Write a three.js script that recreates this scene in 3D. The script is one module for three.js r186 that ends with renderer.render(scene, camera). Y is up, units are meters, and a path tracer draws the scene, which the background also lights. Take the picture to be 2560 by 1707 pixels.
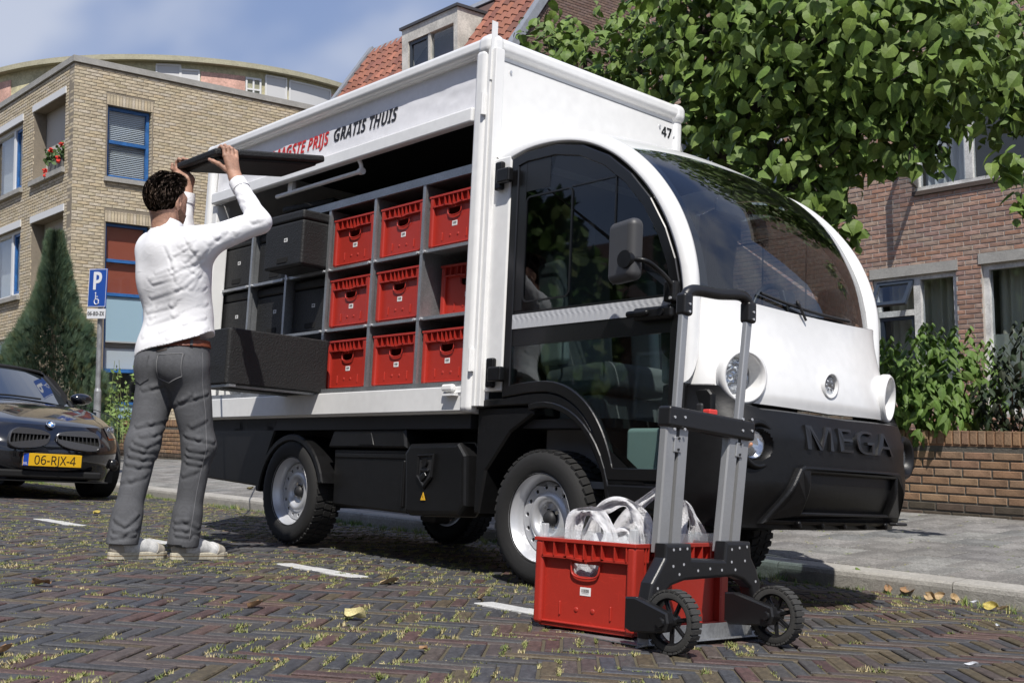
import * as THREE from 'three';
import { mergeGeometries, mergeVertices, toCreasedNormals } from 'three/addons/utils/BufferGeometryUtils.js';
import { RoundedBoxGeometry } from 'three/addons/geometries/RoundedBoxGeometry.js';
import { MarchingCubes } from 'three/addons/objects/MarchingCubes.js';
import { TextGeometry } from 'three/addons/geometries/TextGeometry.js';
import { FontLoader } from 'three/addons/loaders/FontLoader.js';

// ---------------------------------------------------------------- camera
const scene = new THREE.Scene();
const camera = new THREE.PerspectiveCamera(33.1018, 1024 / 682, 0.05, 600);
{
  const m = new THREE.Matrix4().set(
    0.666577, 0.065029, 0.742595, 3.76055,
    -0.009456, 0.996845, -0.078805, 0.67688,
    -0.745376, 0.045508, 0.665089, 3.46037,
    0, 0, 0, 1);
  m.decompose(camera.position, camera.quaternion, camera.scale);
  camera.scale.set(1, 1, 1);
  camera.updateMatrixWorld(true);
}
scene.add(camera);
const renderer = new THREE.WebGLRenderer({ antialias: true });
renderer.toneMapping = THREE.LinearToneMapping;
renderer.toneMappingExposure = 1.1;
renderer.shadowMap.enabled = true;
renderer.shadowMap.type = THREE.PCFSoftShadowMap;

// ---------------------------------------------------------------- sun and sky
const SUN = new THREE.Vector3(0.55, 1, 0.40).normalize();
const sun = new THREE.DirectionalLight(new THREE.Color(1, 0.955, 0.89), 4.9);
sun.position.copy(SUN).multiplyScalar(60);
sun.castShadow = true;
sun.shadow.mapSize.set(4096, 4096);
Object.assign(sun.shadow.camera, { left: -30, right: 30, top: 30, bottom: -30, near: 1, far: 150 });
sun.shadow.radius = 1;
scene.add(sun, sun.target);

function mulberry(a) { return () => { a |= 0; a = a + 0x6D2B79F5 | 0; let t = Math.imul(a ^ a >>> 15, 1 | a); t = t + Math.imul(t ^ t >>> 7, 61 | t) ^ t; return ((t ^ t >>> 14) >>> 0) / 4294967296; }; }
function lattice(n, seed) { const r = mulberry(seed), a = new Float32Array(n * n); for (let i = 0; i < a.length; i++) a[i] = r(); return a; }
const LAT = lattice(256, 11);
// value noise that repeats every p cells
function vnoise(x, y, p, o = 0) {
  const xi = Math.floor(x), yi = Math.floor(y), fx = x - xi, fy = y - yi, sx = fx * fx * (3 - 2 * fx), sy = fy * fy * (3 - 2 * fy);
  const w = (a, b) => LAT[((((a % p) + p) % p + o * 37) & 255) + 256 * ((((b % p) + p) % p + o * 91) & 255)];
  const a = w(xi, yi), b = w(xi + 1, yi), c = w(xi, yi + 1), d = w(xi + 1, yi + 1);
  return a + (b - a) * sx + (c - a) * sy + (a - b - c + d) * sx * sy;
}
function fbm(u, v, p, oct = 4, o = 0) { let s = 0, a = 0.5, t = 0; for (let k = 0; k < oct; k++) { s += a * vnoise(u * p, v * p, p, o + k); t += a; a *= 0.5; p *= 2; if (p > 250) break; } return s / t; }
{
  const W = 1024, H = 512, data = new Float32Array(W * H * 4);
  for (let j = 0; j < H; j++) {
    const el = ((j + 0.5) / H - 0.5) * Math.PI, up = Math.max(0, Math.sin(el));
    const k = Math.pow(1 - up, 2.2);
    for (let i = 0; i < W; i++) {
      const az = i / W * Math.PI * 2;
      // thin wisps, laid out on a flat layer overhead
      let cl = 0;
      if (up > 0.02) {
        const d = 0.22 / (up + 0.18), px = Math.cos(az) * Math.cos(el) * d, py = Math.sin(az) * Math.cos(el) * d;
        const wx = px * 13 + 0.5 * fbm(px + 5, py + 3, 4, 3, 3), wy = py * 24 + 0.5 * fbm(px + 9, py + 1, 4, 3, 5);
        const n = fbm((wx + 20) / 8, (wy + 20) / 8, 8, 6, 1), n2 = fbm((px * 4 + 20) / 4, (py * 6 + 20) / 4, 4, 5, 7);
        cl = Math.min(1, Math.max(0, (n * 0.6 + n2 * 0.5 - 0.44) * 3.4));
        cl *= cl * (3 - 2 * cl);
      }
      const base = [0.125 + 0.22 * k, 0.205 + 0.24 * k, 0.44 + 0.20 * k], cloud = [0.72, 0.74, 0.79], o = (j * W + i) * 4, a = cl * 0.5 + 0.04;
      for (let c = 0; c < 3; c++) data[o + c] = el < 0 ? [0.22, 0.21, 0.2][c] : base[c] * (1 - a) + cloud[c] * a;
      data[o + 3] = 1;
    }
  }
  const t = new THREE.DataTexture(data, W, H, THREE.RGBAFormat, THREE.FloatType);
  t.mapping = THREE.EquirectangularReflectionMapping; t.magFilter = t.minFilter = THREE.LinearFilter; t.needsUpdate = true;
  scene.background = t; scene.environment = t; scene.environmentIntensity = 1; scene.backgroundIntensity = 1;
}
// ---------------------------------------------------------------- helpers
const PI = Math.PI, V3 = (x, y, z) => new THREE.Vector3(x, y, z), lerp = (a, b, t) => a + (b - a) * t, clamp = (x, a = 0, b = 1) => Math.min(b, Math.max(a, x));
const sm = (a, b, x) => { const t = clamp((x - a) / (b - a)); return t * t * (3 - 2 * t); };
// the van stands level with a strongly cambered road: VAN turns its axes (x forward, y up, z to the kerbless side) into the world; ROAD follows the paving itself
const VAN = new THREE.Matrix4().set(0.9999967, 0.0025633, 0.0002982, 0, -0.0025779, 0.9975352, 0.0701206, 0, -0.0001177, -0.0701211, 0.9975385, 0, 0, 0, 0, 1);
const ROADSLOPE = 0.018;
const ROAD = VAN.clone().multiply(new THREE.Matrix4().makeRotationZ(-Math.atan(ROADSLOPE)));
const PATHSLOPE = 0.0206;   // the pavement climbs at the same rate and drains gently to the kerb
const PATH = new THREE.Matrix4().makeBasis(V3(1, -PATHSLOPE, 0).normalize(), V3(PATHSLOPE, 1, 0.0223).normalize(), V3(0, -0.0223, 1).normalize()).setPosition(0, -0.081, 0);
const pathY = (x, z = -4.7) => -0.081 - 0.0223 * z - PATHSLOPE * x;
const used = {};
function numbered(n) { const k = used[n] = (used[n] ?? -1) + 1; return k ? n + '_' + String(k).padStart(3, '0') : n; }
function tag(o, label, category, group) { o.userData.label = label; o.userData.category = category; if (group) o.userData.group = group; return o; }
function thing(name, label, category, frame, [x, y, z] = [0, 0, 0], turn = 0, group) {
  const o = new THREE.Group(); o.name = numbered(name); scene.add(o);
  const m = new THREE.Matrix4().makeRotationY(turn).setPosition(x, y, z);
  if (frame) m.premultiply(frame);
  m.decompose(o.position, o.quaternion, o.scale); o.scale.set(1, 1, 1);
  return tag(o, label, category, group);
}
function setFrame(o, frame, [x, y, z], turn = 0) { const m = new THREE.Matrix4().makeRotationY(turn).setPosition(x, y, z); if (frame) m.premultiply(frame); m.decompose(o.position, o.quaternion, o.scale); o.scale.set(1, 1, 1); return o; }
function dup(src, label, group) { const c = src.clone(); c.name = numbered(src.name.replace(/_\d{3}$/, '')); c.userData = { ...src.userData }; if (label) c.userData.label = label; if (group) c.userData.group = group; scene.add(c); return c; }
const tmpM = new THREE.Matrix4();
function xf(g, x = 0, y = 0, z = 0, rx = 0, ry = 0, rz = 0, s) { tmpM.makeRotationFromEuler(new THREE.Euler(rx, ry, rz)).setPosition(x, y, z); if (s) g.scale(...(Array.isArray(s) ? s : [s, s, s])); g.applyMatrix4(tmpM); return g; }
const bx = (w, h, d, x = 0, y = 0, z = 0, rx = 0, ry = 0, rz = 0) => xf(new THREE.BoxGeometry(w, h, d), x, y, z, rx, ry, rz);
const rb = (w, h, d, x = 0, y = 0, z = 0, r = 0.01, rx = 0, ry = 0, rz = 0, seg = 2) => xf(new RoundedBoxGeometry(w, h, d, seg, Math.min(r, w / 2.01, h / 2.01, d / 2.01)), x, y, z, rx, ry, rz);
const b2 = (x0, x1, y0, y1, z0, z1, r) => r ? rb(x1 - x0, y1 - y0, z1 - z0, (x0 + x1) / 2, (y0 + y1) / 2, (z0 + z1) / 2, r) : bx(x1 - x0, y1 - y0, z1 - z0, (x0 + x1) / 2, (y0 + y1) / 2, (z0 + z1) / 2);
const cyl = (r0, r1, h, seg, x = 0, y = 0, z = 0, rx = 0, ry = 0, rz = 0) => xf(new THREE.CylinderGeometry(r1, r0, h, seg), x, y, z, rx, ry, rz);
function between(a, b, r0, r1 = r0, seg = 10) { const d = b.clone().sub(a), g = new THREE.CylinderGeometry(r1, r0, d.length(), seg); g.applyQuaternion(new THREE.Quaternion().setFromUnitVectors(V3(0, 1, 0), d.clone().normalize())); const c = a.clone().add(b).multiplyScalar(0.5); return g.translate(c.x, c.y, c.z); }
function tube(pts, r, seg = 24, rad = 8, closed = false) { return new THREE.TubeGeometry(new THREE.CatmullRomCurve3(pts.map(p => p.isVector3 ? p : V3(...p)), closed, 'centripetal'), seg, r, rad, closed); }
function lathe(pts, seg = 32) { return new THREE.LatheGeometry(pts.map(p => new THREE.Vector2(...p)), seg); }
function shapeOf(pts, holes = []) { const s = new THREE.Shape(pts.map(p => new THREE.Vector2(...p))); for (const h of holes) s.holes.push(new THREE.Path(h.map(p => new THREE.Vector2(...p)))); return s; }
function ext(pts, depth, bevel = 0, holes = [], seg = 1) { return new THREE.ExtrudeGeometry(shapeOf(pts, holes), { depth, bevelEnabled: bevel > 0, bevelThickness: bevel, bevelSize: bevel, bevelOffset: -bevel, bevelSegments: seg, curveSegments: 12 }); }
function grid(nu, nv, fn, closed = false) {   // a sheet of points fn(u, v), u and v from 0 to 1
  const pos = [], uv = [], idx = [];
  for (let j = 0; j <= nv; j++) for (let i = 0; i <= nu; i++) { const p = fn(i / nu, j / nv); pos.push(p[0], p[1], p[2]); uv.push(i / nu, j / nv); }
  for (let j = 0; j < nv; j++) for (let i = 0; i < nu; i++) { const a = j * (nu + 1) + i, b = a + 1, c = a + nu + 1, d = c + 1; idx.push(a, b, d, a, d, c); }
  const g = new THREE.BufferGeometry(); g.setAttribute('position', new THREE.Float32BufferAttribute(pos, 3)); g.setAttribute('uv', new THREE.Float32BufferAttribute(uv, 2)); g.setIndex(idx); g.computeVertexNormals(); return g;
}
function flat(g) { const r = g.index ? g.toNonIndexed() : g; for (const k of Object.keys(r.attributes)) if (!['position', 'normal', 'uv', 'color'].includes(k)) r.deleteAttribute(k); if (!r.attributes.normal) r.computeVertexNormals(); if (!r.attributes.uv) r.setAttribute('uv', new THREE.Float32BufferAttribute(new Float32Array(r.attributes.position.count * 2), 2)); return r; }
function join(list) { return list.length === 1 ? flat(list[0]) : mergeGeometries(list.map(flat)); }
// uv in metres, laid across the face's main direction
function metres(g, s = 1) {
  g = flat(g); const p = g.attributes.position, uv = g.attributes.uv, a = V3(), b = V3(), c = V3(), n = V3();
  for (let i = 0; i < p.count; i += 3) {
    a.fromBufferAttribute(p, i); b.fromBufferAttribute(p, i + 1); c.fromBufferAttribute(p, i + 2);
    n.copy(b).sub(a).cross(c.clone().sub(a)); const ax = Math.abs(n.x), ay = Math.abs(n.y), az = Math.abs(n.z);
    [a, b, c].forEach((q, k) => ay >= ax && ay >= az ? uv.setXY(i + k, q.x * s, q.z * s) : ax >= az ? uv.setXY(i + k, q.z * s, q.y * s) : uv.setXY(i + k, q.x * s, q.y * s));
  }
  return g;
}
function crease(g, ang = 0.6) { return toCreasedNormals(flat(g), ang); }
function put(name, geos, m, parent) { const o = new THREE.Mesh(metres(join(Array.isArray(geos) ? geos : [geos])), m); o.name = name; parent.add(o); return o; }
function putRaw(name, g, m, parent) { const o = new THREE.Mesh(g, m); o.name = name; parent.add(o); return o; }
function struct(name, geos, m) { const o = put(name, geos, m, scene); o.name = numbered(name); o.userData.kind = 'structure'; return o; }

// ---------------------------------------------------------------- textures and materials
function tex(n, fn, srgb = true, rep = 1) {
  const d = new Uint8Array(n * n * 4);
  for (let j = 0; j < n; j++) for (let i = 0; i < n; i++) { const c = fn(i / n, j / n), o = (j * n + i) * 4; if (typeof c === 'number') d[o] = d[o + 1] = d[o + 2] = clamp(c) * 255; else { d[o] = clamp(c[0]) * 255; d[o + 1] = clamp(c[1]) * 255; d[o + 2] = clamp(c[2]) * 255; } d[o + 3] = 255; }
  const t = new THREE.DataTexture(d, n, n, THREE.RGBAFormat); t.wrapS = t.wrapT = THREE.RepeatWrapping; t.magFilter = THREE.LinearFilter; t.minFilter = THREE.LinearMipmapLinearFilter; t.generateMipmaps = true; if (srgb) t.colorSpace = THREE.SRGBColorSpace; t.repeat.set(rep, rep); t.needsUpdate = true; return t;
}
function rep(t, r) { const c = t.clone(); c.repeat.set(r, r); c.needsUpdate = true; return c; }
const N = {
  fine: tex(512, (u, v) => 0.5 * fbm(u, v, 64, 3, 2) + 0.5 * fbm(u, v, 8, 5, 4), false),
  stain: tex(512, (u, v) => { const a = fbm(u, v, 4, 6, 9), b = fbm(u, v, 48, 3, 1); return 0.80 + 0.20 * sm(0.25, 0.7, 0.65 * a + 0.35 * b); }),
  soft: tex(512, (u, v) => 0.955 + 0.045 * sm(0.25, 0.7, 0.7 * fbm(u, v, 3, 6, 9) + 0.3 * fbm(u, v, 60, 2, 2))),
  scuff: (() => { const n = 512, d = new Float32Array(n * n).fill(0.86), r = mulberry(9); for (let k = 0; k < 260; k++) { let x = r() * n, y = r() * n; const a = r() * 6.28, L = 6 + r() * 40, w = 0.04 + r() * 0.10; for (let q = 0; q < L; q++) { d[((y | 0) & 511) * n + ((x | 0) & 511)] += w; x += Math.cos(a); y += Math.sin(a); } } return tex(n, (u, v) => d[(v * n | 0) * n + (u * n | 0)] + 0.06 * (fbm(u, v, 5, 5, 3) - 0.5)); })(),
  speck: tex(512, (u, v) => { const a = fbm(u, v, 120, 2, 3), b = fbm(u, v, 6, 5, 8); return 0.62 + 0.38 * clamp(0.2 + 0.9 * (0.55 * a + 0.45 * b)); }),
  cloth: tex(256, (u, v) => 0.5 + 0.25 * Math.sin(u * 2 * PI * 64) * Math.sin(v * 2 * PI * 64) + 0.25 * fbm(u, v, 32, 3, 2), false),
};
const lin = (h) => new THREE.Color(h);
function M(color, rough, o = {}) {
  const c = Array.isArray(color) ? new THREE.Color().setRGB(...color) : new THREE.Color(color), { phys, bump, bumpScale, bumpRep, mapT, mapRep, roughT, rough: _r, ...rest } = o;
  const p = { color: c, roughness: rough, side: THREE.DoubleSide, ...rest };
  if (bump) { p.bumpMap = rep(bump, bumpRep ?? 1); p.bumpScale = bumpScale ?? 0.002; }
  if (mapT) p.map = rep(mapT, mapRep ?? 1);
  if (roughT) p.roughnessMap = rep(roughT, mapRep ?? 1);
  return phys ? new THREE.MeshPhysicalMaterial(p) : new THREE.MeshStandardMaterial(p);
}
const MAT = {
  white: M([0.80, 0.80, 0.79], 0.32, { phys: true, clearcoat: 0.6, clearcoatRoughness: 0.12, mapT: N.soft, mapRep: 0.5 }),
  whitePanel: M([0.80, 0.80, 0.79], 0.45, { mapT: N.soft, mapRep: 0.4, bump: N.fine, bumpScale: 0.0006, bumpRep: 0.7 }),
  blackPlastic: M([0.007, 0.007, 0.0075], 0.38, { phys: true, specularIntensity: 0.7, bump: N.fine, bumpScale: 0.0005, bumpRep: 9, mapT: N.stain, mapRep: 0.8 }),
  blackGloss: M([0.006, 0.006, 0.0065], 0.3, { phys: true, clearcoat: 0.25, clearcoatRoughness: 0.1 }),
  rubber: M([0.018, 0.0175, 0.017], 0.82, { bump: N.fine, bumpScale: 0.001, bumpRep: 6, mapT: N.speck, mapRep: 3 }),
  darkMetal: M([0.03, 0.03, 0.032], 0.55, { metalness: 0.3 }),
  zinc: M([0.52, 0.54, 0.56], 0.42, { metalness: 0.75, mapT: N.speck, mapRep: 2.2 }),
  alu: M([0.40, 0.405, 0.41], 0.38, { metalness: 0.55, mapT: N.soft, mapRep: 3 }),
  chrome: M([0.85, 0.86, 0.88], 0.1, { metalness: 1 }),
  silver: M([0.60, 0.61, 0.63], 0.36, { metalness: 0.45, mapT: N.soft, mapRep: 2 }),
  glass: M([0.95, 0.97, 0.98], 0.02, { phys: true, transmission: 1, thickness: 0, ior: 1.5 }),
  tint: M([0.72, 0.80, 0.79], 0.02, { phys: true, transmission: 1, thickness: 0, ior: 1.5 }),
  darkTint: M([0.42, 0.45, 0.455], 0.02, { phys: true, transmission: 1, thickness: 0, ior: 1.5 }),
  red: M([0.52, 0.038, 0.023], 0.42, { mapT: N.scuff, mapRep: 2, bump: N.fine, bumpScale: 0.0004, bumpRep: 4 }),
  foam: M([0.014, 0.0142, 0.0148], 0.62, { bump: tex(512, (u, v) => fbm(u, v, 110, 2, 6), false), bumpScale: 0.0022, bumpRep: 1.6, mapT: N.speck, mapRep: 2 }),
  paper: M([0.78, 0.78, 0.77], 0.6),
};
const PXF = 1707 / 2 / Math.tan(camera.fov * PI / 360), PV = camera.matrixWorld.clone().invert();
function pixel(p) { const q = p.clone().applyMatrix4(PV); return [1280 + PXF * q.x / -q.z, 853.5 - PXF * q.y / -q.z, -q.z]; }
// pieces: those that show largest become meshes of their own, the rest one mass
function pieces(list, { name, geo, mats, tints, parent, most = 298, test, matMass, rank }) {
  // list: {m: Matrix4 in the parent's axes, k: tint number}
  parent.updateMatrixWorld(true);
  const p = V3();
  list.forEach(b => { p.setFromMatrixPosition(b.m).applyMatrix4(parent.matrixWorld); const [x, y, d] = pixel(p); b.s = d > 0.3 && x > -20 && x < 2580 && y > -20 && y < 1727 && (!test || test(x, y, d)) ? 1 / d : -1; });
  const own = list.filter(b => b.s > 0).sort((a, b) => b.s - a.s).slice(0, most), set = new Set(own);
  own.forEach(b => { const o = new THREE.Mesh(geo, mats[b.k % mats.length]); o.name = name; b.m.decompose(o.position, o.quaternion, o.scale); parent.add(o); });
  const restl = list.filter(b => !set.has(b));
  if (restl.length) { const im = new THREE.InstancedMesh(geo, matMass, restl.length); restl.forEach((b, i) => { im.setMatrixAt(i, b.m); im.setColorAt(i, tints[b.k % tints.length]); }); im.name = name + '_field'; im.userData.kind = 'stuff'; parent.add(im); }
}
function tintSet(cols, n, seed, jit, opts) {   // n materials and n matching instance colours round the given linear colours
  const r = mulberry(seed), mats = [], tints = [];
  for (let i = 0; i < n; i++) { const c = cols[i % cols.length], f = 1 + (r() - 0.5) * jit, col = [c[0] * f * (1 + (r() - 0.5) * jit * 0.3), c[1] * f, c[2] * f * (1 + (r() - 0.5) * jit * 0.3)]; mats.push(M(col, opts.rough ?? 0.85, opts)); tints.push(new THREE.Color().setRGB(...col)); }
  return { mats, tints, mass: M([1, 1, 1], opts.rough ?? 0.85, opts) };
}
// a brick with chamfered arrises; x length, y height, z thickness, its face at z = 0 looking to +z
function brickGeo(L, h, d, c = 0.004) {
  const X = L / 2, Y = h / 2, x = X - c, y = Y - c;
  const P = [[-x, -y, 0], [x, -y, 0], [x, y, 0], [-x, y, 0], [-X, -Y, -c], [X, -Y, -c], [X, Y, -c], [-X, Y, -c], [-X, -Y, -d], [X, -Y, -d], [X, Y, -d], [-X, Y, -d]];
  const q = [[0, 1, 2, 3]]; for (let k = 0; k < 4; k++) { const n = (k + 1) % 4; q.push([4 + k, 4 + n, n, k], [8 + k, 8 + n, 4 + n, 4 + k]); }
  const pos = []; for (const [a, b, e, f] of q) for (const i of [a, b, e, a, e, f]) pos.push(...P[i]);
  const g = new THREE.BufferGeometry(); g.setAttribute('position', new THREE.Float32BufferAttribute(pos, 3)); g.computeVertexNormals(); return metres(g);
}
const FONT = await new FontLoader().loadAsync('fonts/droid/droid_sans_bold.typeface.json');
const FONTR = await new FontLoader().loadAsync('fonts/droid/droid_sans_regular.typeface.json');
function text(str, size, depth, font = FONT) { const g = new TextGeometry(str, { font, size, depth, curveSegments: 3, bevelEnabled: false }); g.computeBoundingBox(); return g; }
// ---------------------------------------------------------------- road: clinker bricks on edge in herringbone, askew to the street
const rnd = mulberry(5);
const jointMat = M([0.12, 0.10, 0.06], 0.95, { mapT: N.speck, mapRep: 2.5, bump: N.fine, bumpScale: 0.006, bumpRep: 3 });
const road = struct('road', [bx(100, 0.3, 42, -10, -0.1555, 19.15)], jointMat);
ROAD.decompose(road.position, road.quaternion, road.scale);
const roadBricks = [];
{
  const w = 0.0528, n = 4, j = 0.007, g = brickGeo(n * w - j, w - j, 0.05, 0.0032), clinker = tex(512, (u, v) => { const a = fbm(u, v, 5, 6, 12), b = fbm(u, v, 70, 3, 4), c = fbm(u * 1, v * 3, 9, 4, 6); return 0.58 + 0.42 * sm(0.2, 0.8, 0.4 * a + 0.3 * b + 0.3 * c); });
  const set = tintSet([[0.089, 0.089, 0.096], [0.099, 0.092, 0.093], [0.13, 0.075, 0.07], [0.076, 0.077, 0.088], [0.114, 0.086, 0.081], [0.084, 0.084, 0.091], [0.143, 0.086, 0.07], [0.106, 0.099, 0.096], [0.159, 0.123, 0.075], [0.074, 0.075, 0.081], [0.121, 0.095, 0.084], [0.092, 0.09, 0.096]], 36, 77, 0.34, { rough: 0.66, mapT: clinker, mapRep: 2.3, bump: N.fine, bumpScale: 0.0028, bumpRep: 5 });
  const c45 = Math.SQRT1_2, jit = mulberry(19);
  const addB = (a, b, vert) => {   // a, b: centre in brick grid units
    const gx = a * w, gz = b * w, x = (gx - gz) * c45, z = (gx + gz) * c45;
    if (x < -10.5 || x > 5.4 || z < -1.80 || z > 4.8) return;
    const warm = clamp(0.5 + 0.16 * x + 0.5 * (fbm((x + 30) / 40, (z + 30) / 40, 24, 3, 5) - 0.5)), r = jit();
    let k; if (r < 0.30 + 0.42 * warm) { k = [2, 4, 6, 8, 10, 7][Math.floor(jit() * 6)]; } else k = [0, 1, 3, 5, 9, 11][Math.floor(jit() * 6)];
    if (warm > 0.75 && jit() < 0.22) k = 8;
    const e = new THREE.Euler(-PI / 2 + (jit() - 0.5) * 0.03, 0, (vert ? PI / 2 : 0) - PI / 4 + (jit() - 0.5) * 0.03, 'YXZ');
    const q = new THREE.Quaternion().setFromEuler(new THREE.Euler(0, (vert ? PI / 2 : 0) - PI / 4 + (jit() - 0.5) * 0.028, 0)).multiply(new THREE.Quaternion().setFromEuler(new THREE.Euler(-PI / 2 + (jit() - 0.5) * 0.035, (jit() - 0.5) * 0.016, 0)));
    const sc = V3(1 - jit() * 0.025, 1 - jit() * 0.07, 1);
    roadBricks.push({ m: new THREE.Matrix4().compose(V3(x, (jit() - 0.5) * 0.0055, z), q, sc), k: k + 12 * Math.floor(jit() * 3), x, z, vert });
  };
  const R = 420;
  for (let k = -R; k < R; k++) for (let m = -60; m < 60; m++) {
    const ox = k + m * n, oy = k - m * n; if (Math.abs(ox) > 260 || Math.abs(oy) > 260) continue;
    addB(ox + n / 2, oy + 0.5, false); addB(ox + n + 0.5, oy + 1 - n / 2, true);
  }
  pieces(roadBricks, { name: 'brick', geo: g, mats: set.mats, tints: set.tints, matMass: set.mass, parent: road, test: (x, y) => y > 1300 });
}
// painted bay dashes, each of a few white stones
{
  const wm = M([0.68, 0.68, 0.66], 0.75, { mapT: N.speck, mapRep: 2, bump: N.fine, bumpScale: 0.002, bumpRep: 3 });
  for (const [x, z] of [[-3.78, 0.66], [-2.2, 0.655], [-0.78, 0.585], [0.70, 0.60]]) {
    const o = struct('parking_line', [bx(0.6, 0.004, 0.005, 0, 0, 0)], wm); o.geometry = new THREE.BufferGeometry().copy(metres(bx(0.5, 0.02, 0.08, 0, -0.02, 0)));
    setFrame(o, ROAD, [x, 0.0, z], 0.05);
    for (let k = 0; k < 3; k++) put('white_stone', rb(0.194, 0.03, 0.099, (k - 1) * 0.2, -0.0108 + 0.0012 * (k % 2), 0, 0.004, 0, (k - 1) * 0.012, (k - 1) * 0.004), wm, o);
  }
}
// dry grass and moss in the joints
function tuftGeo(seed, blades, h, spread) {
  const r = mulberry(seed), pos = [];
  for (let k = 0; k < blades; k++) { const a = r() * 2 * PI, l = h * (0.5 + r() * 0.7), s = spread * r(), x = Math.cos(a * 3.1) * s, z = Math.sin(a * 2.3) * s, w = 0.0011 + r() * 0.0014, lean = l * (0.3 + r() * 0.9), ca = Math.cos(a), sa = Math.sin(a); pos.push(x - sa * w, 0, z + ca * w, x + sa * w, 0, z - ca * w, x + ca * lean, l, z + sa * lean); }
  const g = new THREE.BufferGeometry(); g.setAttribute('position', new THREE.Float32BufferAttribute(pos, 3)); g.computeVertexNormals(); return g;
}
{
  const leafMat = M([1, 1, 1], 0.8), r = mulberry(91), cols = [[0.26, 0.25, 0.09], [0.34, 0.30, 0.14], [0.19, 0.21, 0.06], [0.13, 0.17, 0.045], [0.44, 0.37, 0.20], [0.22, 0.24, 0.08]].map(c => new THREE.Color().setRGB(...c));
  const spots = [];
  for (const b of roadBricks) {   // whole stretches of joint are overgrown, others bare
    const cl = fbm((b.x + 40) / 40, (b.z + 40) / 40, 40, 4, 15);
    for (const end of [0, 1]) {
      if (r() > (cl - 0.24) * (end ? 2.0 : 3.4)) continue;
      const side = (r() < 0.5 ? -1 : 1), from = -0.5 + r() * 0.5, to = from + 0.2 + r() * 0.6, d = b.vert ? PI / 4 : -PI / 4, c = Math.cos(d), q = Math.sin(d), size = 0.5 + r() * 0.7;
      for (let f = from; f < Math.min(0.5, to); f += 0.075) { const L = (end ? side * 0.106 : f * 0.21) + (r() - 0.5) * 0.008, S = (end ? f * 0.05 : side * 0.0264) + (r() - 0.5) * 0.007; spots.push([b.x + L * c + S * q, b.z - L * q + S * c, size * (0.6 + r() * 0.7)]); }
    }
  }
  for (let k = 0; k < 3; k++) {
    const mine = spots.filter((_, i) => i % 3 === k), im = new THREE.InstancedMesh(tuftGeo(31 + k, 11 + 2 * k, 0.0095, 0.016), leafMat, mine.length);
    mine.forEach(([x, z, s], i) => { im.setMatrixAt(i, new THREE.Matrix4().compose(V3(x, -0.004, z), new THREE.Quaternion().setFromEuler(new THREE.Euler(0, r() * 6.3, 0)), V3(s, s * (0.7 + r() * 0.7), s))); im.setColorAt(i, cols[Math.floor(r() * cols.length)]); });
    im.name = numbered('joint_grass'); im.userData = { kind: 'stuff', label: 'dry yellow green grass and moss growing in the road joints', category: 'grass' };
    ROAD.decompose(im.position, im.quaternion, im.scale); scene.add(im);
  }
}
// ---------------------------------------------------------------- kerb and pavement
const concrete = M([0.46, 0.44, 0.40], 0.9, { mapT: N.speck, mapRep: 1.2, bump: N.fine, bumpScale: 0.004, bumpRep: 5 });
{
  const bed = struct('pavement', [bx(100, 0.3, 40, -20, -0.162, -22.0)], jointMat); PATH.decompose(bed.position, bed.quaternion, bed.scale);
  const slabTex = tex(512, (u, v) => { const a = fbm(u, v, 130, 2, 3), b = fbm(u, v, 5, 5, 8), d = fbm(u, v, 40, 3, 1); return 0.45 + 0.55 * clamp(-0.1 + 0.5 * a + 0.5 * b + 0.35 * d); });
  const set = tintSet([[0.32, 0.312, 0.295], [0.36, 0.35, 0.328], [0.29, 0.285, 0.27], [0.34, 0.33, 0.312]], 12, 9, 0.16, { rough: 0.92, mapT: slabTex, mapRep: 1.7, bump: N.fine, bumpScale: 0.004, bumpRep: 6 });
  const g = brickGeo(0.2935, 0.2935, 0.05, 0.005), r = mulberry(44), list = [];
  for (let j = 0; j < 9; j++) for (let i = 0; i < 76; i++) {
    const x = -17 + i * 0.3 + (j % 2) * 0.15, z = -2.152 - j * 0.3;
    list.push({ m: new THREE.Matrix4().compose(V3(x, (r() - 0.5) * 0.004, z), new THREE.Quaternion().setFromEuler(new THREE.Euler(-PI / 2 + (r() - 0.5) * 0.012, (r() - 0.5) * 0.012, Math.floor(r() * 4) * PI / 2)), V3(1, 1, 1)), k: Math.floor(r() * 12) });
  }
  pieces(list, { name: 'paving_slab', geo: g, mats: set.mats, tints: set.tints, matMass: set.mass, parent: bed, test: (x, y) => (x > 1700 && y < 1500 && y > 1270) || (x < 660 && x > 360) });
  const kerb = struct('kerb', [b2(-40, 8, -0.5, -0.006, -1.995, -1.852)], concrete); PATH.decompose(kerb.position, kerb.quaternion, kerb.scale);
  const prof = [[0, -0.2], [0, -0.03], [0.006, -0.010], [0.02, 0], [0.155, 0], [0.155, -0.2]];
  for (let i = 0; i < 27; i++) {
    const L = 0.994, gk = ext(prof.map(([a, b]) => [a, b]), L); gk.rotateY(PI / 2); gk.translate(0, 0, 0);   // profile x runs to -z
    gk.computeBoundingBox(); xf(gk, -20 + i * 1.0 - gk.boundingBox.min.x, (r() - 0.5) * 0.006, -1.84 + (r() - 0.5) * 0.008, 0, (r() - 0.5) * 0.004, 0);
    put('kerb_stone', gk, concrete, kerb);
  }
}
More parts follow.
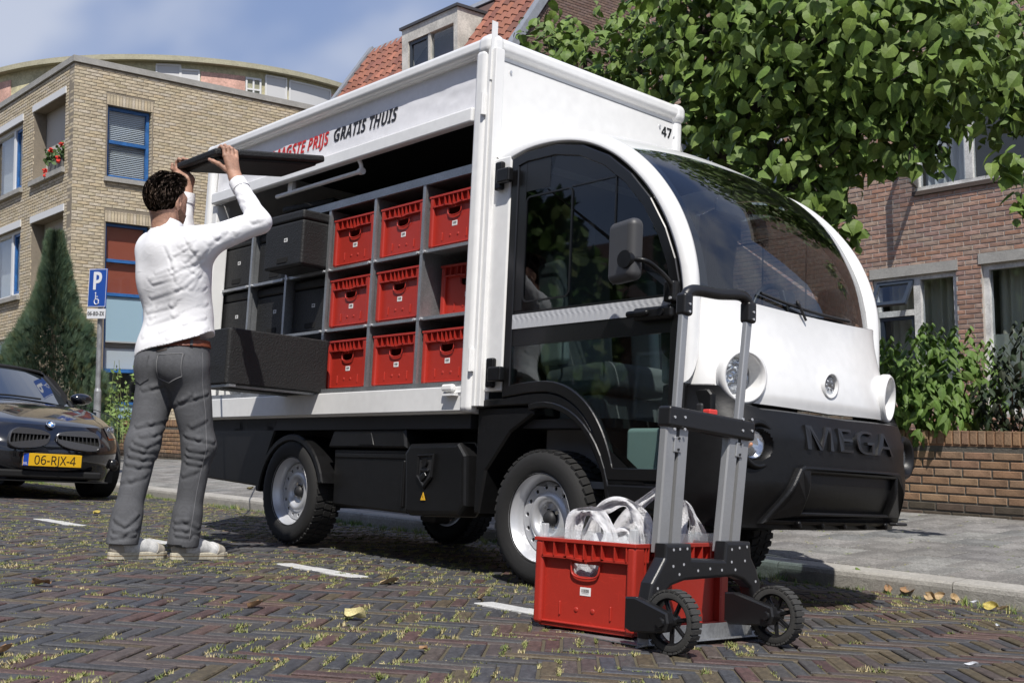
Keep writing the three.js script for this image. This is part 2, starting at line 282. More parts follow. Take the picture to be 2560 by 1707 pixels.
// ---------------------------------------------------------------- brick facades
// a wall in (u along, v up, n outward) axes; openings [u0,u1,v0,v1,soldier?]; collects bricks into out
function facade({ parent, frame, W, H, openings = [], L = 0.21, h = 0.05, j = 0.0125, mortar, out, kinds, seed, uMax = W, vMin = 0, soldierH = 0.2, outline, thick = 0.24 }) {
  const r = mulberry(seed), course = h + j, poly = outline ?? [[0, 0], [W, 0], [W, H], [0, H]];
  const g = ext(poly, thick, 0, openings.map(([a, b, c, d]) => [[a, c], [b, c], [b, d], [a, d]])); g.translate(0, 0, -thick - 0.007); g.applyMatrix4(frame);
  put('wall', g, mortar, parent);
  const topAt = u => { if (!outline) return H; let y = 1e9; for (let k = 0; k < outline.length; k++) { const [x0, y0] = outline[k], [x1, y1] = outline[(k + 1) % outline.length]; if (x0 === x1) continue; if ((u - x0) * (u - x1) <= 0 && Math.max(y0, y1) > 0.01) y = Math.min(y, y0 + (y1 - y0) * (u - x0) / (x1 - x0)); } return y === 1e9 ? 0 : y; };
  const put1 = (u, v, len, ht, rot) => out.push({ m: frame.clone().multiply(new THREE.Matrix4().compose(V3(u, v, (r() - 0.5) * 0.003), new THREE.Quaternion().setFromEuler(new THREE.Euler((r() - 0.5) * 0.012, (r() - 0.5) * 0.008, rot)), V3(len / L, ht / h, 1))), k: Math.floor(r() * kinds) });
  const blocked = openings.map(o => o[4] ? [o[0] - 0.03, o[1] + 0.03, o[2], o[3] + soldierH + j] : o);
  for (let c = 0; (c + 1) * course <= H + 0.001; c++) {
    const v = c * course + course / 2; if (v < vMin) continue;
    let iv = [[0, uMax]];
    for (const [a, b, c0, c1] of blocked) if (v > c0 - h * 0.4 && v < c1 + h * 0.4) iv = iv.flatMap(([s, e]) => b <= s || a >= e ? [[s, e]] : [[s, a], [b, e]].filter(([p, q]) => q - p > 0.02));
    const off = (c % 2) * 0.5 * (L + j) + (c % 3) * 0.01;
    for (const [s, e] of iv) for (let u = Math.floor((s + off) / (L + j)) * (L + j) - off; u < e; u += L + j) {
      const a = Math.max(u, s), b = Math.min(u + L, e); if (b - a < 0.03 || v + h / 2 > topAt((a + b) / 2)) continue;
      put1((a + b) / 2, v, b - a, h * (0.96 + r() * 0.06), 0);
    }
  }
  for (const [a, b, , d, s] of openings) if (s) for (let u = a - 0.02; u < b; u += course) put1(u + course / 2, d + soldierH / 2, soldierH, h, PI / 2);
}
const FX = (x, y, z) => new THREE.Matrix4().makeBasis(V3(0, 0, -1), V3(0, 1, 0), V3(1, 0, 0)).setPosition(x, y, z);   // faces +x
const FZ = (x, y, z) => new THREE.Matrix4().setPosition(x, y, z);   // faces +z
const frameBox = (u0, u1, v0, v1, t, d, n) => [b2(u0, u1, v0, v0 + t, n - d, n), b2(u0, u1, v1 - t, v1, n - d, n), b2(u0, u0 + t, v0 + t, v1 - t, n - d, n), b2(u1 - t, u1, v0 + t, v1 - t, n - d, n)];
const inF = (geos, F) => (Array.isArray(geos) ? geos : [geos]).map(g => g.applyMatrix4(F));
const paneMat = M([0.9, 0.93, 0.95], 0.03, { phys: true, transmission: 1, thickness: 0, ior: 1.5 });
const roomWall = M([0.52, 0.50, 0.46], 0.9);
// a real room behind a window: five walls, open to the front
const room = (u0, u1, v0, v1, n0, d, t = 0.04) => [b2(u0 - t, u1 + t, v0 - t, v1 + t, n0 - d - t, n0 - d), b2(u0 - t, u0, v0, v1, n0 - d, n0), b2(u1, u1 + t, v0, v1, n0 - d, n0), b2(u0 - t, u1 + t, v0 - t, v0, n0 - d, n0), b2(u0 - t, u1 + t, v1, v1 + t, n0 - d, n0)];
const stone = M([0.46, 0.45, 0.42], 0.85, { mapT: N.speck, mapRep: 1.3, bump: N.fine, bumpScale: 0.003, bumpRep: 4 });
const brickBump = { bump: N.fine, bumpScale: 0.004, bumpRep: 6 };
const BG = brickGeo(0.21, 0.05, 0.02, 0.0035);
// ------- yellow brick flats on the corner
{
  const X = -16.8, Z = -4.3, Y = 0.1, bld = thing('apartment_building', 'yellow brick flats with blue framed corner windows and flat roof', 'building', null, [X, Y, Z]);
  const F1 = FX(0, 0, 0), F2 = FZ(-10, 0, 0), list = [], H = 7.4;
  const mortar = M([0.31, 0.265, 0.205], 0.95, { mapT: N.speck, mapRep: 1.5 });
  const set = tintSet([[0.62, 0.525, 0.37], [0.66, 0.565, 0.405], [0.575, 0.485, 0.345], [0.64, 0.55, 0.41], [0.655, 0.575, 0.445], [0.61, 0.505, 0.34]], 18, 3, 0.16, { rough: 0.9, mapT: N.stain, mapRep: 3, ...brickBump });
  const up = [0.63, 1.49, 5.36, 6.72, 1], low = [0.63, 1.49, 0.85, 4.52, 1];
  facade({ parent: bld, frame: F1, W: 5.4, H, openings: [up, low], mortar, out: list, kinds: 18, seed: 21, j: 0.0105 });
  const win = [[7.93, 9.58, 5.52, 6.90], [7.93, 9.58, 2.9, 4.70], [5.3, 7.33, 5.5, 6.86], [5.3, 7.33, 3.36, 4.72], [5.3, 7.33, 0.9, 2.55]];
  facade({ parent: bld, frame: F2, W: 9.995, H, openings: win, mortar, out: list, kinds: 18, seed: 22, j: 0.0105, uMax: 9.985 });
  // brick reveals of the blue window
  const rv = mulberry(8); for (const o of [up, low]) for (let v = o[2] + 0.03; v < o[3]; v += 0.0625) list.push({ m: F1.clone().multiply(new THREE.Matrix4().makeRotationY(-PI / 2).setPosition(o[1] - 0.006, v, -0.06)).multiply(new THREE.Matrix4().makeScale(0.5, 1, 1)), k: Math.floor(rv() * 18) });
  pieces(list, { name: 'brick', geo: BG, mats: set.mats, tints: set.tints, matMass: set.mass, parent: bld, test: (x, y) => y < 950 && (x < 300 || x > 390 || y < 420) && y < 470 + 480 * (x < 260) });
  put('wall', [b2(-9.99, -0.25, 0, H, -5.39, -5.2), b2(-9.99, -9.75, 0, H, -5.2, -0.26)], mortar, bld);
  put('roof', b2(-9.9, -0.1, H - 0.1, H - 0.02, -5.3, -0.1), M([0.2, 0.2, 0.2], 0.9), bld);
  put('coping', [b2(-0.3, 0.035, H + 0.002, H + 0.115, -5.42, 0.035), b2(-10, -0.302, H + 0.003, H + 0.114, -0.3, 0.035)], stone, bld);
  const blue = M([0.035, 0.155, 0.43], 0.4, { mapT: N.stain, mapRep: 2 }), ltBlue = M([0.30, 0.44, 0.53], 0.45), redBlind = M([0.40, 0.085, 0.04], 0.75), whiteP = M([0.7, 0.71, 0.72], 0.5);
  const W = (n, g, m, p = bld) => put(n, inF(g, F1), m, p);
  // upper blue window with slatted blinds
  const uw = W('window', [...frameBox(0.64, 1.475, 5.37, 6.71, 0.055, 0.07, -0.10), b2(0.70, 1.415, 6.02, 6.08, -0.165, -0.098)], blue);
  W('pane', [b2(0.69, 1.425, 5.42, 6.66, -0.137, -0.133)], paneMat, uw);
  const blindM = M([0.62, 0.63, 0.64], 0.7); for (let k = 0; k < 34; k++) { const y = 5.45 + k * 0.0355; if (Math.abs(y - 6.05) < 0.045) continue; W('slat', [bx(0.72, 0.003, 0.034, 1.06, y, -0.19, 0.85)], blindM, uw); }
  W('sill', [b2(0.57, 1.55, 5.27, 5.355, -0.1, 0.06)], stone);
  W('room', room(0.3, 3.5, 5.2, 7.2, -0.26, 3), roomWall); W('room', room(0.3, 3.5, 2.3, 4.9, -0.26, 3), roomWall); W('room', room(0.3, 3.5, 0.4, 2.22, -0.26, 3), roomWall);
  const lw = W('window', [...frameBox(0.64, 1.475, 0.86, 4.51, 0.05, 0.07, -0.10), b2(0.69, 1.425, 3.79, 3.85, -0.165, -0.098), b2(0.69, 1.425, 3.16, 3.22, -0.165, -0.095), b2(0.69, 1.425, 1.745, 1.81, -0.165, -0.095), b2(0.69, 1.425, 1.15, 1.20, -0.165, -0.095)], blue);
  W('blind', [b2(0.69, 1.42, 3.2, 4.47, -0.19, -0.18)], redBlind, lw);
  W('panel', [b2(0.69, 1.425, 2.33, 3.15, -0.145, -0.128)], ltBlue, lw);
  W('rail', [b2(0.69, 1.425, 2.30, 2.329, -0.15, -0.12)], M([0.35, 0.37, 0.38], 0.5), lw);
  W('screen', [b2(0.72, 1.40, 1.82, 2.2, -0.21, -0.2)], whiteP, lw);
  W('panel', [b2(0.69, 1.425, 0.91, 1.15, -0.145, -0.128)], ltBlue, lw);
  for (const [a, b] of [[3.86, 4.45], [3.23, 3.78], [1.815, 2.30], [1.205, 1.74]]) W('pane', [b2(0.69, 1.425, a, b, -0.136, -0.132)], paneMat, lw);
  // street side: white lintels, loggias and windows
  const W2 = (n, g, m, p = bld) => put(n, inF(g, F2), m, p), lint = M([0.66, 0.67, 0.68], 0.6);
  W2('lintel', [b2(7.9, 9.62, 6.902, 7.03, -0.1, 0.02)], lint); W2('lintel', [b2(7.9, 9.62, 4.702, 4.83, -0.1, 0.02)], lint);
  W2('lintel', [b2(5.2, 7.36, 6.862, 7.0, -0.1, 0.02)], lint); W2('lintel', [b2(5.2, 7.36, 4.722, 4.86, -0.1, 0.02)], lint);
  W2('sill', [b2(7.88, 9.62, 5.42, 5.515, -0.25, 0.07)], stone); W2('sill', [b2(5.2, 7.4, 5.41, 5.495, -0.2, 0.07)], stone); W2('sill', [b2(5.2, 7.4, 3.27, 3.355, -0.2, 0.07)], stone);
  const log = M([0.34, 0.33, 0.30], 0.85);
  for (const [a, b] of [[5.4, 6.95], [2.8, 4.75]]) W2('loggia', [b2(7.8, 9.72, a - 0.1, a, -1.5, -0.25), b2(7.8, 9.72, b, b + 0.1, -1.5, -0.25), b2(7.8, 7.92, a, b, -1.5, -0.25), b2(9.6, 9.72, a, b, -1.5, -0.25), b2(7.8, 9.72, a, b, -1.6, -1.5)], log);
  const wfr = M([0.7, 0.71, 0.71], 0.5);
  for (const [a, b] of [[5.5, 6.86], [3.36, 4.72], [0.9, 2.55]]) {
    const w = W2('window', [...frameBox(5.31, 7.32, a, b, 0.07, 0.1, -0.08), b2(6.62, 6.72, a + 0.07, b - 0.07, -0.16, -0.07)], wfr);
    W2('sash', frameBox(6.725, 7.24, a + 0.075, b - 0.075, 0.05, 0.05, -0.1), blue, w);
    W2('pane', [b2(5.4, 7.3, a + 0.08, b - 0.08, -0.135, -0.131)], paneMat, w);
    W2('curtain', [b2(5.4, 6.3, a, b, -0.3, -0.28), b2(7.0, 7.3, a, b, -0.3, -0.28)], M([0.5, 0.5, 0.48], 0.9), w);
  }
  for (const [a, b] of [[5.2, 7.2], [3.0, 5.0], [0.5, 2.8]]) W2('room', room(4.6, 7.4, a, b, -0.26, 2.2), roomWall);
  // flower trough on the loggia parapet and a painted clog hung on its wall
  const fb = thing('flower_trough', 'grey trough of red geraniums on the loggia sill', 'flower box', null, [X - 0.85, Y + 5.52, Z - 0.08]);
  put('trough', rb(0.72, 0.2, 0.2, 0, 0.1, 0, 0.02), M([0.13, 0.13, 0.12], 0.7), fb);
  const r = mulberry(4), lv = [], fl = [], gr = [];
  for (let k = 0; k < 230; k++) { const g = new THREE.CircleGeometry(0.028 + r() * 0.02, 5); xf(g, (r() - 0.5) * 0.85, 0.2 + r() * 0.3 - 0.25 * Math.abs(r() - 0.5), (r() - 0.5) * 0.3, r() * 3, r() * 6, 0); lv.push(g); }
  for (const [a, b, c] of [[-0.22, 0.44, 0.1], [0.2, 0.47, 0.06], [0.27, 0.2, 0.14], [-0.36, 0.06, 0.14], [-0.33, -0.03, 0.15], [0.05, 0.5, 0], [0.35, 0.12, 0.15], [-0.1, 0.4, 0.14]]) for (let k = 0; k < 9; k++) fl.push(xf(new THREE.IcosahedronGeometry(0.022, 0), a + (r() - 0.5) * 0.08, b + (r() - 0.5) * 0.06, c + (r() - 0.5) * 0.06));
  put('foliage', lv, M([0.06, 0.11, 0.03], 0.7), fb); put('blossom', fl, M([0.62, 0.03, 0.02], 0.6), fb);
  const cg = lathe([[0, -0.15], [0.05, -0.145], [0.068, -0.08], [0.055, 0.0], [0.062, 0.07], [0.05, 0.12], [0.04, 0.125], [0.042, 0.08], [0.02, 0.02], [0, 0.01]], 14); cg.scale(1, 1, 0.75);
  const cl = thing('painted_clog', 'yellow wooden clog hung on the loggia side wall', 'clog', null, [X - 1.98, Y + 6.28, Z - 0.36]);
  put('shoe', xf(cg, 0.06, 0, 0), M([0.55, 0.36, 0.05], 0.5), cl); put('cord', between(V3(0.0, 0.24, 0), V3(0.05, 0.1, 0), 0.004), log, cl);
}
// ------- round pale yellow block behind
{
  const cx = -45.51, cz = -20.67, b = thing('round_building', 'pale yellow and pink round block with wide overhanging roof', 'building', null, [cx, 0, cz]);
  const yel = M([0.62, 0.57, 0.36], 0.85, { mapT: N.stain, mapRep: 0.4 }), pink = M([0.76, 0.46, 0.37], 0.85, { mapT: N.stain, mapRep: 0.5 }), shut = M([0.58, 0.58, 0.58], 0.7), wf = M([0.7, 0.7, 0.69], 0.5);
  const D = PI / 180, arc = (a0, a1, r0, r1, y0, y1, n = 24) => { const s = []; for (let k = 0; k <= n; k++) { const t = lerp(a0, a1, k / n) * D; s.push([Math.cos(t) * r1, -Math.sin(t) * r1]); } for (let k = n; k >= 0; k--) { const t = lerp(a0, a1, k / n) * D; s.push([Math.cos(t) * r0, -Math.sin(t) * r0]); } const g = ext(s, y1 - y0); g.rotateX(-PI / 2); return g.translate(0, y0, 0); };
  put('wall', [arc(-12.3, 175, 9.3, 9.700, 0, 15.05, 60), b2(-8, 9.1, 0, 15.0, 1.85, 2.0).translate(0, 0, 0)], yel, b);
  put('roof', [arc(-15.4, 175, 0.5, 10.0, 15.07, 15.2, 80), arc(-15.4, 175, 9.7, 10.03, 14.99, 15.069, 80)], M([0.50, 0.47, 0.34], 0.85, { mapT: N.speck, mapRep: 0.5 }), b);
  for (const [a0, a1] of [[71.4, 82.6], [14.3, 24.3], [-10.7, -8.3]]) put('panel', arc(a0, a1, 9.690, 9.730, 12.4, 14.72, 8), pink, b);
  for (const [a0, a1, y] of [[29, 33.8, 14.86], [24.9, 28.5, 14.7], [4.5, 9.2, 14.84], [-8.0, 3.2, 14.8]]) {
    const s = put('shutter', arc(a0, a1, 9.690, 9.740, 12.4, y, 8), shut, b);
    put('frame', [arc(a0 - 0.3, a1 + 0.3, 9.690, 9.770, y, y + 0.07, 8), arc(a0 - 0.4, a0, 9.690, 9.770, 12.4, y, 2), arc(a1, a1 + 0.4, 9.690, 9.770, 12.4, y, 2)], wf, s);
  }
  for (const [a0, a1] of [[10.5, 14.2], [82.7, 88]]) { const w = put('window', [arc(a0, a1, 9.690, 9.760, 14.62, 14.7, 3), arc(a0, a1, 9.690, 9.760, 14.2, 14.26, 3), arc(a0, a0 + 0.4, 9.690, 9.760, 12.4, 14.62, 2), arc(a1 - 0.4, a1, 9.690, 9.760, 12.4, 14.62, 2), arc((a0 + a1) / 2 - 0.2, (a0 + a1) / 2 + 0.2, 9.690, 9.755, 12.4, 14.62, 2)], wf, b); put('pane', arc(a0 + 0.3, a1 - 0.3, 9.690, 9.735, 12.4, 14.62, 3), paneMat, w); }
}
// ------- house with the steep tiled roof and dormer
{
  const X0 = -21, X1 = -13.55, Zf = -10.55, b = thing('tiled_house', 'brown brick house with steep orange pantile roof and cream dormer', 'house', null, [X1, 0.2, Zf]);
  const sl = Math.atan(1.357), L = (10.87 - 6.46) / Math.sin(sl), list = [];
  const set = tintSet([[0.20, 0.125, 0.095], [0.235, 0.15, 0.115], [0.18, 0.11, 0.085], [0.25, 0.165, 0.13], [0.215, 0.14, 0.12]], 15, 14, 0.2, { rough: 0.9, mapT: N.stain, mapRep: 3, ...brickBump }), mortar = M([0.15, 0.115, 0.09], 0.95);
  const H = 6.26, out = [[0, 0], [7.1, 0], [7.1, 10.75], [3.4, 10.65], [0, 6.2]];
  facade({ parent: b, frame: FX(0, 0, 0), W: 7.1, H: 10.7, outline: out, mortar, out: list, kinds: 15, seed: 5, vMin: 8 });
  pieces(list, { name: 'brick', geo: BG, mats: set.mats, tints: set.tints, matMass: set.mass, parent: b, test: (x, y) => x < 1650 && y < 200 });
  put('wall', [b2(X0 - X1, -0.25, 0, H, -0.25, 0)], mortar, b);
  put('flat_roof', b2(X0 - X1, 0.05, 10.66, 10.74, -7.1, -3.38), M([0.12, 0.12, 0.12], 0.8), b);
  // roof plane frame: u along x, v up the slope
  const RF = new THREE.Matrix4().makeBasis(V3(1, 0, 0), V3(0, Math.sin(sl), -Math.cos(sl)), V3(0, Math.cos(sl), Math.sin(sl))).setPosition(X0 - X1, H, 0.02);
  put('roof_deck', bx(X1 - X0, L, 0.1, (X1 - X0) / 2, L / 2, -0.06).applyMatrix4(RF), M([0.1, 0.06, 0.05], 0.9), b);
  const tiles = [], r = mulberry(17), tw = 0.245, th = 0.33;
  const tg = grid(8, 2, (u, v) => { const x = (u - 0.5) * tw * 1.06, h = u < 0.62 ? 0.052 * Math.sin(PI * u / 0.62) : -0.014 * Math.sin(PI * (u - 0.62) / 0.38); return [x, (v - 0.5) * th * 1.12, h + 0.03 * (1 - v)]; });
  const tlip = grid(8, 1, (u, v) => { const x = (u - 0.5) * tw * 1.06, h = u < 0.62 ? 0.052 * Math.sin(PI * u / 0.62) : -0.014 * Math.sin(PI * (u - 0.62) / 0.38); return [x, -0.5 * th * 1.12, h + 0.03 - v * 0.018]; });
  const tileG = join([tg, tlip]);
  const ts = tintSet([[0.36, 0.14, 0.088], [0.31, 0.12, 0.078], [0.27, 0.11, 0.078], [0.39, 0.16, 0.10], [0.25, 0.105, 0.078], [0.33, 0.135, 0.09]], 12, 6, 0.3, { rough: 0.85, mapT: N.speck, mapRep: 3, ...brickBump });
  for (let j = 0; j < 16; j++) for (let i = 0; i < 29; i++) { const u = 0.2 + (i + 0.5) * tw, v = 0.1 + (j + 0.5) * th; if (v > L - 0.2) continue; if (u > 2.95 && u < 5.35 && v > (9.0 - 6.26) / Math.sin(sl) - 0.2) continue; tiles.push({ m: RF.clone().multiply(new THREE.Matrix4().compose(V3(u, v, 0.01), new THREE.Quaternion().setFromEuler(new THREE.Euler((r() - 0.5) * 0.02, 0, (r() - 0.5) * 0.02)), V3(1, 1, 1))), k: Math.floor(r() * 12) }); }
  pieces(tiles, { name: 'roof_tile', geo: tileG, mats: ts.mats, tints: ts.tints, matMass: ts.mass, parent: b });
  const lead = M([0.40, 0.42, 0.45], 0.5, { metalness: 0.3, mapT: N.speck, mapRep: 2 });
  put('verge', b2(-0.02, 0.16, -0.2, L, -0.05, 0.1).applyMatrix4(RF), lead, b); put('verge', b2(X1 - X0 - 0.14, X1 - X0 + 0.08, -0.2, L + 0.05, -0.05, 0.12).applyMatrix4(RF), lead, b);
  put('ridge', [b2(0.1, X1 - X0, L - 0.22, L - 0.02, 0.02, 0.045).applyMatrix4(RF), b2(X0 - X1, 0, 10.68, 10.75, -3.5, -3.3)], lead, b);
  // dormer
  const x0 = -17.9 - X1, x1 = -15.8 - X1, zf = -12.5 - Zf, y0 = 8.6, y1 = 10.1, cream = M([0.70, 0.67, 0.60], 0.6, { mapT: N.stain, mapRep: 0.7 });
  const d = put('dormer', [b2(x0, x1, 9.73, y1 - 0.035, zf - 0.2, zf), b2(x0, x0 + 0.24, y0, 9.73, zf - 0.2, zf), b2(x1 - 0.14, x1, y0, 9.73, zf - 0.2, zf), b2(x0, x0 + 0.1, y0, y1 - 0.04, -4.0, zf - 0.2), b2(x1 - 0.1, x1 - 0.002, y0, y1 - 0.04, -4.0, zf - 0.2)], cream, b);
  put('dormer_roof', b2(x0 - 0.05, x1 + 0.05, y1 - 0.034, y1 + 0.03, -4.1, zf + 0.05), M([0.06, 0.06, 0.065], 0.5), d);
  put('frame', [b2(x0 + 0.99, x0 + 1.08, y0, 9.73, zf - 0.12, zf - 0.02)], cream, d);
  put('sash', [...frameBox(x0 + 0.25, x0 + 0.985, y0 - 0.2, 9.72, 0.075, 0.05, zf - 0.04)], M([0.035, 0.045, 0.06], 0.4), d);
  put('pane', [b2(x0 + 0.3, x0 + 0.95, y0, 9.7, zf - 0.08, zf - 0.075), b2(x0 + 1.08, x1 - 0.14, y0, 9.7, zf - 0.08, zf - 0.075)], paneMat, d);
  put('room', room(x0 + 0.12, x1 - 0.12, y0 - 0.3, 9.95, zf - 0.21, 2.2), roomWall, d);
  put('flue_pipe', [cyl(0.075, 0.075, 0.26, 14, x1 + 0.28, 9.98, -13.75 - Zf, 0, 0, -1.2), cyl(0.05, 0.05, 0.24, 12, x1 + 0.5, 9.98, -13.95 - Zf, 0.5, 0, -1.1)], lead, b);
}
// ------- white rendered house glimpsed through the leaves
{
  const b = thing('white_house', 'white rendered house with dark cornice glimpsed behind tree leaves', 'house', null, [-11.5, 0.2, -18.5]);
  put('wall', b2(-3, 4.2, 0, 11.6, -4, 0), M([0.74, 0.74, 0.72], 0.8, { mapT: N.stain, mapRep: 0.4 }), b);
  put('cornice', b2(-3.2, 4.4, 11.61, 11.85, -4.1, 0.25), M([0.12, 0.12, 0.13], 0.6), b);
}
// ------- red brown brick house on the right
{
  const X0 = -9.2, Zf = -11, Y = 0.1, b = thing('brick_house', 'red brown brick house with grey stone lintels and open casement', 'house', null, [X0, Y, Zf]);
  const list = [], F = FZ(0, 0, 0), mortar = M([0.55, 0.51, 0.46], 0.95, { mapT: N.speck, mapRep: 1.5 });
  const set = tintSet([[0.43, 0.26, 0.195], [0.40, 0.24, 0.18], [0.45, 0.285, 0.22], [0.36, 0.235, 0.19], [0.43, 0.31, 0.24], [0.46, 0.265, 0.185], [0.39, 0.275, 0.225]], 21, 30, 0.26, { rough: 0.88, mapT: N.stain, mapRep: 3, ...brickBump });
  const A = x => x - X0, w1 = [A(-4.79), A(-3.555), 0.95, 2.66], w2 = [A(-3.21), A(-1.2), 0.75, 2.70], w3 = [A(-4.1), A(-1.3), 3.80, 5.45], w0 = [A(-8.3), A(-6.2), 3.80, 5.45];
  facade({ parent: b, frame: F, W: 14, H: 9.5, openings: [w1, w2, w3, w0], mortar, out: list, kinds: 21, seed: 70, h: 0.052, j: 0.0125 });
  pieces(list, { name: 'brick', geo: BG, mats: set.mats, tints: set.tints, matMass: set.mass, parent: b, test: (x, y) => x > 2080 && y > 380 && y < 1000 });
  put('wall', [b2(0, 0.2, 0, 9.5, -8, -0.3), b2(0, 14, 9.5, 9.7, -8, 0.3)], mortar, b);
  put('lintel', b2(w1[0] - 0.03, w1[1] + 0.03, 2.662, 2.80, -0.1, 0.012), stone, b); put('lintel', b2(w2[0] - 0.03, w2[1] + 0.03, 2.702, 2.84, -0.1, 0.012), stone, b);
  const wf = M([0.72, 0.72, 0.70], 0.45, { mapT: N.stain, mapRep: 1.5 }), navy = M([0.028, 0.038, 0.055], 0.4);
  const curt = M([0.44, 0.42, 0.32], 0.95, { side: THREE.DoubleSide });
  const drape = (u0, u1, v0, v1, n, seed) => { const r = mulberry(seed), ph = [r() * 6, r() * 6]; return grid(90, 1, (u, v) => [lerp(u0, u1, u), lerp(v0, v1, v), n + 0.03 * Math.sin(u * (u1 - u0) * 52 + ph[0]) + 0.012 * Math.sin(u * (u1 - u0) * 87 + ph[1])]); };
  // two-light window with the tilted top casement
  const a = put('window', [...frameBox(w1[0], w1[1], w1[2], w1[3], 0.065, 0.11, -0.05), b2(w1[0] + 0.60, w1[0] + 0.70, w1[2], w1[3] - 0.066, -0.15, -0.045), b2(w1[0] + 0.066, w1[0] + 0.598, 2.12, 2.20, -0.15, -0.046)], wf, b);
  put('pane', [b2(w1[0] + 0.7, w1[1] - 0.06, w1[2], w1[3], -0.105, -0.101)], paneMat, a);
  put('lower_sash', frameBox(w1[0] + 0.066, w1[0] + 0.598, w1[2] + 0.06, 2.118, 0.05, 0.05, -0.07), navy, a); put('pane', b2(w1[0] + 0.1, w1[0] + 0.56, w1[2] + 0.1, 2.08, -0.105, -0.101), paneMat, a);
  const cas = new THREE.Matrix4().makeRotationX(-0.62).setPosition(w1[0] + 0.333, 2.6, -0.045);
  put('casement', frameBox(-0.275, 0.275, -0.42, 0, 0.055, 0.045, 0.02).map(g => g.applyMatrix4(cas)), navy, a); put('pane', bx(0.46, 0.33, 0.004, 0, -0.21, 0).applyMatrix4(cas), paneMat, a);
  put('curtain', [drape(w1[0] + 0.05, w1[1], 1.5, 2.7, -0.35, 3)], curt, a);
  put('frosted_film', b2(w1[0] + 0.71, w1[1] - 0.07, w1[2], 1.72, -0.114, -0.112), M([0.34, 0.35, 0.32], 0.9, { transparent: true, opacity: 0.55 }), a);
  const c = put('window', [...frameBox(w2[0], w2[1], w2[2], w2[3], 0.075, 0.11, -0.06)], wf, b);
  put('pane', b2(w2[0] + 0.07, w2[1] - 0.07, w2[2] + 0.07, w2[3] - 0.07, -0.115, -0.111), paneMat, c); put('curtain', [drape(w2[0] + 0.05, w2[1], 1.2, 2.7, -0.35, 5)], curt, c);
  put('frosted_film', b2(w2[0] + 0.08, w2[1] - 0.08, w2[2], 1.78, -0.124, -0.122), M([0.34, 0.36, 0.31], 0.9, { transparent: true, opacity: 0.55 }), c);
  // upstairs
  const brow = M([0.08, 0.06, 0.05], 0.8);
  for (const [w, open] of [[w3, 1], [w0, 0]]) {
    const e = put('window', [...frameBox(w[0], w[1], w[2], w[3], 0.06, 0.1, -0.03), b2(w[0] + 0.72, w[0] + 0.82, w[2] + 0.06, w[3] - 0.06, -0.12, -0.028), b2(w[0] + 0.06, w[0] + 0.72, w[2] + 0.74, w[2] + 0.77, -0.1, -0.05)], wf, b);
    put('pane', [b2(w[0] + 0.82, w[1] - 0.06, w[2] + 0.06, w[3] - 0.06, -0.085, -0.081), b2(w[0] + 0.06, w[0] + 0.72, w[2] + 0.06, w[3] - 0.06, -0.09, -0.086)], paneMat, e);
    put('curtain', [drape(w[0] + 0.05, w[0] + 0.6, w[2], w[3], -0.3, 9), drape(w[1] - 0.9, w[1] - 0.1, w[2], w[3], -0.32, 10)], M([0.5, 0.5, 0.5], 0.95), e);
    put('sill', b2(w[0] - 0.02, w[1] + 0.02, w[2] - 0.06, w[2] - 0.002, -0.1, 0.035), brow, e);
    if (open) { const cm = new THREE.Matrix4().makeRotationY(-1.25).setPosition(w[0] + 0.03, w[2], -0.01); put('casement', [...frameBox(0, 0.46, 0.05, 0.95, 0.05, 0.04, 0.02)].map(g => g.applyMatrix4(cm)), M([0.1, 0.095, 0.09], 0.5), e); put('pane', b2(0.05, 0.41, 0.1, 0.9, -0.002, 0.002).applyMatrix4(cm), paneMat, e); }
  }
  put('room', room(3.9, 5.75, 0.35, 3.1, -0.26, 3.6), roomWall, b); put('room', room(5.85, 9.5, 0.35, 3.1, -0.26, 3.6), roomWall, b); put('room', room(4.6, 9.5, 3.35, 5.9, -0.26, 3.6), roomWall, b); put('room', room(0.5, 4.5, 3.35, 5.9, -0.26, 3.6), roomWall, b);
}
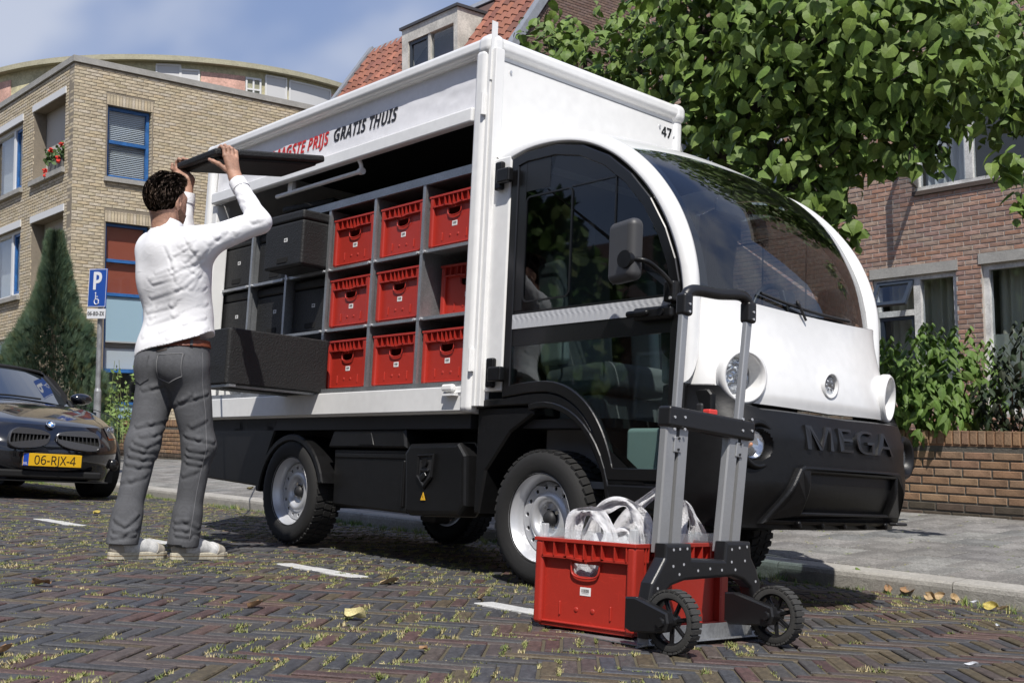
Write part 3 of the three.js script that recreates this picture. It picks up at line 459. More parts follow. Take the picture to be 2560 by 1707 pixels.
// ------- low garden wall along the pavement
{
  const gw = thing('garden_wall', 'low orange brown brick garden wall along the pavement', 'wall', null, [0, pathY(0, -4.72), -4.72]);
  gw.rotation.z = -Math.atan(PATHSLOPE);
  const list = [], mortar = M([0.15, 0.14, 0.12], 0.95, { mapT: N.speck, mapRep: 1.6, bump: N.fine, bumpScale: 0.006, bumpRep: 5 });
  const set = tintSet([[0.37, 0.225, 0.13], [0.34, 0.205, 0.12], [0.39, 0.25, 0.15], [0.31, 0.19, 0.12], [0.36, 0.235, 0.15]], 15, 50, 0.22, { rough: 0.9, mapT: N.stain, mapRep: 3.2, ...brickBump });
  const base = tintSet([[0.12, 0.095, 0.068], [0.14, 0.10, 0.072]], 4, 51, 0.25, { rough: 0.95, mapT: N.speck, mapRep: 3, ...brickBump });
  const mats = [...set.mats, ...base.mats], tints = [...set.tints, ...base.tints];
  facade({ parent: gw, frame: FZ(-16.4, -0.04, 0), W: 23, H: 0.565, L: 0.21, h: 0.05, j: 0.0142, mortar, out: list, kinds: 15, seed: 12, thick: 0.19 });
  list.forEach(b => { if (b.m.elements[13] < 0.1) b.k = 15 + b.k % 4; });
  const r = mulberry(3); for (let u = 0; u < 23; u += 0.064) list.push({ m: new THREE.Matrix4().compose(V3(-16.37 + u, 0.575, 0.004 + (r() - 0.5) * 0.006), new THREE.Quaternion().setFromEuler(new THREE.Euler(0, 0, PI / 2 + (r() - 0.5) * 0.03)), V3(0.47, 1.02, 1)), k: Math.floor(r() * 15) });
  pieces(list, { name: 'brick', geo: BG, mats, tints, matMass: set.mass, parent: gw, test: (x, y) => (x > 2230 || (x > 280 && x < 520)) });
  put('coping', b2(-16.4, 6.6, 0.51, 0.618, -0.19, -0.004), M([0.32, 0.18, 0.10], 0.9, { mapT: N.stain, mapRep: 2, ...brickBump }), gw);
  // soil of the front gardens behind it
  const soil = struct('garden_soil', [bx(40, 0.1, 6.1, -2, pathY(-2) + 0.05, -7.95)], M([0.07, 0.05, 0.035], 0.95, { mapT: N.speck, mapRep: 1 }));
}
// ---------------------------------------------------------------- the other side of the street, behind the camera: what the glass and paint mirror
{
  const br = M([0.24, 0.13, 0.09], 0.9, { mapT: N.stain, mapRep: 0.5 }), roof = M([0.12, 0.07, 0.055], 0.85), fr = M([0.6, 0.6, 0.58], 0.5), gl = M([0.5, 0.48, 0.44], 0.85), r = mulberry(14);
  for (let k = 0; k < 5; k++) {
    const x0 = -38 + k * 11, h = thing('terrace_house', ['brick terrace house with dark roof, at the far end of the row opposite', 'brick terrace house with dark roof, second from the far end opposite', 'brick terrace house with dark roof, in the middle of the row opposite', 'brick terrace house with dark roof, second from the near end opposite', 'brick terrace house with dark roof, at the near end of the row opposite'][k], 'house', null, [x0, -0.3, 17], 0, 'terrace houses across the street');
    put('wall', b2(0, 10.98, 0, 6, 0, 7), br, h);
    const rg = ext([[-0.4, 5.95], [7.4, 5.95], [3.5, 9.6]], 10.97); rg.rotateY(-PI / 2); rg.translate(10.975, 0, 0); put('roof', rg, roof, h);
    for (const y of [0.9, 3.7]) for (let i = 0; i < 4; i++) { const w = put('window', frameBox(1 + i * 2.5, 2.7 + i * 2.5, y, y + 1.6, 0.08, 0.12, 0.04), fr, h); put('curtain', b2(1.05 + i * 2.5, 2.65 + i * 2.5, y + 0.05, y + 1.55, -0.02, -0.012), gl, w); }
  }
  const g = leafGeo([[0, 0], [0.2, 0.4], [0.6, 0.42], [1, 0]], 0.2, 0.2);
  for (const [x, z, R, seed, lab] of [[-13, 10.5, 2.6, 1, 'round leafy street tree by the far opposite houses'], [-5.5, 11, 2.9, 2, 'tall leafy street tree in front of the middle opposite house'], [3, 11.5, 2.8, 3, 'leafy street tree behind the viewpoint across the street']]) {
    const t = thing('street_tree', lab, 'tree', null, [x, 0.0, z], 0, 'street trees across the street'), q = mulberry(seed);
    put('trunk', tube([V3(0, -0.5, 0), V3(0.05, 1.5, 0), V3(0, 3.6, 0.05)], 0.16, 10, 8), M([0.09, 0.075, 0.06], 0.95), t);
    const n = 2600, im = new THREE.InstancedMesh(g, M([1, 1, 1], 0.7), n);
    for (let i = 0; i < n; i++) { const u = q() * 2 - 1, a = q() * 6.283, s = Math.sqrt(1 - u * u), k = R * (0.45 + 0.55 * Math.sqrt(q())) * (0.8 + 0.45 * fbm((a / 6.283) % 1, (u + 1) / 2, 6, 2, seed)), p = V3(s * Math.cos(a) * k, 4.4 + u * k * 0.95, s * Math.sin(a) * k), e = 0.26 + q() * 0.2; im.setMatrixAt(i, new THREE.Matrix4().compose(p, new THREE.Quaternion().setFromEuler(new THREE.Euler(q() * 6, q() * 6, q() * 6)), V3(e, e, e))); im.setColorAt(i, new THREE.Color().setRGB(0.07 + q() * 0.05, 0.13 + q() * 0.06, 0.03)); }
    im.name = 'crown'; im.userData.kind = 'stuff'; t.add(im);
  }
}
// ---------------------------------------------------------------- trees and shrubs
const atPx = (px, py, d) => V3((px - 1280) / PXF * d, -(py - 853.5) / PXF * d, -d).applyMatrix4(camera.matrixWorld);
function leafGeo(outline, fold, droop) {   // outline half-widths along the blade; length 1 along +y from the stalk
  const pos = [], uv = [], P = (w, t, s) => [s * w, t, -Math.abs(w) * fold - droop * t * t];
  for (const s of [1, -1]) for (let k = 0; k < outline.length - 1; k++) { const [t0, w0] = outline[k], [t1, w1] = outline[k + 1], a = [0, t0, -droop * t0 * t0], b = P(w0, t0, s), c = P(w1, t1, s), d = [0, t1, -droop * t1 * t1]; const tri = (p, q, r) => { const l = s > 0 ? [p, q, r] : [p, r, q]; for (const v of l) { pos.push(...v); uv.push(v[0], v[1]); } }; if (w0 > 0) tri(a, b, c); if (w1 > 0 || true) tri(a, c, d); }
  const g = new THREE.BufferGeometry(); g.setAttribute('position', new THREE.Float32BufferAttribute(pos, 3)); g.setAttribute('uv', new THREE.Float32BufferAttribute(uv, 2)); g.computeVertexNormals(); return g;
}
const veins = tex(256, (u, v) => { const x = Math.abs(((u + 0.5) % 1) - 0.5); const m = x < 0.012 ? 0.3 : 0, s = Math.abs(((v - x * 0.9) * 7) % 1 - 0.5) < 0.05 ? 0.14 : 0; return 0.72 + 0.16 * fbm(u, v, 8, 4, 3) + m * 0.4 + s; });
function leafSet(cols, n, seed, thr = 0.35) { return tintSet(cols, n, seed, 0.3, { phys: true, rough: 0.58, specularIntensity: 0.6, transmission: thr, thickness: 0, mapT: veins }); }
const qd = (n, up, spin) => { const z = n.clone().normalize(), x = up.clone().cross(z).normalize(), y = z.clone().cross(x); return new THREE.Quaternion().setFromRotationMatrix(new THREE.Matrix4().makeBasis(x, y, z)).multiply(new THREE.Quaternion().setFromEuler(new THREE.Euler(0, 0, spin))); };
// leaves hung over a cloud of clumps
function leafCloud(clumps, per, size, r, origin, lean) {
  const list = [];
  for (const [c, rad, dens] of clumps) {
    const n = Math.round(per * rad * rad * (dens ?? 1));
    for (let k = 0; k < n; k++) {
      const u = r() * 2 - 1, a = r() * 2 * PI, s = Math.sqrt(1 - u * u), dir = V3(s * Math.cos(a), u, s * Math.sin(a)), R = rad * Math.pow(0.35 + 0.65 * r(), 0.6) * (1 + 0.35 * (fbm((a / 6.3 + 3) % 1, u * 0.5 + 0.5, 6, 2, 8) - 0.5));
      const p = c.clone().addScaledVector(dir, R); p.y += (r() - 0.5) * 0.04;
      const nrm = dir.clone().multiplyScalar(0.55).add(V3((r() - 0.5) * 1.7, 0.5 + (r() - 0.5) * 1.3, (r() - 0.5) * 1.7)).addScaledVector(lean, 0.4);
      const sc = size * (0.55 + r() * 0.75);
      list.push({ m: new THREE.Matrix4().compose(p.sub(origin), qd(nrm, V3(0, -1, 0.001), (r() - 0.5) * 1.9), V3(sc * (0.85 + r() * 0.25), sc, sc)), k: Math.floor(r() * 12) });
    }
  }
  return list;
}
{
  const r = mulberry(123), root = V3(-1.55, pathY(-1.55, -3.35), -3.35), t = thing('linden_tree', 'broad leafy linden tree standing on the pavement behind the truck', 'tree', null, root.toArray());
  const spec = [[2000, 60, 7.2, .55], [2250, 90, 7.0, .6], [2480, 50, 8.8, .6], [1800, 70, 7.8, .55], [1700, 20, 8.2, .45], [2100, 210, 7.2, .48], [2350, 190, 6.9, .42], [2520, 130, 9.0, .5], [1900, 240, 7.6, .5], [1750, 200, 8.2, .52], [1610, 170, 8.8, .42], [1490, 165, 9.3, .38], [1395, 150, 9.8, .34], [1560, 260, 9, .42], [1680, 330, 8.4, .38], [1820, 370, 7.8, .38], [1950, 390, 7.3, .34], [2060, 390, 7.2, .26], [2085, 480, 7.1, .16], [2125, 560, 7.1, .10], [2010, 470, 7.2, .2], [2190, 320, 7, .28], [2290, 300, 6.9, .16], [2345, 380, 6.8, .09], [2285, 390, 6.8, .07], [2495, 280, 8.8, .26], [2530, 400, 6.3, .11], [2556, 500, 6.3, .07], [2560, 240, 8.9, .34], [1345, 110, 10, .24], [1440, 75, 9.8, .16, .7], [1540, 60, 9.4, .12, .7], [2110, 330, 7.1, .26], [1490, 20, 9.6, .07, .8], [1380, 30, 9.9, .08, .8], [1640, 70, 8.8, .26],
    [2250, -140, 7.2, .6], [1900, -130, 7.8, .6], [2050, 120, 8.2, .7], [2300, 100, 8.0, .7], [1850, 150, 8.8, .6]];
  const clumps = spec.map(([x, y, d, rad, q]) => [atPx(x, y, d), rad, q]);
  const bark = M([0.085, 0.072, 0.058], 0.95, { mapT: N.speck, mapRep: 3, bump: N.fine, bumpScale: 0.02, bumpRep: 4 });
  const fork = V3(0, 2.1, 0), tg = [tube([V3(0, -0.05, 0), V3(0.02, 0.8, 0.01), V3(-0.01, 1.5, 0), fork], 0.13, 14, 12)];
  put('trunk', tg, bark, t);
  // a handful of main limbs; every other bough leaves the nearest of them
  const mains = [0, 3, 12, 16, 20, 8].filter(k => clumps[k]).map((k, q) => { const e = clumps[k][0].clone().sub(root), st = V3(0, 1.5 + 0.13 * q, 0); return new THREE.CatmullRomCurve3([st, st.clone().lerp(e, 0.3).add(V3(0, 0.28, 0)), st.clone().lerp(e, 0.7).add(V3(0.05, 0.12, 0)), e]); });
  const limb = (c, r0, r1) => grid(7, 16, (u, v) => { const q = c.getPoint(v), tg = c.getTangent(v), a = u * 2 * PI, n1 = V3(0.3, 0.2, 1).cross(tg).normalize(), n2 = tg.clone().cross(n1), w = lerp(r0, r1, v); return [q.x + (n1.x * Math.cos(a) + n2.x * Math.sin(a)) * w, q.y + (n1.y * Math.cos(a) + n2.y * Math.sin(a)) * w, q.z + (n1.z * Math.cos(a) + n2.z * Math.sin(a)) * w]; });
  mains.forEach(c => putRaw('limb', limb(c, 0.07, 0.02), bark, t));
  clumps.forEach(([c, rad], i) => { if (rad < 0.2) return; const e = c.clone().sub(root); let best = null; for (const m of mains) for (const f of [0.35, 0.5, 0.65, 0.8]) { const q = m.getPoint(f), d = q.distanceTo(e) + 0.2 * f; if (!best || d < best.d) best = { d, q }; } if (best.d < 0.15) return; putRaw('limb', limb(new THREE.CatmullRomCurve3([best.q, best.q.clone().lerp(e, 0.5).add(V3(0, 0.12, 0.05)), e]), 0.024, 0.007), bark, t); });
  const crown = new THREE.Group(); crown.name = 'crown'; t.add(crown);
  const heart = leafGeo([[0.0, 0.0], [-0.11, 0.20], [-0.02, 0.40], [0.22, 0.50], [0.46, 0.45], [0.68, 0.27], [0.85, 0.10], [1.02, 0.0]], 0.28, 0.3);
  const set = leafSet([[0.20, 0.32, 0.055], [0.17, 0.28, 0.048], [0.22, 0.34, 0.065], [0.15, 0.25, 0.045], [0.19, 0.30, 0.065], [0.235, 0.35, 0.06]], 12, 41, 0.22);
  const list = leafCloud(clumps, 1450, 0.088, r, root, V3(0.4, 0.2, 0.4));
  // sprigs hanging below the rim
  for (const [x, y, d, n, dx, dy] of [[2105, 510, 7.1, 22, 20, 110], [2075, 430, 7.1, 26, 25, 110], [2040, 480, 7.1, 16, 30, 70], [2345, 360, 6.8, 10, 5, 80], [2290, 340, 6.85, 10, 5, 80], [2530, 380, 6.3, 10, 15, 80], [2560, 480, 6.3, 8, 5, 80], [1420, 40, 9.7, 14, 10, 60], [1530, 40, 9.4, 9, 4, 60], [2180, 380, 7, 12, 40, 60], [2230, 360, 6.95, 10, 20, 60], [1880, 430, 7.5, 14, 60, 40], [2000, 520, 7.2, 14, 50, 60]]) for (let k = 0; k < n; k++) { const p = atPx(x + (r() - 0.5) * 60 + dx * (k / n), y + dy * k / n + (r() - 0.5) * 16, d + (r() - 0.5) * 0.15), sc = 0.085 * (0.6 + r() * 0.6); list.push({ m: new THREE.Matrix4().compose(p.sub(root), qd(V3(0.6 + (r() - 0.5), 0.3 + r() * 0.4, 0.6 + (r() - 0.5)), V3(0, -1, 0), (r() - 0.5) * 1.4), V3(sc, sc, sc)), k: Math.floor(r() * 12) }); }
  const lobe = [[0.0, 0.0], [-0.11, 0.20], [-0.02, 0.40], [0.22, 0.50], [0.46, 0.45], [0.68, 0.27], [0.85, 0.10], [1.02, 0.0]];
  const kinds = [heart, leafGeo(lobe.map(([a, w]) => [a, w * 0.9]), 0.55, 0.1), leafGeo(lobe.map(([a, w]) => [a * 0.95, w * (1 + 0.1 * Math.sin(a * 20))]), 0.1, 0.55), leafGeo(lobe.map(([a, w]) => [a, w * (0.92 + 0.12 * Math.sin(a * 27))]), -0.25, 0.35)];
  kinds.forEach((geo, q) => pieces(list.filter((_, i) => i % 4 === q), { name: 'leaf', geo, mats: set.mats, tints: set.tints, matMass: set.mass, parent: crown, most: 74, test: (x, y) => y < 640 && x > 1280 }));
  for (let k = 0; k < 60; k++) { const [c, rad] = clumps[Math.floor(r() * clumps.length)], a = r() * 6.28, e = c.clone().add(V3(Math.cos(a) * rad, (r() - 0.6) * rad, Math.sin(a) * rad)).sub(root), s = c.clone().sub(root); putRaw('twig', tube([s, s.clone().lerp(e, 0.5).add(V3(0, 0.05, 0)), e], 0.005, 8, 4), bark, t); }
}
// shrubs behind the garden wall
function shrub(name, label, base, clumps, set, size, per, seed, geo, stems) {
  const r = mulberry(seed), t = thing(name, label, 'shrub', null, base.toArray());
  const tw = M([0.09, 0.06, 0.035], 0.9); clumps.forEach(([c, rad], i) => { if (i % 2 === 0 || stems) put('stem', tube([V3((r() - 0.5) * 0.3, -0.1, (r() - 0.5) * 0.3), c.clone().sub(base).multiplyScalar(0.55).add(V3(0, 0.05, 0)), c.clone().sub(base)], 0.008, 10, 5), tw, t); });
  const fol = new THREE.Group(); fol.name = 'foliage'; t.add(fol);
  const list = leafCloud(clumps, per, size, r, base, V3(0.3, 0.3, 0.4));
  // upright shoots
  for (const [c, rad] of clumps) for (let k = 0; k < 3; k++) { const a = r() * 6.28, o = c.clone().add(V3(Math.cos(a) * rad * 0.6, rad * 0.75, Math.sin(a) * rad * 0.6)); for (let q = 0; q < 9; q++) { const b = q * 2.4, n = V3(Math.cos(b), 1.1, Math.sin(b)), sc = size * (1.0 - q * 0.05); list.push({ m: new THREE.Matrix4().compose(o.clone().add(V3(Math.cos(b) * 0.012, q * 0.018, Math.sin(b) * 0.012)).sub(base), qd(n, V3(Math.cos(b), 0.5, Math.sin(b)), 0), V3(sc, sc, sc)), k: Math.floor(r() * 12) }); } }
  pieces(list, { name: 'leaf', geo, mats: set.mats, tints: set.tints, matMass: set.mass, parent: fol, test: (x, y) => x > 2100 && y < 1100 });
  return t;
}
{
  const point = leafGeo([[0.0, 0.0], [0.18, 0.2], [0.4, 0.27], [0.65, 0.19], [0.85, 0.08], [1.0, 0.0]], 0.3, 0.25);
  const g1 = leafSet([[0.17, 0.30, 0.05], [0.19, 0.33, 0.06], [0.15, 0.26, 0.045], [0.21, 0.35, 0.07]], 12, 5, 0.35), g2 = leafSet([[0.035, 0.065, 0.025], [0.045, 0.075, 0.03], [0.055, 0.07, 0.04]], 12, 6, 0.2);
  const c = (l) => l.map(([x, y, d, rad]) => [atPx(x, y, d), rad]);
  const b1 = atPx(2330, 1110, 9.1); b1.y = pathY(b1.x) + 0.08;
  shrub('green_shrub', 'bright green leafy shrub behind the low garden wall', b1, c([[2260, 960, 8.9, .3], [2340, 930, 9.0, .3], [2420, 960, 9.0, .28], [2300, 1030, 8.9, .3], [2400, 1040, 8.9, .28], [2220, 1030, 9, .24], [2460, 1010, 9, .2], [2340, 1010, 8.8, .26], [2215, 940, 9, .18], [2410, 890, 9, .13], [2325, 875, 9, .1]]), g1, 0.10, 1900, 11, point);
  const b2_ = atPx(2540, 1100, 8.6); b2_.y = pathY(b2_.x) + 0.08;
  shrub('dark_shrub', 'dark green fine leaved shrub rising beside the bright shrub', b2_, c([[2530, 960, 8.5, .2], [2500, 1010, 8.6, .22], [2570, 1020, 8.5, .25], [2555, 880, 8.5, .13], [2480, 1060, 8.6, .15], [2600, 940, 8.5, .25]]), g2, 0.08, 1300, 12, point, 1);
}
// conifer in front of the flats: whorls of feathery scale sprays
{
  const c0 = atPx(128, 1000, 18.6); c0.y = 0.25; const t = thing('conifer', 'dense blue green conifer tapering to a point beside the flats', 'tree', null, c0.toArray()), r = mulberry(77), Hh = 3.75;
  put('trunk', tube([V3(0, 0, 0), V3(0, 1.5, 0), V3(0.02, 3.6, 0)], 0.05, 10, 8), M([0.07, 0.05, 0.035], 0.95), t);
  const spray = []; for (let k = 0; k < 9; k++) { const a = (k / 8 - 0.5) * 1.6, l = 1 - 0.35 * Math.abs(k / 8 - 0.5) * 2, w = 0.10; spray.push(Math.sin(a) * 0.2 - w * 0.5 * Math.cos(a), 0.1, 0.02 * (k % 2), Math.sin(a) * 0.2 + w * 0.5 * Math.cos(a), 0.1, 0, Math.sin(a) * l, Math.cos(a) * l, 0.08 * Math.sin(k * 2)); }
  const g = new THREE.BufferGeometry(); g.setAttribute('position', new THREE.Float32BufferAttribute(spray, 3)); g.computeVertexNormals();
  const n = 15000, im = new THREE.InstancedMesh(g, M([1, 1, 1], 0.8), n), prof = h => h > 0.62 ? lerp(0.34, 0.03, Math.pow((h - 0.62) / 0.38, 0.8)) : h > 0.2 ? lerp(0.98, 0.34, Math.pow((h - 0.2) / 0.42, 1.1)) : lerp(0.8, 0.98, h / 0.2), cols = [[0.030, 0.062, 0.032], [0.042, 0.082, 0.040], [0.055, 0.095, 0.045], [0.07, 0.085, 0.03], [0.05, 0.095, 0.06], [0.10, 0.15, 0.085], [0.085, 0.13, 0.08]].map(q => new THREE.Color().setRGB(...q));
  for (let i = 0; i < n; i++) { const h = Math.pow(r(), 1.25), a = r() * 2 * PI, lump = 1 + 0.42 * (fbm((a / 6.2832 + 1) % 1, h, 9, 3, 5) - 0.5) * 2, R = prof(h) * lump * (0.62 + 0.46 * Math.sqrt(r())), p = V3(Math.cos(a) * R, 0.15 + h * (Hh - 0.2), Math.sin(a) * R), out = V3(Math.cos(a), 0.9 + 0.8 * r(), Math.sin(a)), s = 0.08 + r() * 0.12; const y = out.normalize(), x = V3(-Math.sin(a) + (r() - 0.5) * 1.6, (r() - 0.5), Math.cos(a) + (r() - 0.5) * 1.6).cross(y).normalize(), z = x.clone().cross(y); im.setMatrixAt(i, new THREE.Matrix4().makeBasis(x.multiplyScalar(s), y.clone().multiplyScalar(s), z.multiplyScalar(s)).setPosition(p)); im.setColorAt(i, cols[Math.floor(r() * 7)]); }
  im.name = 'crown'; im.userData.kind = 'stuff'; t.add(im);
}
// wild weeds by the flats and along the kerb
{
  const w = atPx(318, 1050, 17.6); w.y = pathY(w.x, w.z) + 0.3; const r = mulberry(8), t = thing('wild_weed', 'tall spindly green weeds behind the garden wall by the flats', 'weed', null, w.toArray()), L = [], S = [];
  for (let k = 0; k < 16; k++) { const x = (r() - 0.5) * 0.7, z = (r() - 0.5) * 0.5, h = 0.5 + r() * 0.85, e = V3(x + (r() - 0.5) * 0.3, h, z + (r() - 0.5) * 0.2); S.push(tube([V3(x, 0, z), V3(x, h * 0.5, z), e], 0.004, 6, 4)); for (let q = 0; q < 22; q++) { const f = 0.25 + 0.75 * r(), g = new THREE.CircleGeometry(0.028 + r() * 0.02, 4); g.scale(0.45, 1, 1); xf(g, lerp(x, e.x, f) + (r() - 0.5) * 0.08, h * f, lerp(z, e.z, f) + (r() - 0.5) * 0.08, r() * 3, r() * 6, r() * 3); L.push(g); } }
  put('stem', S, M([0.2, 0.24, 0.09], 0.8), t); put('foliage', L, M([0.16, 0.24, 0.06], 0.7), t);
  const im = new THREE.InstancedMesh(tuftGeo(5, 16, 0.035, 0.03), M([1, 1, 1], 0.8), 900), cols = [[0.12, 0.2, 0.04], [0.2, 0.25, 0.06], [0.3, 0.28, 0.1], [0.09, 0.15, 0.03]].map(c => new THREE.Color().setRGB(...c));
  for (let i = 0; i < 900; i++) { const x = -12 + 17 * r(), cl = fbm((x + 20) / 40, 0.3, 60, 3, 4); const s = 0.35 + 1.0 * r() * (cl > 0.5 ? 1.2 : 0.5); im.setMatrixAt(i, new THREE.Matrix4().compose(V3(x, -0.006, -1.80 + Math.pow(r(), 2) * 0.22), new THREE.Quaternion().setFromEuler(new THREE.Euler(0, r() * 6.3, 0)), V3(s, s, s))); im.setColorAt(i, cols[Math.floor(r() * 4)]); }
  const pw = new THREE.InstancedMesh(tuftGeo(9, 12, 0.014, 0.02), M([1, 1, 1], 0.8), 420);
  for (let i = 0; i < 420; i++) { const row = Math.floor(r() * 9), along = r() < 0.7, x = along ? -3 + 8 * r() : -17 + Math.round((15 + 7 * r()) / 0.3) * 0.3 + 0.15 + (row % 2) * 0.15, z = along ? -2.002 - row * 0.3 : -2.152 - row * 0.3 + (r() - 0.5) * 0.26, s = 0.4 + r() * 0.9; pw.setMatrixAt(i, new THREE.Matrix4().compose(V3(x, -0.004, z), new THREE.Quaternion().setFromEuler(new THREE.Euler(0, r() * 6.3, 0)), V3(s, s * 0.7, s))); pw.setColorAt(i, cols[1 + Math.floor(r() * 2)]); }
  pw.name = 'pavement_weeds'; pw.userData = { kind: 'stuff', label: 'sparse yellow green weeds between the pavement slabs', category: 'weeds' }; PATH.decompose(pw.position, pw.quaternion, pw.scale); scene.add(pw);
  im.name = 'kerb_weeds'; im.userData = { kind: 'stuff', label: 'small green weeds growing along the foot of the kerb', category: 'weeds' }; ROAD.decompose(im.position, im.quaternion, im.scale); scene.add(im);
}
// ---------------------------------------------------------------- the electric delivery truck (its own axes: x forward, y up, z to the open side)
const ZC = -0.71;
const truck = thing('delivery_truck', 'white electric delivery truck with rounded cab and open side shelves', 'truck', VAN);
{
  const P = (n, g, m, p = truck) => put(n, g, m, p);
  // --- cargo body
  const body = P('cargo_floor', [b2(-3.36, -0.45, 0.77, 0.87, -1.41, 0.0, 0.01), b2(-3.36, -0.5, 0.78, 0.90, -0.005, 0.028, 0.006)], MAT.white);
  P('floor_edge', [b2(-3.34, -0.53, 0.872, 0.925, -0.12, 0.018)], MAT.zinc);
  P('front_wall', [b2(-0.47, -0.43, 0.8, 2.6, -1.40, -0.03)], MAT.whitePanel);
  P('far_wall', [b2(-3.34, -0.48, 0.87, 2.58, -1.41, -1.37)], MAT.whitePanel);
  P('rear_wall', [b2(-3.37, -3.33, 0.78, 2.58, -1.40, -0.02)], MAT.whitePanel);
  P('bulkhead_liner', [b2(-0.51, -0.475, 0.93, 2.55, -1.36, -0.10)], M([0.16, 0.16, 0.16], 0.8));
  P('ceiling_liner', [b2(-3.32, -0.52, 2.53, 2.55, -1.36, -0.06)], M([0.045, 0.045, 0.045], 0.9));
  P('rear_liner', [b2(-3.325, -3.3, 0.93, 2.53, -1.36, -0.06)], MAT.whitePanel);
  P('roof', [b2(-3.38, -0.42, 2.556, 2.615, -1.43, 0.012, 0.028)], MAT.white);
  P('roof_rail', [xf(new RoundedBoxGeometry(2.93, 0.075, 0.06, 4, 0.028), -1.905, 2.598, 0.006)], MAT.white);
  P('roof_rail', [xf(new RoundedBoxGeometry(0.075, 0.085, 1.45, 4, 0.034), -0.437, 2.597, -0.71)], MAT.white);
  for (const z of [0.0, -1.42]) P('corner_cap', [xf(new RoundedBoxGeometry(0.12, 0.115, 0.11, 5, 0.045), -0.455, 2.592, z + (z ? 0.02 : -0.012))], MAT.white);
  P('corner_cap', [xf(new RoundedBoxGeometry(0.09, 0.11, 0.1, 4, 0.04), -3.35, 2.588, -0.012)], MAT.white);
  // corner posts
  const post = P('corner_post', [xf(new RoundedBoxGeometry(0.085, 1.8, 0.075, 4, 0.03), -0.475, 1.67, 0.005)], MAT.white);
  P('door_track', [b2(-0.428, -0.405, 0.80, 2.60, -0.02, 0.032, 0.004), b2(-0.40, -0.372, 0.80, 2.56, -0.03, 0.026, 0.004)], MAT.whitePanel, post);
  P('flange', [b2(-0.404, -0.4, 2.40, 2.70, 0.0, 0.036)], MAT.white, post);
  for (const y of [2.28, 1.02]) P('hinge', [b2(-0.436, -0.424, y - 0.055, y + 0.055, 0.028, 0.046, 0.003), cyl(0.008, 0.008, 0.11, 10, -0.432, y, 0.05)], MAT.white, post);
  P('corner_post', [xf(new RoundedBoxGeometry(0.075, 1.76, 0.075, 4, 0.03), -0.452, 1.68, -1.405)], MAT.white);
  P('corner_post', [xf(new RoundedBoxGeometry(0.07, 1.75, 0.07, 4, 0.028), -3.345, 1.67, -0.01)], MAT.white);
  P('door_jamb', [b2(-3.31, -3.24, 0.93, 2.22, -0.10, 0.0, 0.01)], MAT.whitePanel);
  for (const [y, z] of [[2.485, -0.12], [2.485, -1.25], [2.45, -1.375], [1.9, -1.385]]) P('rivet', [cyl(0.008, 0.007, 0.008, 10, -0.427, y, z, 0, 0, PI / 2)], MAT.silver);
  P('seam', [b2(-0.4325, -0.4285, 2.528, 2.533, -1.36, -0.06)], M([0.3, 0.3, 0.3], 0.6));
  // fleet number
  const no = text('47', 0.058, 0.0015); no.rotateY(PI / 2); no.translate(-0.4285, 2.435, -1.268); P('number', [no], MAT.blackGloss);
  // latches at the foot of the post
  const latch = P('latch', [xf(new RoundedBoxGeometry(0.085, 0.035, 0.03, 3, 0.012), -0.59, 0.892, 0.045), b2(-0.62, -0.53, 0.853, 0.862, 0.0, 0.06), cyl(0.006, 0.006, 0.12, 8, -0.56, 0.87, 0.03, 0, 0, PI / 2)], MAT.whitePanel);
  // banner above the opening
  P('banner_rail', [xf(new RoundedBoxGeometry(2.74, 0.078, 0.05, 3, 0.012), -1.905, 2.255, 0.006)], MAT.white);
  const banZ = (x, y) => { const u = (x + 3.30) / 2.785, v = (y - 2.285) / 0.28; return -0.022 + 0.0045 * (fbm(clamp(u, 0, 0.999), v * 0.3, 24, 2, 7) - 0.5) * Math.sin(PI * clamp(v)) * 2.2; };
  const wob = grid(280, 12, (u, v) => { const x = lerp(-3.30, -0.515, u), y = lerp(2.285, 2.565, v); return [x, y, banZ(x, y)]; });
  const banner = P('banner', [wob], M([0.78, 0.78, 0.81], 0.5, { mapT: N.soft, mapRep: 0.8 }));
  const words = (s, x, m) => { const g = text(s, 0.078, 0.001); g.applyMatrix4(new THREE.Matrix4().set(0.88, 0.20, 0, 0, 0, 1, 0, 0, 0, 0, 1, 0, 0, 0, 0, 1)); g.computeBoundingBox(); const w = g.boundingBox.max.x - g.boundingBox.min.x; g.translate(x - w, 2.385, 0); { const p = g.attributes.position; for (let i = 0; i < p.count; i++) p.setZ(i, banZ(p.getX(i), p.getY(i)) + 0.003 + p.getZ(i)); } put('lettering', [g], m, banner); return w; };
  const ink = M([0.012, 0.012, 0.016], 0.55), inkR = M([0.55, 0.02, 0.02], 0.55);
  let wx = -1.25; wx -= words('GRATIS THUIS', wx, ink) + 0.05; words('LAAGSTE PRIJS', wx, inkR);
  // roller rod hanging from the rail
  const rod = P('roller_rod', [cyl(0.013, 0.013, 0.93, 10, -2.04, 2.16, -0.03, 0, 0, PI / 2), cyl(0.02, 0.02, 0.03, 12, -1.575, 2.16, -0.03, 0, 0, PI / 2)], MAT.whitePanel);
  P('bracket', [tube([[-1.58, 2.235, 0.0], [-1.57, 2.2, -0.02], [-1.575, 2.165, -0.03]], 0.012, 10, 6)], MAT.whitePanel, rod); P('bracket', [b2(-2.36, -2.31, 2.16, 2.22, -0.045, -0.02)], MAT.whitePanel, rod);
  // --- shelves
  const rack = P('shelf_rack', [b2(-3.3, -0.55, 2.0, 2.045, -0.105, -0.08), b2(-3.3, -0.55, 2.035, 2.042, -0.75, -0.105)], MAT.zinc);
  const cols = [-3.33, -2.87, -2.42, -1.955, -1.49, -1.04, -0.585];
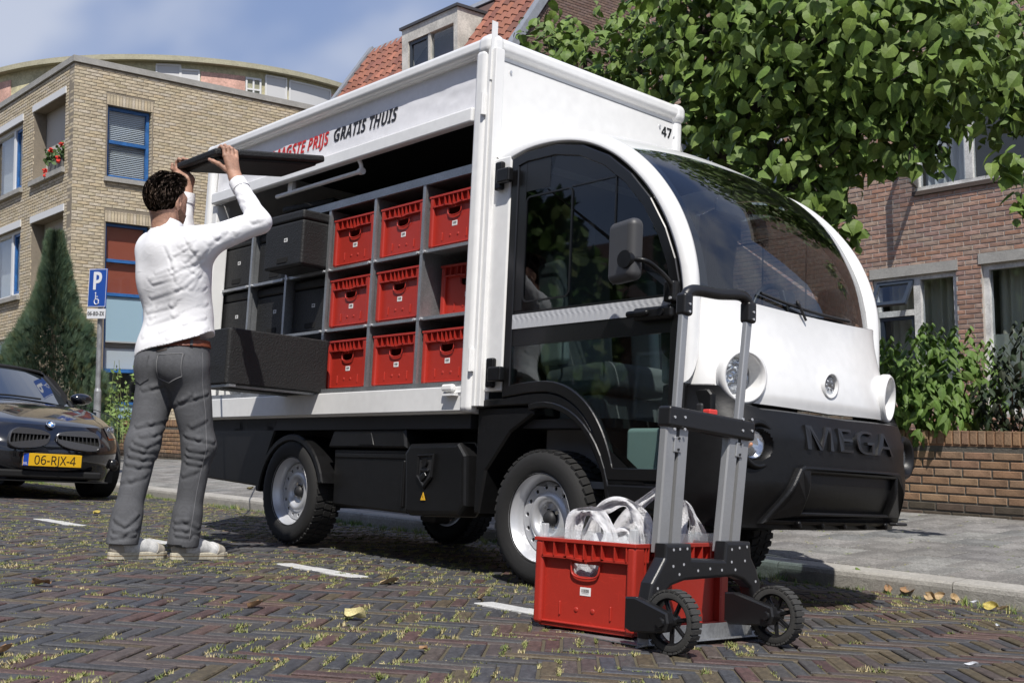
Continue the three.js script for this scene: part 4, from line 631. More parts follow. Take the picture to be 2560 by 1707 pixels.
  cols.forEach((x, i) => { P('upright', [b2(x - 0.0015, x + 0.0015, 0.93, 2.0, -0.72, -0.1), b2(x - 0.012, x + 0.012, 0.93, 2.0, -0.101, -0.083)], MAT.zinc, rack); });
  for (const y of [0.93, 1.287, 1.645]) P('shelf', [b2(-3.32, -0.56, y - 0.004, y, -0.72, -0.105), b2(-3.32, -0.56, y - 0.016, y + 0.001, -0.109, -0.082)], MAT.zinc, rack);
  for (const y of [1.287, 1.645]) for (const x of cols.slice(1, 6)) P('bolt', [cyl(0.008, 0.008, 0.012, 6, x - 0.03, y - 0.008, -0.08, PI / 2), cyl(0.008, 0.008, 0.012, 6, x + 0.03, y - 0.008, -0.08, PI / 2)], MAT.silver, rack);
  // --- chassis and what hangs below the floor
  P('chassis', [b2(-3.3, 0.9, 0.48, 0.72, -1.02, -0.4), b2(-2.2, -1.95, 0.26, 0.36, -1.25, -0.2), b2(-0.08, 0.16, 0.26, 0.36, -1.25, -0.2), b2(-3.3, -0.5, 0.70, 0.772, -1.38, -0.03)], MAT.darkMetal);
  const cover = P('battery_cover', [ext([[-1.69, 0.285], [-1.0, 0.27], [-1.01, 0.6], [-1.70, 0.6]], 0.5, 0.012).translate(0, 0, -0.56), ext([[-1.73, 0.602], [-1.0, 0.602], [-1.02, 0.70], [-1.68, 0.70]], 0.52, 0.012).translate(0, 0, -0.555)], MAT.blackPlastic);
  P('rib', [b2(-1.68, -1.02, 0.545, 0.575, -0.062, -0.040, 0.008)], MAT.blackPlastic, cover); P('rib', [b2(-1.045, -1.022, 0.30, 0.54, -0.062, -0.036, 0.008)], MAT.blackPlastic, cover);
  P('notch', [ext([[-1.42, 0.615], [-1.28, 0.615], [-1.31, 0.685], [-1.39, 0.685]], 0.02, 0.006).translate(0, 0, -0.045)], MAT.blackPlastic, cover);
  const chg = P('charger_box', [ext([[-0.965, 0.285], [-0.93, 0.265], [-0.53, 0.28], [-0.485, 0.33], [-0.50, 0.57], [-0.56, 0.632], [-0.95, 0.625], [-0.99, 0.58]], 0.42, 0.025, [], 3).translate(0, 0, -0.45)], MAT.blackPlastic);
  P('gasket', [ext([[-0.96, 0.28], [-0.93, 0.26], [-0.53, 0.275], [-0.478, 0.33], [-0.493, 0.572], [-0.558, 0.638], [-0.95, 0.631], [-0.995, 0.58]], 0.008, 0).translate(0, 0, -0.12)], M([0.14, 0.13, 0.11], 0.7), chg);
  P('inlet', [ext([[-0.865, 0.46], [-0.80, 0.40], [-0.735, 0.46], [-0.725, 0.575], [-0.86, 0.57]], 0.01, 0.006, [[[-0.85, 0.468], [-0.80, 0.425], [-0.75, 0.468], [-0.74, 0.56], [-0.845, 0.557]]]).translate(0, 0, -0.006)], MAT.blackPlastic, chg);
  P('lock', [cyl(0.022, 0.02, 0.03, 14, -0.793, 0.53, 0.0, PI / 2), b2(-0.83, -0.76, 0.485, 0.498, -0.01, 0.012, 0.004), xf(new RoundedBoxGeometry(0.05, 0.03, 0.014, 2, 0.006), -0.805, 0.462, 0.004, 0, 0, 0.6)], MAT.blackGloss, chg);
  P('well', [ext([[-0.85, 0.468], [-0.80, 0.425], [-0.75, 0.468], [-0.74, 0.56], [-0.845, 0.557]], 0.002).translate(0, 0, -0.002)], MAT.darkMetal, chg);
  const wm = M([0.72, 0.40, 0.02], 0.6); P('warning_sticker', [ext([[-0.823, 0.345], [-0.783, 0.346], [-0.803, 0.386]], 0.0012).translate(0, 0, 0.0004)], wm, chg);
  P('warning_mark', [ext([[-0.805, 0.372], [-0.800, 0.363], [-0.803, 0.362], [-0.800, 0.352], [-0.807, 0.363], [-0.803, 0.364]], 0.0006).translate(0, 0, 0.0018)], MAT.blackGloss, chg);
  P('under_bracket', [rb(0.12, 0.06, 0.12, -1.2, 0.245, -0.4, 0.02)], MAT.darkMetal);
  // rear quarter and arches
  const archPts = (cx, r0, r1, a0, a1, n = 18) => { const s = []; for (let k = 0; k <= n; k++) { const a = lerp(a0, a1, k / n); s.push([cx + Math.cos(a) * r1, 0.30 + Math.sin(a) * r1]); } for (let k = n; k >= 0; k--) { const a = lerp(a0, a1, k / n); s.push([cx + Math.cos(a) * r0, 0.30 + Math.sin(a) * r0]); } return s; };
  for (const z of [-0.20, -1.42]) {
    P('rear_fender', [ext(archPts(-2.08, 0.335, 0.375, 0.28, PI - 0.1), 0.2, 0.008).translate(0, 0, z)], MAT.blackPlastic);
    P('rear_valance', [ext([[-3.3, 0.76], [-3.3, 0.46], [-3.24, 0.40], [-2.44, 0.36], [-2.42, 0.52], [-2.3, 0.76]], 0.12, 0.01).translate(0, 0, z === -0.2 ? -0.16 : z)], MAT.blackPlastic);
    P('front_liner', [ext([[-0.44, 0.80], [-0.44, 0.30], [-0.40, 0.30], [-0.36, 0.50], [-0.20, 0.68], [-0.05, 0.76], [-0.05, 0.80]], 0.16, 0.01).translate(0, 0, z === -0.2 ? -0.19 : z)], MAT.blackPlastic);
  }
  P('front_inner_arch', [b2(-0.44, 0.42, 0.70, 0.74, -1.36, -0.06), b2(-0.44, -0.41, 0.3, 0.74, -1.36, -0.06), b2(-0.4, 0.42, 0.3, 0.72, -0.42, -0.40)], MAT.darkMetal);
  // --- wheels
  const treadG = (() => { const g = []; const r = mulberry(2); for (let k = 0; k < 46; k++) { const a = k / 46 * 2 * PI; for (const [zz, w, t] of [[-0.062, 0.05, 0.25], [-0.008, 0.045, -0.2], [0.048, 0.052, 0.2]]) { const b = new THREE.BoxGeometry(0.0105, 0.027, w); xf(b, 0, 0, zz, t, 0, 0); b.translate(0.2965, 0, 0); b.rotateZ(a + (zz > 0 ? 0.03 : zz < -0.03 ? -0.03 : 0)); g.push(b); } } return join(g); })();
  const tyreG = xf(lathe([[0.192, -0.075], [0.21, -0.088], [0.25, -0.094], [0.28, -0.086], [0.294, -0.066], [0.2965, -0.03], [0.2965, 0.03], [0.294, 0.066], [0.28, 0.086], [0.25, 0.094], [0.21, 0.088], [0.192, 0.075]], 64), 0, 0, 0, PI / 2);
  const rimG = (() => {
    const out = [xf(lathe([[0.196, 0.082], [0.2, 0.074], [0.186, 0.066], [0.180, 0.045], [0.168, 0.03], [0.162, -0.02], [0.158, -0.075], [0.19, -0.08]], 56), 0, 0, 0, PI / 2)];
    const disc = shapeOf(Array.from({ length: 56 }, (_, k) => [0.162 * Math.cos(k / 56 * 2 * PI), 0.162 * Math.sin(k / 56 * 2 * PI)]), [...Array.from({ length: 14 }, (_, k) => { const a = (k + 0.5) / 14 * 2 * PI; return Array.from({ length: 10 }, (_, q) => [0.137 * Math.cos(a) + 0.0095 * Math.cos(q / 10 * 2 * PI), 0.137 * Math.sin(a) + 0.0095 * Math.sin(q / 10 * 2 * PI)]).reverse(); }), Array.from({ length: 40 }, (_, q) => [0.117 * Math.cos(q / 40 * 2 * PI), 0.117 * Math.sin(q / 40 * 2 * PI)]).reverse()]);
    out.push(new THREE.ExtrudeGeometry(disc, { depth: 0.006, bevelEnabled: true, bevelThickness: 0.002, bevelSize: 0.002, bevelOffset: -0.002, bevelSegments: 1 }).translate(0, 0, 0.012));
    out.push(xf(lathe([[0.118, 0.019], [0.108, 0.030], [0.094, 0.036], [0.078, 0.030], [0.07, 0.010], [0.064, -0.006], [0.032, -0.008]], 48), 0, 0, 0, PI / 2));
    return out.map(g => g);
  })();
  const lugs = Array.from({ length: 4 }, (_, k) => cyl(0.012, 0.010, 0.022, 6, 0.05 * Math.cos(k * PI / 2 + 0.4), 0.05 * Math.sin(k * PI / 2 + 0.4), 0.0, PI / 2));
  for (const [x, far] of [[-2.075, 0], [0.035, 0], [-2.075, 1], [0.035, 1]]) {
    const w = new THREE.Group(); w.name = 'wheel'; truck.add(w); w.position.set(x, 0.302 - ROADSLOPE * x, far ? -1.25 : -0.08); if (far) w.rotation.y = PI; w.rotation.z = far ? 0.3 : 0.15;
    const fy = x < -1 ? 0.008 : 0; w.position.y += fy;
    const m = (n, g, mm) => putRaw(n, Array.isArray(g) ? join(g.map(q => q.clone())) : g, mm, w);
    m('tyre', [tyreG, treadG], MAT.rubber); m('rim', rimG, MAT.silver); m('hub', [xf(lathe([[0.034, -0.01], [0.034, 0.012], [0.024, 0.03], [0, 0.032]], 20), 0, 0, 0, PI / 2)], MAT.darkMetal); m('lug_nut', lugs, MAT.chrome);
    m('brake_disc', [cyl(0.15, 0.15, 0.012, 30, 0, 0, -0.05, PI / 2)], MAT.darkMetal);
  }
  // --- cab: the arch between door and windscreen
  const cr = pts => new THREE.CatmullRomCurve3(pts.map(p => V3(...p)), false, 'centripetal');
  const inner = [[-0.30, 1.965], [-0.133, 2.001], [0.065, 1.998], [0.234, 1.962], [0.397, 1.885], [0.534, 1.78], [0.648, 1.656], [0.733, 1.519], [0.789, 1.384], [0.812, 1.288], [0.822, 1.15], [0.825, 0.87]];
  const outer = [[-0.40, 2.034], [-0.2, 2.060], [0.031, 2.056], [0.263, 2.005], [0.424, 1.93], [0.56, 1.832], [0.673, 1.721], [0.765, 1.602], [0.829, 1.471], [0.866, 1.34], [0.875, 1.2], [0.872, 0.87]];
  const edge = [[-0.42, 2.07], [-0.2, 2.095], [0.0, 2.085], [0.22, 2.03], [0.40, 1.945], [0.517, 1.86], [0.624, 1.753], [0.719, 1.619], [0.792, 1.47], [0.829, 1.336], [0.842, 1.24], [0.85, 1.1]];
  const cI = cr(inner.map(([x, y]) => [x, y, 0.0])), cO = cr(outer.map(([x, y]) => [x, y, -0.025])), cE = cr(edge.map(([x, y]) => [x, y, -0.085]));
  const archAt = (t, v) => { const a = cI.getPoint(t), b = cO.getPoint(t), c = cE.getPoint(t); if (v < 0.12) { const k = v / 0.12; return V3(a.x, a.y, lerp(-0.05, a.z, k)); } const k = (v - 0.12) / 0.88; const m1 = a.clone().lerp(b, 0.62); m1.z = 0.012; const m2 = b.clone(); const P0 = a, ps = [P0, m1, m2, c], q = new THREE.CubicBezierCurve3(...[ps[0], ps[1], ps[2].clone().add(b.clone().sub(a).multiplyScalar(0.35)), ps[3]]); return q.getPoint(k); };
  for (const s of [0, 1]) P('cab_arch', [grid(70, 14, (t, v) => { const p = archAt(t, v); return [p.x, p.y, s ? 2 * ZC - p.z : p.z]; })], MAT.white);
  // roof between the two arches
  P('cab_roof', [grid(24, 24, (u, v) => { const t = lerp(0.0, 0.40, v), e = cE.getPoint(t), w = 2 * u - 1, z = lerp(e.z, 2 * ZC - e.z, u); return [e.x + 0.03 * v * (1 - w * w), e.y + 0.045 * (1 - w * w) * (1 - 0.2 * v), z]; })], MAT.white);
  // windscreen, curved both ways
  const T0 = 0.392, T1 = 0.925, wsAt = (u, v, inset = 0) => { const e = cE.getPoint(lerp(T1, T0, v)), w = 2 * u - 1, k = 1 - Math.pow(Math.abs(w), 2.4); const bulge = lerp(0.125, 0.03, Math.pow(v, 0.8)), dip = lerp(-0.028, 0.036, v); return [e.x + bulge * k - inset, e.y + dip * k, lerp(e.z - 0.0, 2 * ZC - e.z, u)]; };
  P('windscreen', [grid(40, 24, (u, v) => wsAt(u, v))], M([0.70, 0.75, 0.76], 0.015, { phys: true, transmission: 1, thickness: 0, ior: 1.95 }));
  const bandM = M([0.006, 0.006, 0.007], 0.25);
  P('screen_band', [grid(40, 2, (u, v) => wsAt(u, v * 0.035, 0.004)), grid(40, 2, (u, v) => wsAt(u, 1 - v * 0.05, 0.004)), grid(2, 24, (u, v) => wsAt(u * 0.03, v, 0.004)), grid(2, 24, (u, v) => wsAt(1 - u * 0.03, v, 0.004))], bandM);
  // wiper
  { const a = V3(...wsAt(0.48, 0.035)).add(V3(0.02, 0.01, 0)), b = V3(...wsAt(0.22, 0.10)).add(V3(0.015, 0.006, 0)), c = V3(...wsAt(0.72, 0.04)).add(V3(0.016, 0.006, 0)); P('wiper', [tube([V3(...wsAt(0.42, 0.0)).add(V3(0.02, -0.005, 0)), a.clone().lerp(b, 0.4).add(V3(0.02, 0.012, 0)), b.clone().lerp(c, 0.4)], 0.006, 12, 6), tube([b, a.clone().lerp(b, 0.5).add(V3(0.006, -0.006, 0)), a, c], 0.007, 20, 6)], MAT.darkMetal); }
  // --- nose and bumper: rounded plan
  const plan = (t, xc, hw, n = 3, xb = 0.78) => { const a = (t - 0.5) * PI, c = Math.max(0, Math.cos(a)), s = Math.sin(a); return [xb + (xc - xb) * Math.pow(c, 2 / n), ZC - hw * Math.sign(s) * Math.pow(Math.abs(s), 2 / n)]; };
  const noseX = y => lerp(1.045, 0.975, sm(0.82, 1.22, y)) - 0.01 * sm(0.85, 0.78, y), noseW = y => lerp(0.675, 0.63, sm(0.85, 1.22, y));
  const lampY = 0.905, lampZ = [ZC + 0.53, ZC - 0.53], lampR = 0.1;
  function cut(g, test) { const q = g.index, p = g.attributes.position, keep = [], c = V3(); for (let i = 0; i < q.count; i += 3) { c.set(0, 0, 0); for (let k = 0; k < 3; k++) { const j = q.getX(i + k); c.x += p.getX(j) / 3; c.y += p.getY(j) / 3; c.z += p.getZ(j) / 3; } if (!test(c)) keep.push(q.getX(i), q.getX(i + 1), q.getX(i + 2)); } g.setIndex(keep); return g; }
  const topY = z => { const w = (z - ZC) / 0.63; return 1.235 - 0.03 * (1 - Math.pow(Math.min(1, Math.abs(w)), 2.4)); };
  const botY = z => { const w = Math.abs(z - ZC); return w < 0.56 ? lerp(0.795, 0.805, w / 0.56) : lerp(0.805, 0.855, sm(0.56, 0.63, w)); };
  const nose = grid(150, 70, (u, v) => { let y = lerp(0.80, 1.235, v), [x, z] = plan(u, noseX(y), noseW(y)); y = lerp(botY(z), topY(z), v); [x, z] = plan(u, noseX(y), noseW(y)); return [x, y, z]; });
  cut(nose, c => lampZ.some(z => Math.hypot(c.z - z, c.y - lampY) < lampR * 0.93) && c.x > 0.8);
  P('nose', [nose, grid(150, 3, (u, v) => { const [x0, z0] = plan(u, 1.03, 0.67), y = botY(z0); const [x, z] = plan(u, noseX(y) - 0.03 * v, noseW(y) - 0.03 * v); return [x, y - 0.001, z]; })], MAT.white);
  P('cowl', [grid(60, 4, (u, v) => { const [x, z] = plan(u, noseX(1.22) - 0.003, noseW(1.22)); return [x - 0.10 * v * (x > 0.86 ? 1 : 0.2), topY(z) + 0.002 - 0.02 * v, z * (1 - 0.0 * v)]; })], MAT.blackPlastic);
  // headlamps: deep dished rims
  const lensM = M([0.9, 0.92, 0.94], 0.03, { phys: true, transmission: 0.9, thickness: 0, roughness: 0.02 });
  const facet = seed => { const r = mulberry(seed); return M([0.75, 0.77, 0.8], 0.12, { metalness: 1, bump: tex(128, (u, v) => 0.5 + 0.5 * Math.sin(u * 40) * Math.sin(v * 40 + 3 * fbm(u, v, 8, 2, seed)), false), bumpScale: 0.02 }); };
  const refl = facet(3);
  const bulge = (R, d, seg = 32) => { const pts = []; for (let k = 0; k <= 8; k++) { const a = k / 8 * PI / 2; pts.push([Math.cos(a) * R, Math.sin(a) * d]); } return lathe(pts, seg); };   // dome opening along +y
  const toX = (g, x, y, z, ry = 0, rz = 0) => xf(xf(g, 0, 0, 0, 0, 0, -PI / 2), x, y, z, 0, ry, rz);
  lampZ.forEach((z, i) => {
    const s = i ? -1 : 1, ry = -0.30 * s, X = 0.978;
    const lamp = P('headlamp', [toX(lathe([[lampR * 0.75, -0.12], [lampR * 0.92, -0.055], [lampR + 0.012, 0.0], [lampR + 0.012, 0.024], [lampR + 0.002, 0.034], [lampR - 0.007, 0.034], [lampR - 0.014, 0.018], [0.078, -0.052], [0.074, -0.056]], 56), X, lampY, z, ry, -0.06)], MAT.white);
    P('reflector', [toX(lathe([[0.074, -0.052], [0.066, -0.075], [0.045, -0.10], [0.014, -0.115], [0, -0.115]], 40), X, lampY, z, ry, -0.06), toX(lathe([[0.077, -0.058], [0.077, -0.048], [0.070, -0.046]], 40), X, lampY, z, ry, -0.06)], refl, lamp);
    P('bulb_shield', [toX(lathe([[0.02, -0.10], [0.02, -0.068], [0.012, -0.06], [0, -0.058]], 20), X, lampY, z, ry, -0.06)], MAT.chrome, lamp);
    P('lens', [toX(bulge(0.073, 0.014), X, lampY, z, ry, -0.06).translate(-0.053, 0, 0)], lensM, lamp);
  });
  { const X = noseX(0.915) + 0.005; const l = P('centre_lamp', [toX(lathe([[0.062, -0.04], [0.060, 0.002], [0.054, 0.012], [0.046, 0.010], [0.040, -0.004]], 40), X, 0.915, ZC, 0, -0.08)], MAT.white); P('reflector', [toX(lathe([[0.04, -0.001], [0.034, -0.004], [0, -0.006]], 30), X + 0.002, 0.915, ZC, 0, -0.08)], M([0.05, 0.05, 0.055], 0.2, { metalness: 0.6 }), l); P('lens', [toX(bulge(0.040, 0.009), X, 0.915, ZC, 0, -0.08)], lensM, l); for (const [dy, dz] of [[0.016, 0.012], [0.016, -0.012], [-0.016, 0.012], [-0.016, -0.012], [0, 0.02], [0, -0.02]]) P('led', [toX(bulge(0.007, 0.006, 12), X + 0.0, 0.915 + dy, ZC + dz)], M([0.3, 0.3, 0.32], 0.2, { metalness: 0.8 }), l); }
  // bumper
  const bx0 = y => y > 0.62 ? lerp(1.155, 1.10, sm(0.66, 0.84, y)) : lerp(1.155, 1.095, sm(0.5, 0.31, y)), bw = y => lerp(0.712, 0.695, sm(0.68, 0.86, y)) - 0.035 * sm(0.45, 0.31, y);
  const btop = z => { const w = Math.abs(z - ZC), d = Math.abs(w - 0.53), ramp = w < 0.5 ? lerp(0.765, 0.775, w / 0.5) : lerp(0.775, 0.862, sm(0.5, 0.60, w)); return d < 0.119 ? Math.min(ramp, 0.905 - Math.sqrt(0.119 * 0.119 - d * d)) : ramp; };
  const fogY = 0.637, fogZ = [ZC + 0.545, ZC - 0.545], fogR = 0.062;
  const bump = grid(170, 64, (u, v) => { let y = lerp(0.318, 0.80, v), [x, z] = plan(u, bx0(y), bw(y), 3.1, 0.72); y = lerp(0.318, btop(z), v); [x, z] = plan(u, bx0(y), bw(y), 3.1, 0.72); return [x, y, z]; });
  cut(bump, c => fogZ.some(z => Math.hypot(c.z - z, c.y - fogY) < fogR) && c.x > 0.85);
  P('bumper', [bump, grid(170, 5, (u, v) => { const [x0, z0] = plan(u, 1.1, 0.69, 3.1, 0.72), y = btop(z0), [x, z] = plan(u, bx0(y) - 0.09 * v, bw(y) - 0.05 * v, 3.1, 0.72); return [x, y + 0.014 * Math.sin(v * PI / 2) * (v < 0.5 ? 1 : 1), z]; }), grid(120, 4, (u, v) => { const [x, z] = plan(u, bx0(0.318) - 0.16 * v, bw(0.318) - 0.05 * v, 3.1, 0.72); return [x, 0.318 - 0.012 * v, z]; })], MAT.blackPlastic);
  const lettM = M([0.014, 0.014, 0.015], 0.3);
  { // raised plate panel with a sunk field
    const X = y => bx0(y) - 0.004, o = [[-0.50, 0.335], [0.50, 0.335], [0.375, 0.555], [0.35, 0.567], [-0.35, 0.567], [-0.375, 0.555]], hole = [[-0.315, 0.385], [0.315, 0.385], [0.315, 0.535], [-0.315, 0.535]];
    const dens = (pts, n) => pts.flatMap((p, i) => { const q = pts[(i + 1) % pts.length]; return Array.from({ length: n }, (_, k) => [lerp(p[0], q[0], k / n), lerp(p[1], q[1], k / n)]); }); const g = ext(dens(o, 10), 0.035, 0.012, [dens(hole, 10)], 3); g.rotateY(PI / 2); g.translate(1.136, 0, ZC); const bend = q => { const p = q.attributes.position; for (let i = 0; i < p.count; i++) { const y = p.getY(i), dz = p.getZ(i) - ZC, e = Math.pow(Math.abs(dz) / bw(y), 3.1); p.setX(i, p.getX(i) + (bx0(y) - 0.72) * (Math.pow(Math.max(0, 1 - e), 1 / 3.1) - 1) + (bx0(y) - 1.155)); } q.computeVertexNormals(); return q; }; bend(g);
    const back = xf(new THREE.BoxGeometry(0.004, 0.17, 0.66, 1, 1, 16), 1.150, 0.46, ZC), lip = bx(0.035, 0.008, 0.62, 1.14, 0.386, ZC, 0, 0, -0.25);
    bend(back); P('plate_panel', [g, back], MAT.blackPlastic);
    for (let k = -2; k <= 2; k++) P('rib', [xf(new RoundedBoxGeometry(0.05, 0.03, 0.02, 2, 0.008), 1.10, 0.335, ZC + k * 0.16, 0.5)], MAT.blackPlastic);
    P('tow_eye', [rb(0.04, 0.014, 0.09, 1.12, 0.345, ZC - 0.42, 0.007)], MAT.darkMetal);
  }
  { const g = text('MEGA', 0.096, 0.016, FONTR); g.computeBoundingBox(); const b = g.boundingBox, w = b.max.x - b.min.x; g.translate(-(b.min.x + b.max.x) / 2, 0, 0); g.scale(0.64 / w, 1, 1); g.rotateY(PI / 2); const p = g.attributes.position; for (let i = 0; i < p.count; i++) { const y = p.getY(i) + 0.632, dz = p.getZ(i) , e = Math.pow(Math.abs(dz) / 0.71, 3.1); p.setXYZ(i, p.getX(i) + 0.72 + (bx0(y) - 0.72) * Math.pow(1 - e, 1 / 3.1) - 0.004, y, ZC + dz); } g.computeVertexNormals(); P('lettering', [g], lettM); }
  fogZ.forEach((z, i) => {
    const s = i ? -1 : 1, ry = -0.16 * s, X = i ? 1.076 : 1.078;
    const f = P('indicator_lamp', [toX(lathe([[fogR + 0.038, -0.07], [fogR + 0.036, 0.0], [fogR + 0.026, 0.014], [fogR + 0.014, 0.010], [fogR, -0.015], [fogR - 0.004, -0.03]], 44), X, fogY, z, ry)], MAT.blackPlastic);
    P('reflector', [toX(lathe([[0.056, -0.028], [0.046, -0.045], [0.02, -0.06], [0, -0.062]], 36), X, fogY, z, ry)], facet(7), f);
    P('bulb', [toX(bulge(0.012, 0.022, 14), X, fogY, z, ry).translate(-0.045, 0, 0)], M([0.7, 0.22, 0.04], 0.25), f);
    P('lens', [toX(bulge(0.057, 0.016), X, fogY, z, ry).translate(-0.022, 0, 0)], lensM, f);
  });
  // side panels, wheel arch and sills
  const archInS = new THREE.CatmullRomCurve3([[0.436, 0.474], [0.403, 0.575], [0.358, 0.663], [0.288, 0.75], [0.20, 0.812], [0.10, 0.847], [-0.02, 0.855], [-0.242, 0.837]].map(([x, y]) => V3(x, y, 0)), false, 'centripetal').getPoints(26).map(q => [q.x, q.y]);
  const arcF = (r, a0, a1, n = 16) => Array.from({ length: n + 1 }, (_, k) => { const a = lerp(a0, a1, k / n); return [0.03 + Math.cos(a) * r, 0.33 + Math.sin(a) * r * 1.10]; });
  for (const s of [0, 1]) {
    const Z = (g) => g.translate(0, 0, s ? 2 * ZC + 0.03 : -0.05);
    P('side_panel', [Z(ext([[0.84, 0.87], [0.84, 0.335], [0.47, 0.355], ...arcF(0.43, 0.12, PI / 2, 12), ...[[-0.30, 0.80], [-0.43, 0.79], [-0.43, 0.832], ...archInS.slice().reverse(), [0.80, 0.472], [0.80, 0.87]]], 0.045, 0.006))], MAT.blackPlastic);
    P('arch_trim', [Z(ext([...arcF(0.44, 0.05, PI / 2 + 0.2, 14), ...arcF(0.415, 0.05, PI / 2 + 0.2, 14).reverse()], 0.055, 0.004))], MAT.blackGloss);
    P('sill', [Z(ext([[0.83, 0.46], [0.83, 0.36], [0.47, 0.375], [0.44, 0.46]], 0.052, 0.008))], MAT.blackPlastic);
  }
  { const h = P('side_recess', [ext([[0.845, 0.70], [0.955, 0.70], [0.955, 0.825], [0.935, 0.845], [0.86, 0.845], [0.845, 0.83]], 0.02, 0.006, [[[0.865, 0.70 + 0.006], [0.935, 0.706], [0.935, 0.81], [0.92, 0.822], [0.878, 0.822], [0.865, 0.81]]]).translate(0, 0, -0.055)], MAT.blackPlastic); P('clip', [rb(0.035, 0.09, 0.02, 0.9, 0.745, -0.03, 0.01)], MAT.darkMetal, h); }
  // B pillar behind the door
  P('door_post', [b2(-0.395, -0.25, 0.87, 2.0, -0.05, 0.004, 0.012)], MAT.white);
  P('door_post', [b2(-0.395, -0.25, 0.87, 2.0, 2 * ZC - 0.004, 2 * ZC + 0.05, 0.012)], MAT.white);
  // --- doors
  const smoothP = (pts, n) => new THREE.CatmullRomCurve3(pts.map(([x, y]) => V3(x, y, 0)), false, 'centripetal').getPoints(n).map(q => [q.x, q.y]);
  const archIn = smoothP([[0.438, 0.478], [0.405, 0.575], [0.36, 0.665], [0.29, 0.752], [0.20, 0.815], [0.10, 0.85], [-0.02, 0.858], [-0.242, 0.84]], 26);
  const doorOut = [...inner.slice(1, 10).map(([x, y]) => [x - 0.006, y - 0.008]), [0.815, 1.15], [0.812, 0.50], [0.78, 0.478], ...archIn, [-0.242, 1.972]];
  const inset = (pts, d) => { const n = pts.length, o = []; for (let i = 0; i < n; i++) { const a = pts[(i + n - 1) % n], b = pts[i], c = pts[(i + 1) % n]; let e1 = [b[0] - a[0], b[1] - a[1]], e2 = [c[0] - b[0], c[1] - b[1]]; const l1 = Math.hypot(...e1), l2 = Math.hypot(...e2); let nx = e1[1] / l1 + e2[1] / l2, ny = -e1[0] / l1 - e2[0] / l2; const l = Math.hypot(nx, ny), k = d / Math.max(0.5, l / 2); o.push([b[0] + nx / l * k, b[1] + ny / l * k]); } return o; };
  for (const s of [0, 1]) {
    const zf = s ? 2 * ZC + 0.002 : -0.002, dir = s ? -1 : 1, Z = g => g.translate(0, 0, s ? 2 * ZC + 0.0 : 0);
    const door = P('door', [ext(doorOut, 0.024, 0.004, [inset(doorOut, 0.05).reverse()]).translate(0, 0, s ? 2 * ZC - 0.004 : -0.022)], MAT.blackGloss);
    const gz = s ? 2 * ZC + 0.004 : -0.006;
    const lowG = [[-0.19, 1.075], [0.765, 1.075], [0.765, 0.525], ...smoothP([[0.475, 0.525], [0.435, 0.61], [0.39, 0.70], [0.315, 0.79], [0.22, 0.86], [0.11, 0.897], [-0.02, 0.905], [-0.19, 0.89]], 24)];
    const inn = inset(doorOut, 0.049);
    const upG = [...inn.filter(([x, y]) => y > 1.24), [0.765, 1.235], [-0.19, 1.235]].filter((p, i, a) => i < a.length);
    P('rail', [b2(-0.215, 0.79, 1.076, 1.234, s ? 2 * ZC - 0.002 : -0.02, s ? 2 * ZC + 0.02 : -0.001)], MAT.blackGloss, door);
    P('upper_pane', [ext(upG, 0.003).translate(0, 0, gz)], MAT.darkTint, door);
    P('lower_pane', [ext(lowG, 0.003).translate(0, 0, gz)], MAT.tint, door);
    // sliding window outline and dark band
    const fz = s ? 2 * ZC - 0.002 : -0.003, rr = (x0, x1, y0, y1, r) => { const o = []; for (const [cx, cy, a0] of [[x1 - r, y1 - r, 0], [x0 + r, y1 - r, PI / 2], [x0 + r, y0 + r, PI], [x1 - r, y0 + r, 1.5 * PI]]) for (let k = 0; k <= 5; k++) { const a = a0 + k / 5 * PI / 2; o.push([cx + Math.cos(a) * r, cy + Math.sin(a) * r]); } return o; };
    const ro = rr(-0.135, 0.175, 1.275, 1.775, 0.03);
    P('slider_frame', [ext(ro, 0.006, 0, [inset(ro, -0.007).map(p => p)].map(h => rr(-0.128, 0.168, 1.282, 1.768, 0.026).reverse())).translate(0, 0, fz), b2(0.435, 0.442, 1.30, 1.78, fz, fz + 0.005), b2(0.17, 0.44, 1.772, 1.779, fz, fz + 0.005), b2(-0.205, -0.14, 1.24, 1.95, fz - 0.004, fz + 0.002), b2(-0.205, 0.02, 1.80, 1.96, fz - 0.004, fz + 0.001)], MAT.blackGloss, door);
    const refM = M([0.46, 0.47, 0.49], 0.5, { bump: tex(128, (u, v) => 0.5 + 0.5 * Math.sin((u * 6 + 0.3 * Math.sin(v * 12)) * 2 * PI), false), bumpScale: 0.0012, bumpRep: 5 });
    P('reflective_stripe', [b2(-0.225, 0.802, 1.155, 1.222, s ? 2 * ZC - 0.006 : 0.0005, s ? 2 * ZC - 0.003 : 0.0035)], refM, door);
    const hz = s ? 2 * ZC - 0.025 : 0.022;
    P('handle', [xf(new RoundedBoxGeometry(0.21, 0.055, 0.034, 4, 0.016), 0.69, 1.155, hz), xf(new RoundedBoxGeometry(0.12, 0.026, 0.03, 3, 0.012), 0.62, 1.157, hz + dir * 0.018), cyl(0.016, 0.016, 0.02, 16, 0.745, 1.155, hz + dir * 0.016, PI / 2)], MAT.blackPlastic, door);
    for (const y of [1.90, 0.955]) P('door_hinge', [xf(new RoundedBoxGeometry(0.05, 0.14, 0.03, 2, 0.01), -0.31, y, s ? 2 * ZC - 0.02 : 0.02), xf(new RoundedBoxGeometry(0.09, 0.07, 0.036, 2, 0.01), -0.255, y - 0.01, s ? 2 * ZC - 0.036 : 0.036)], MAT.blackPlastic, door);
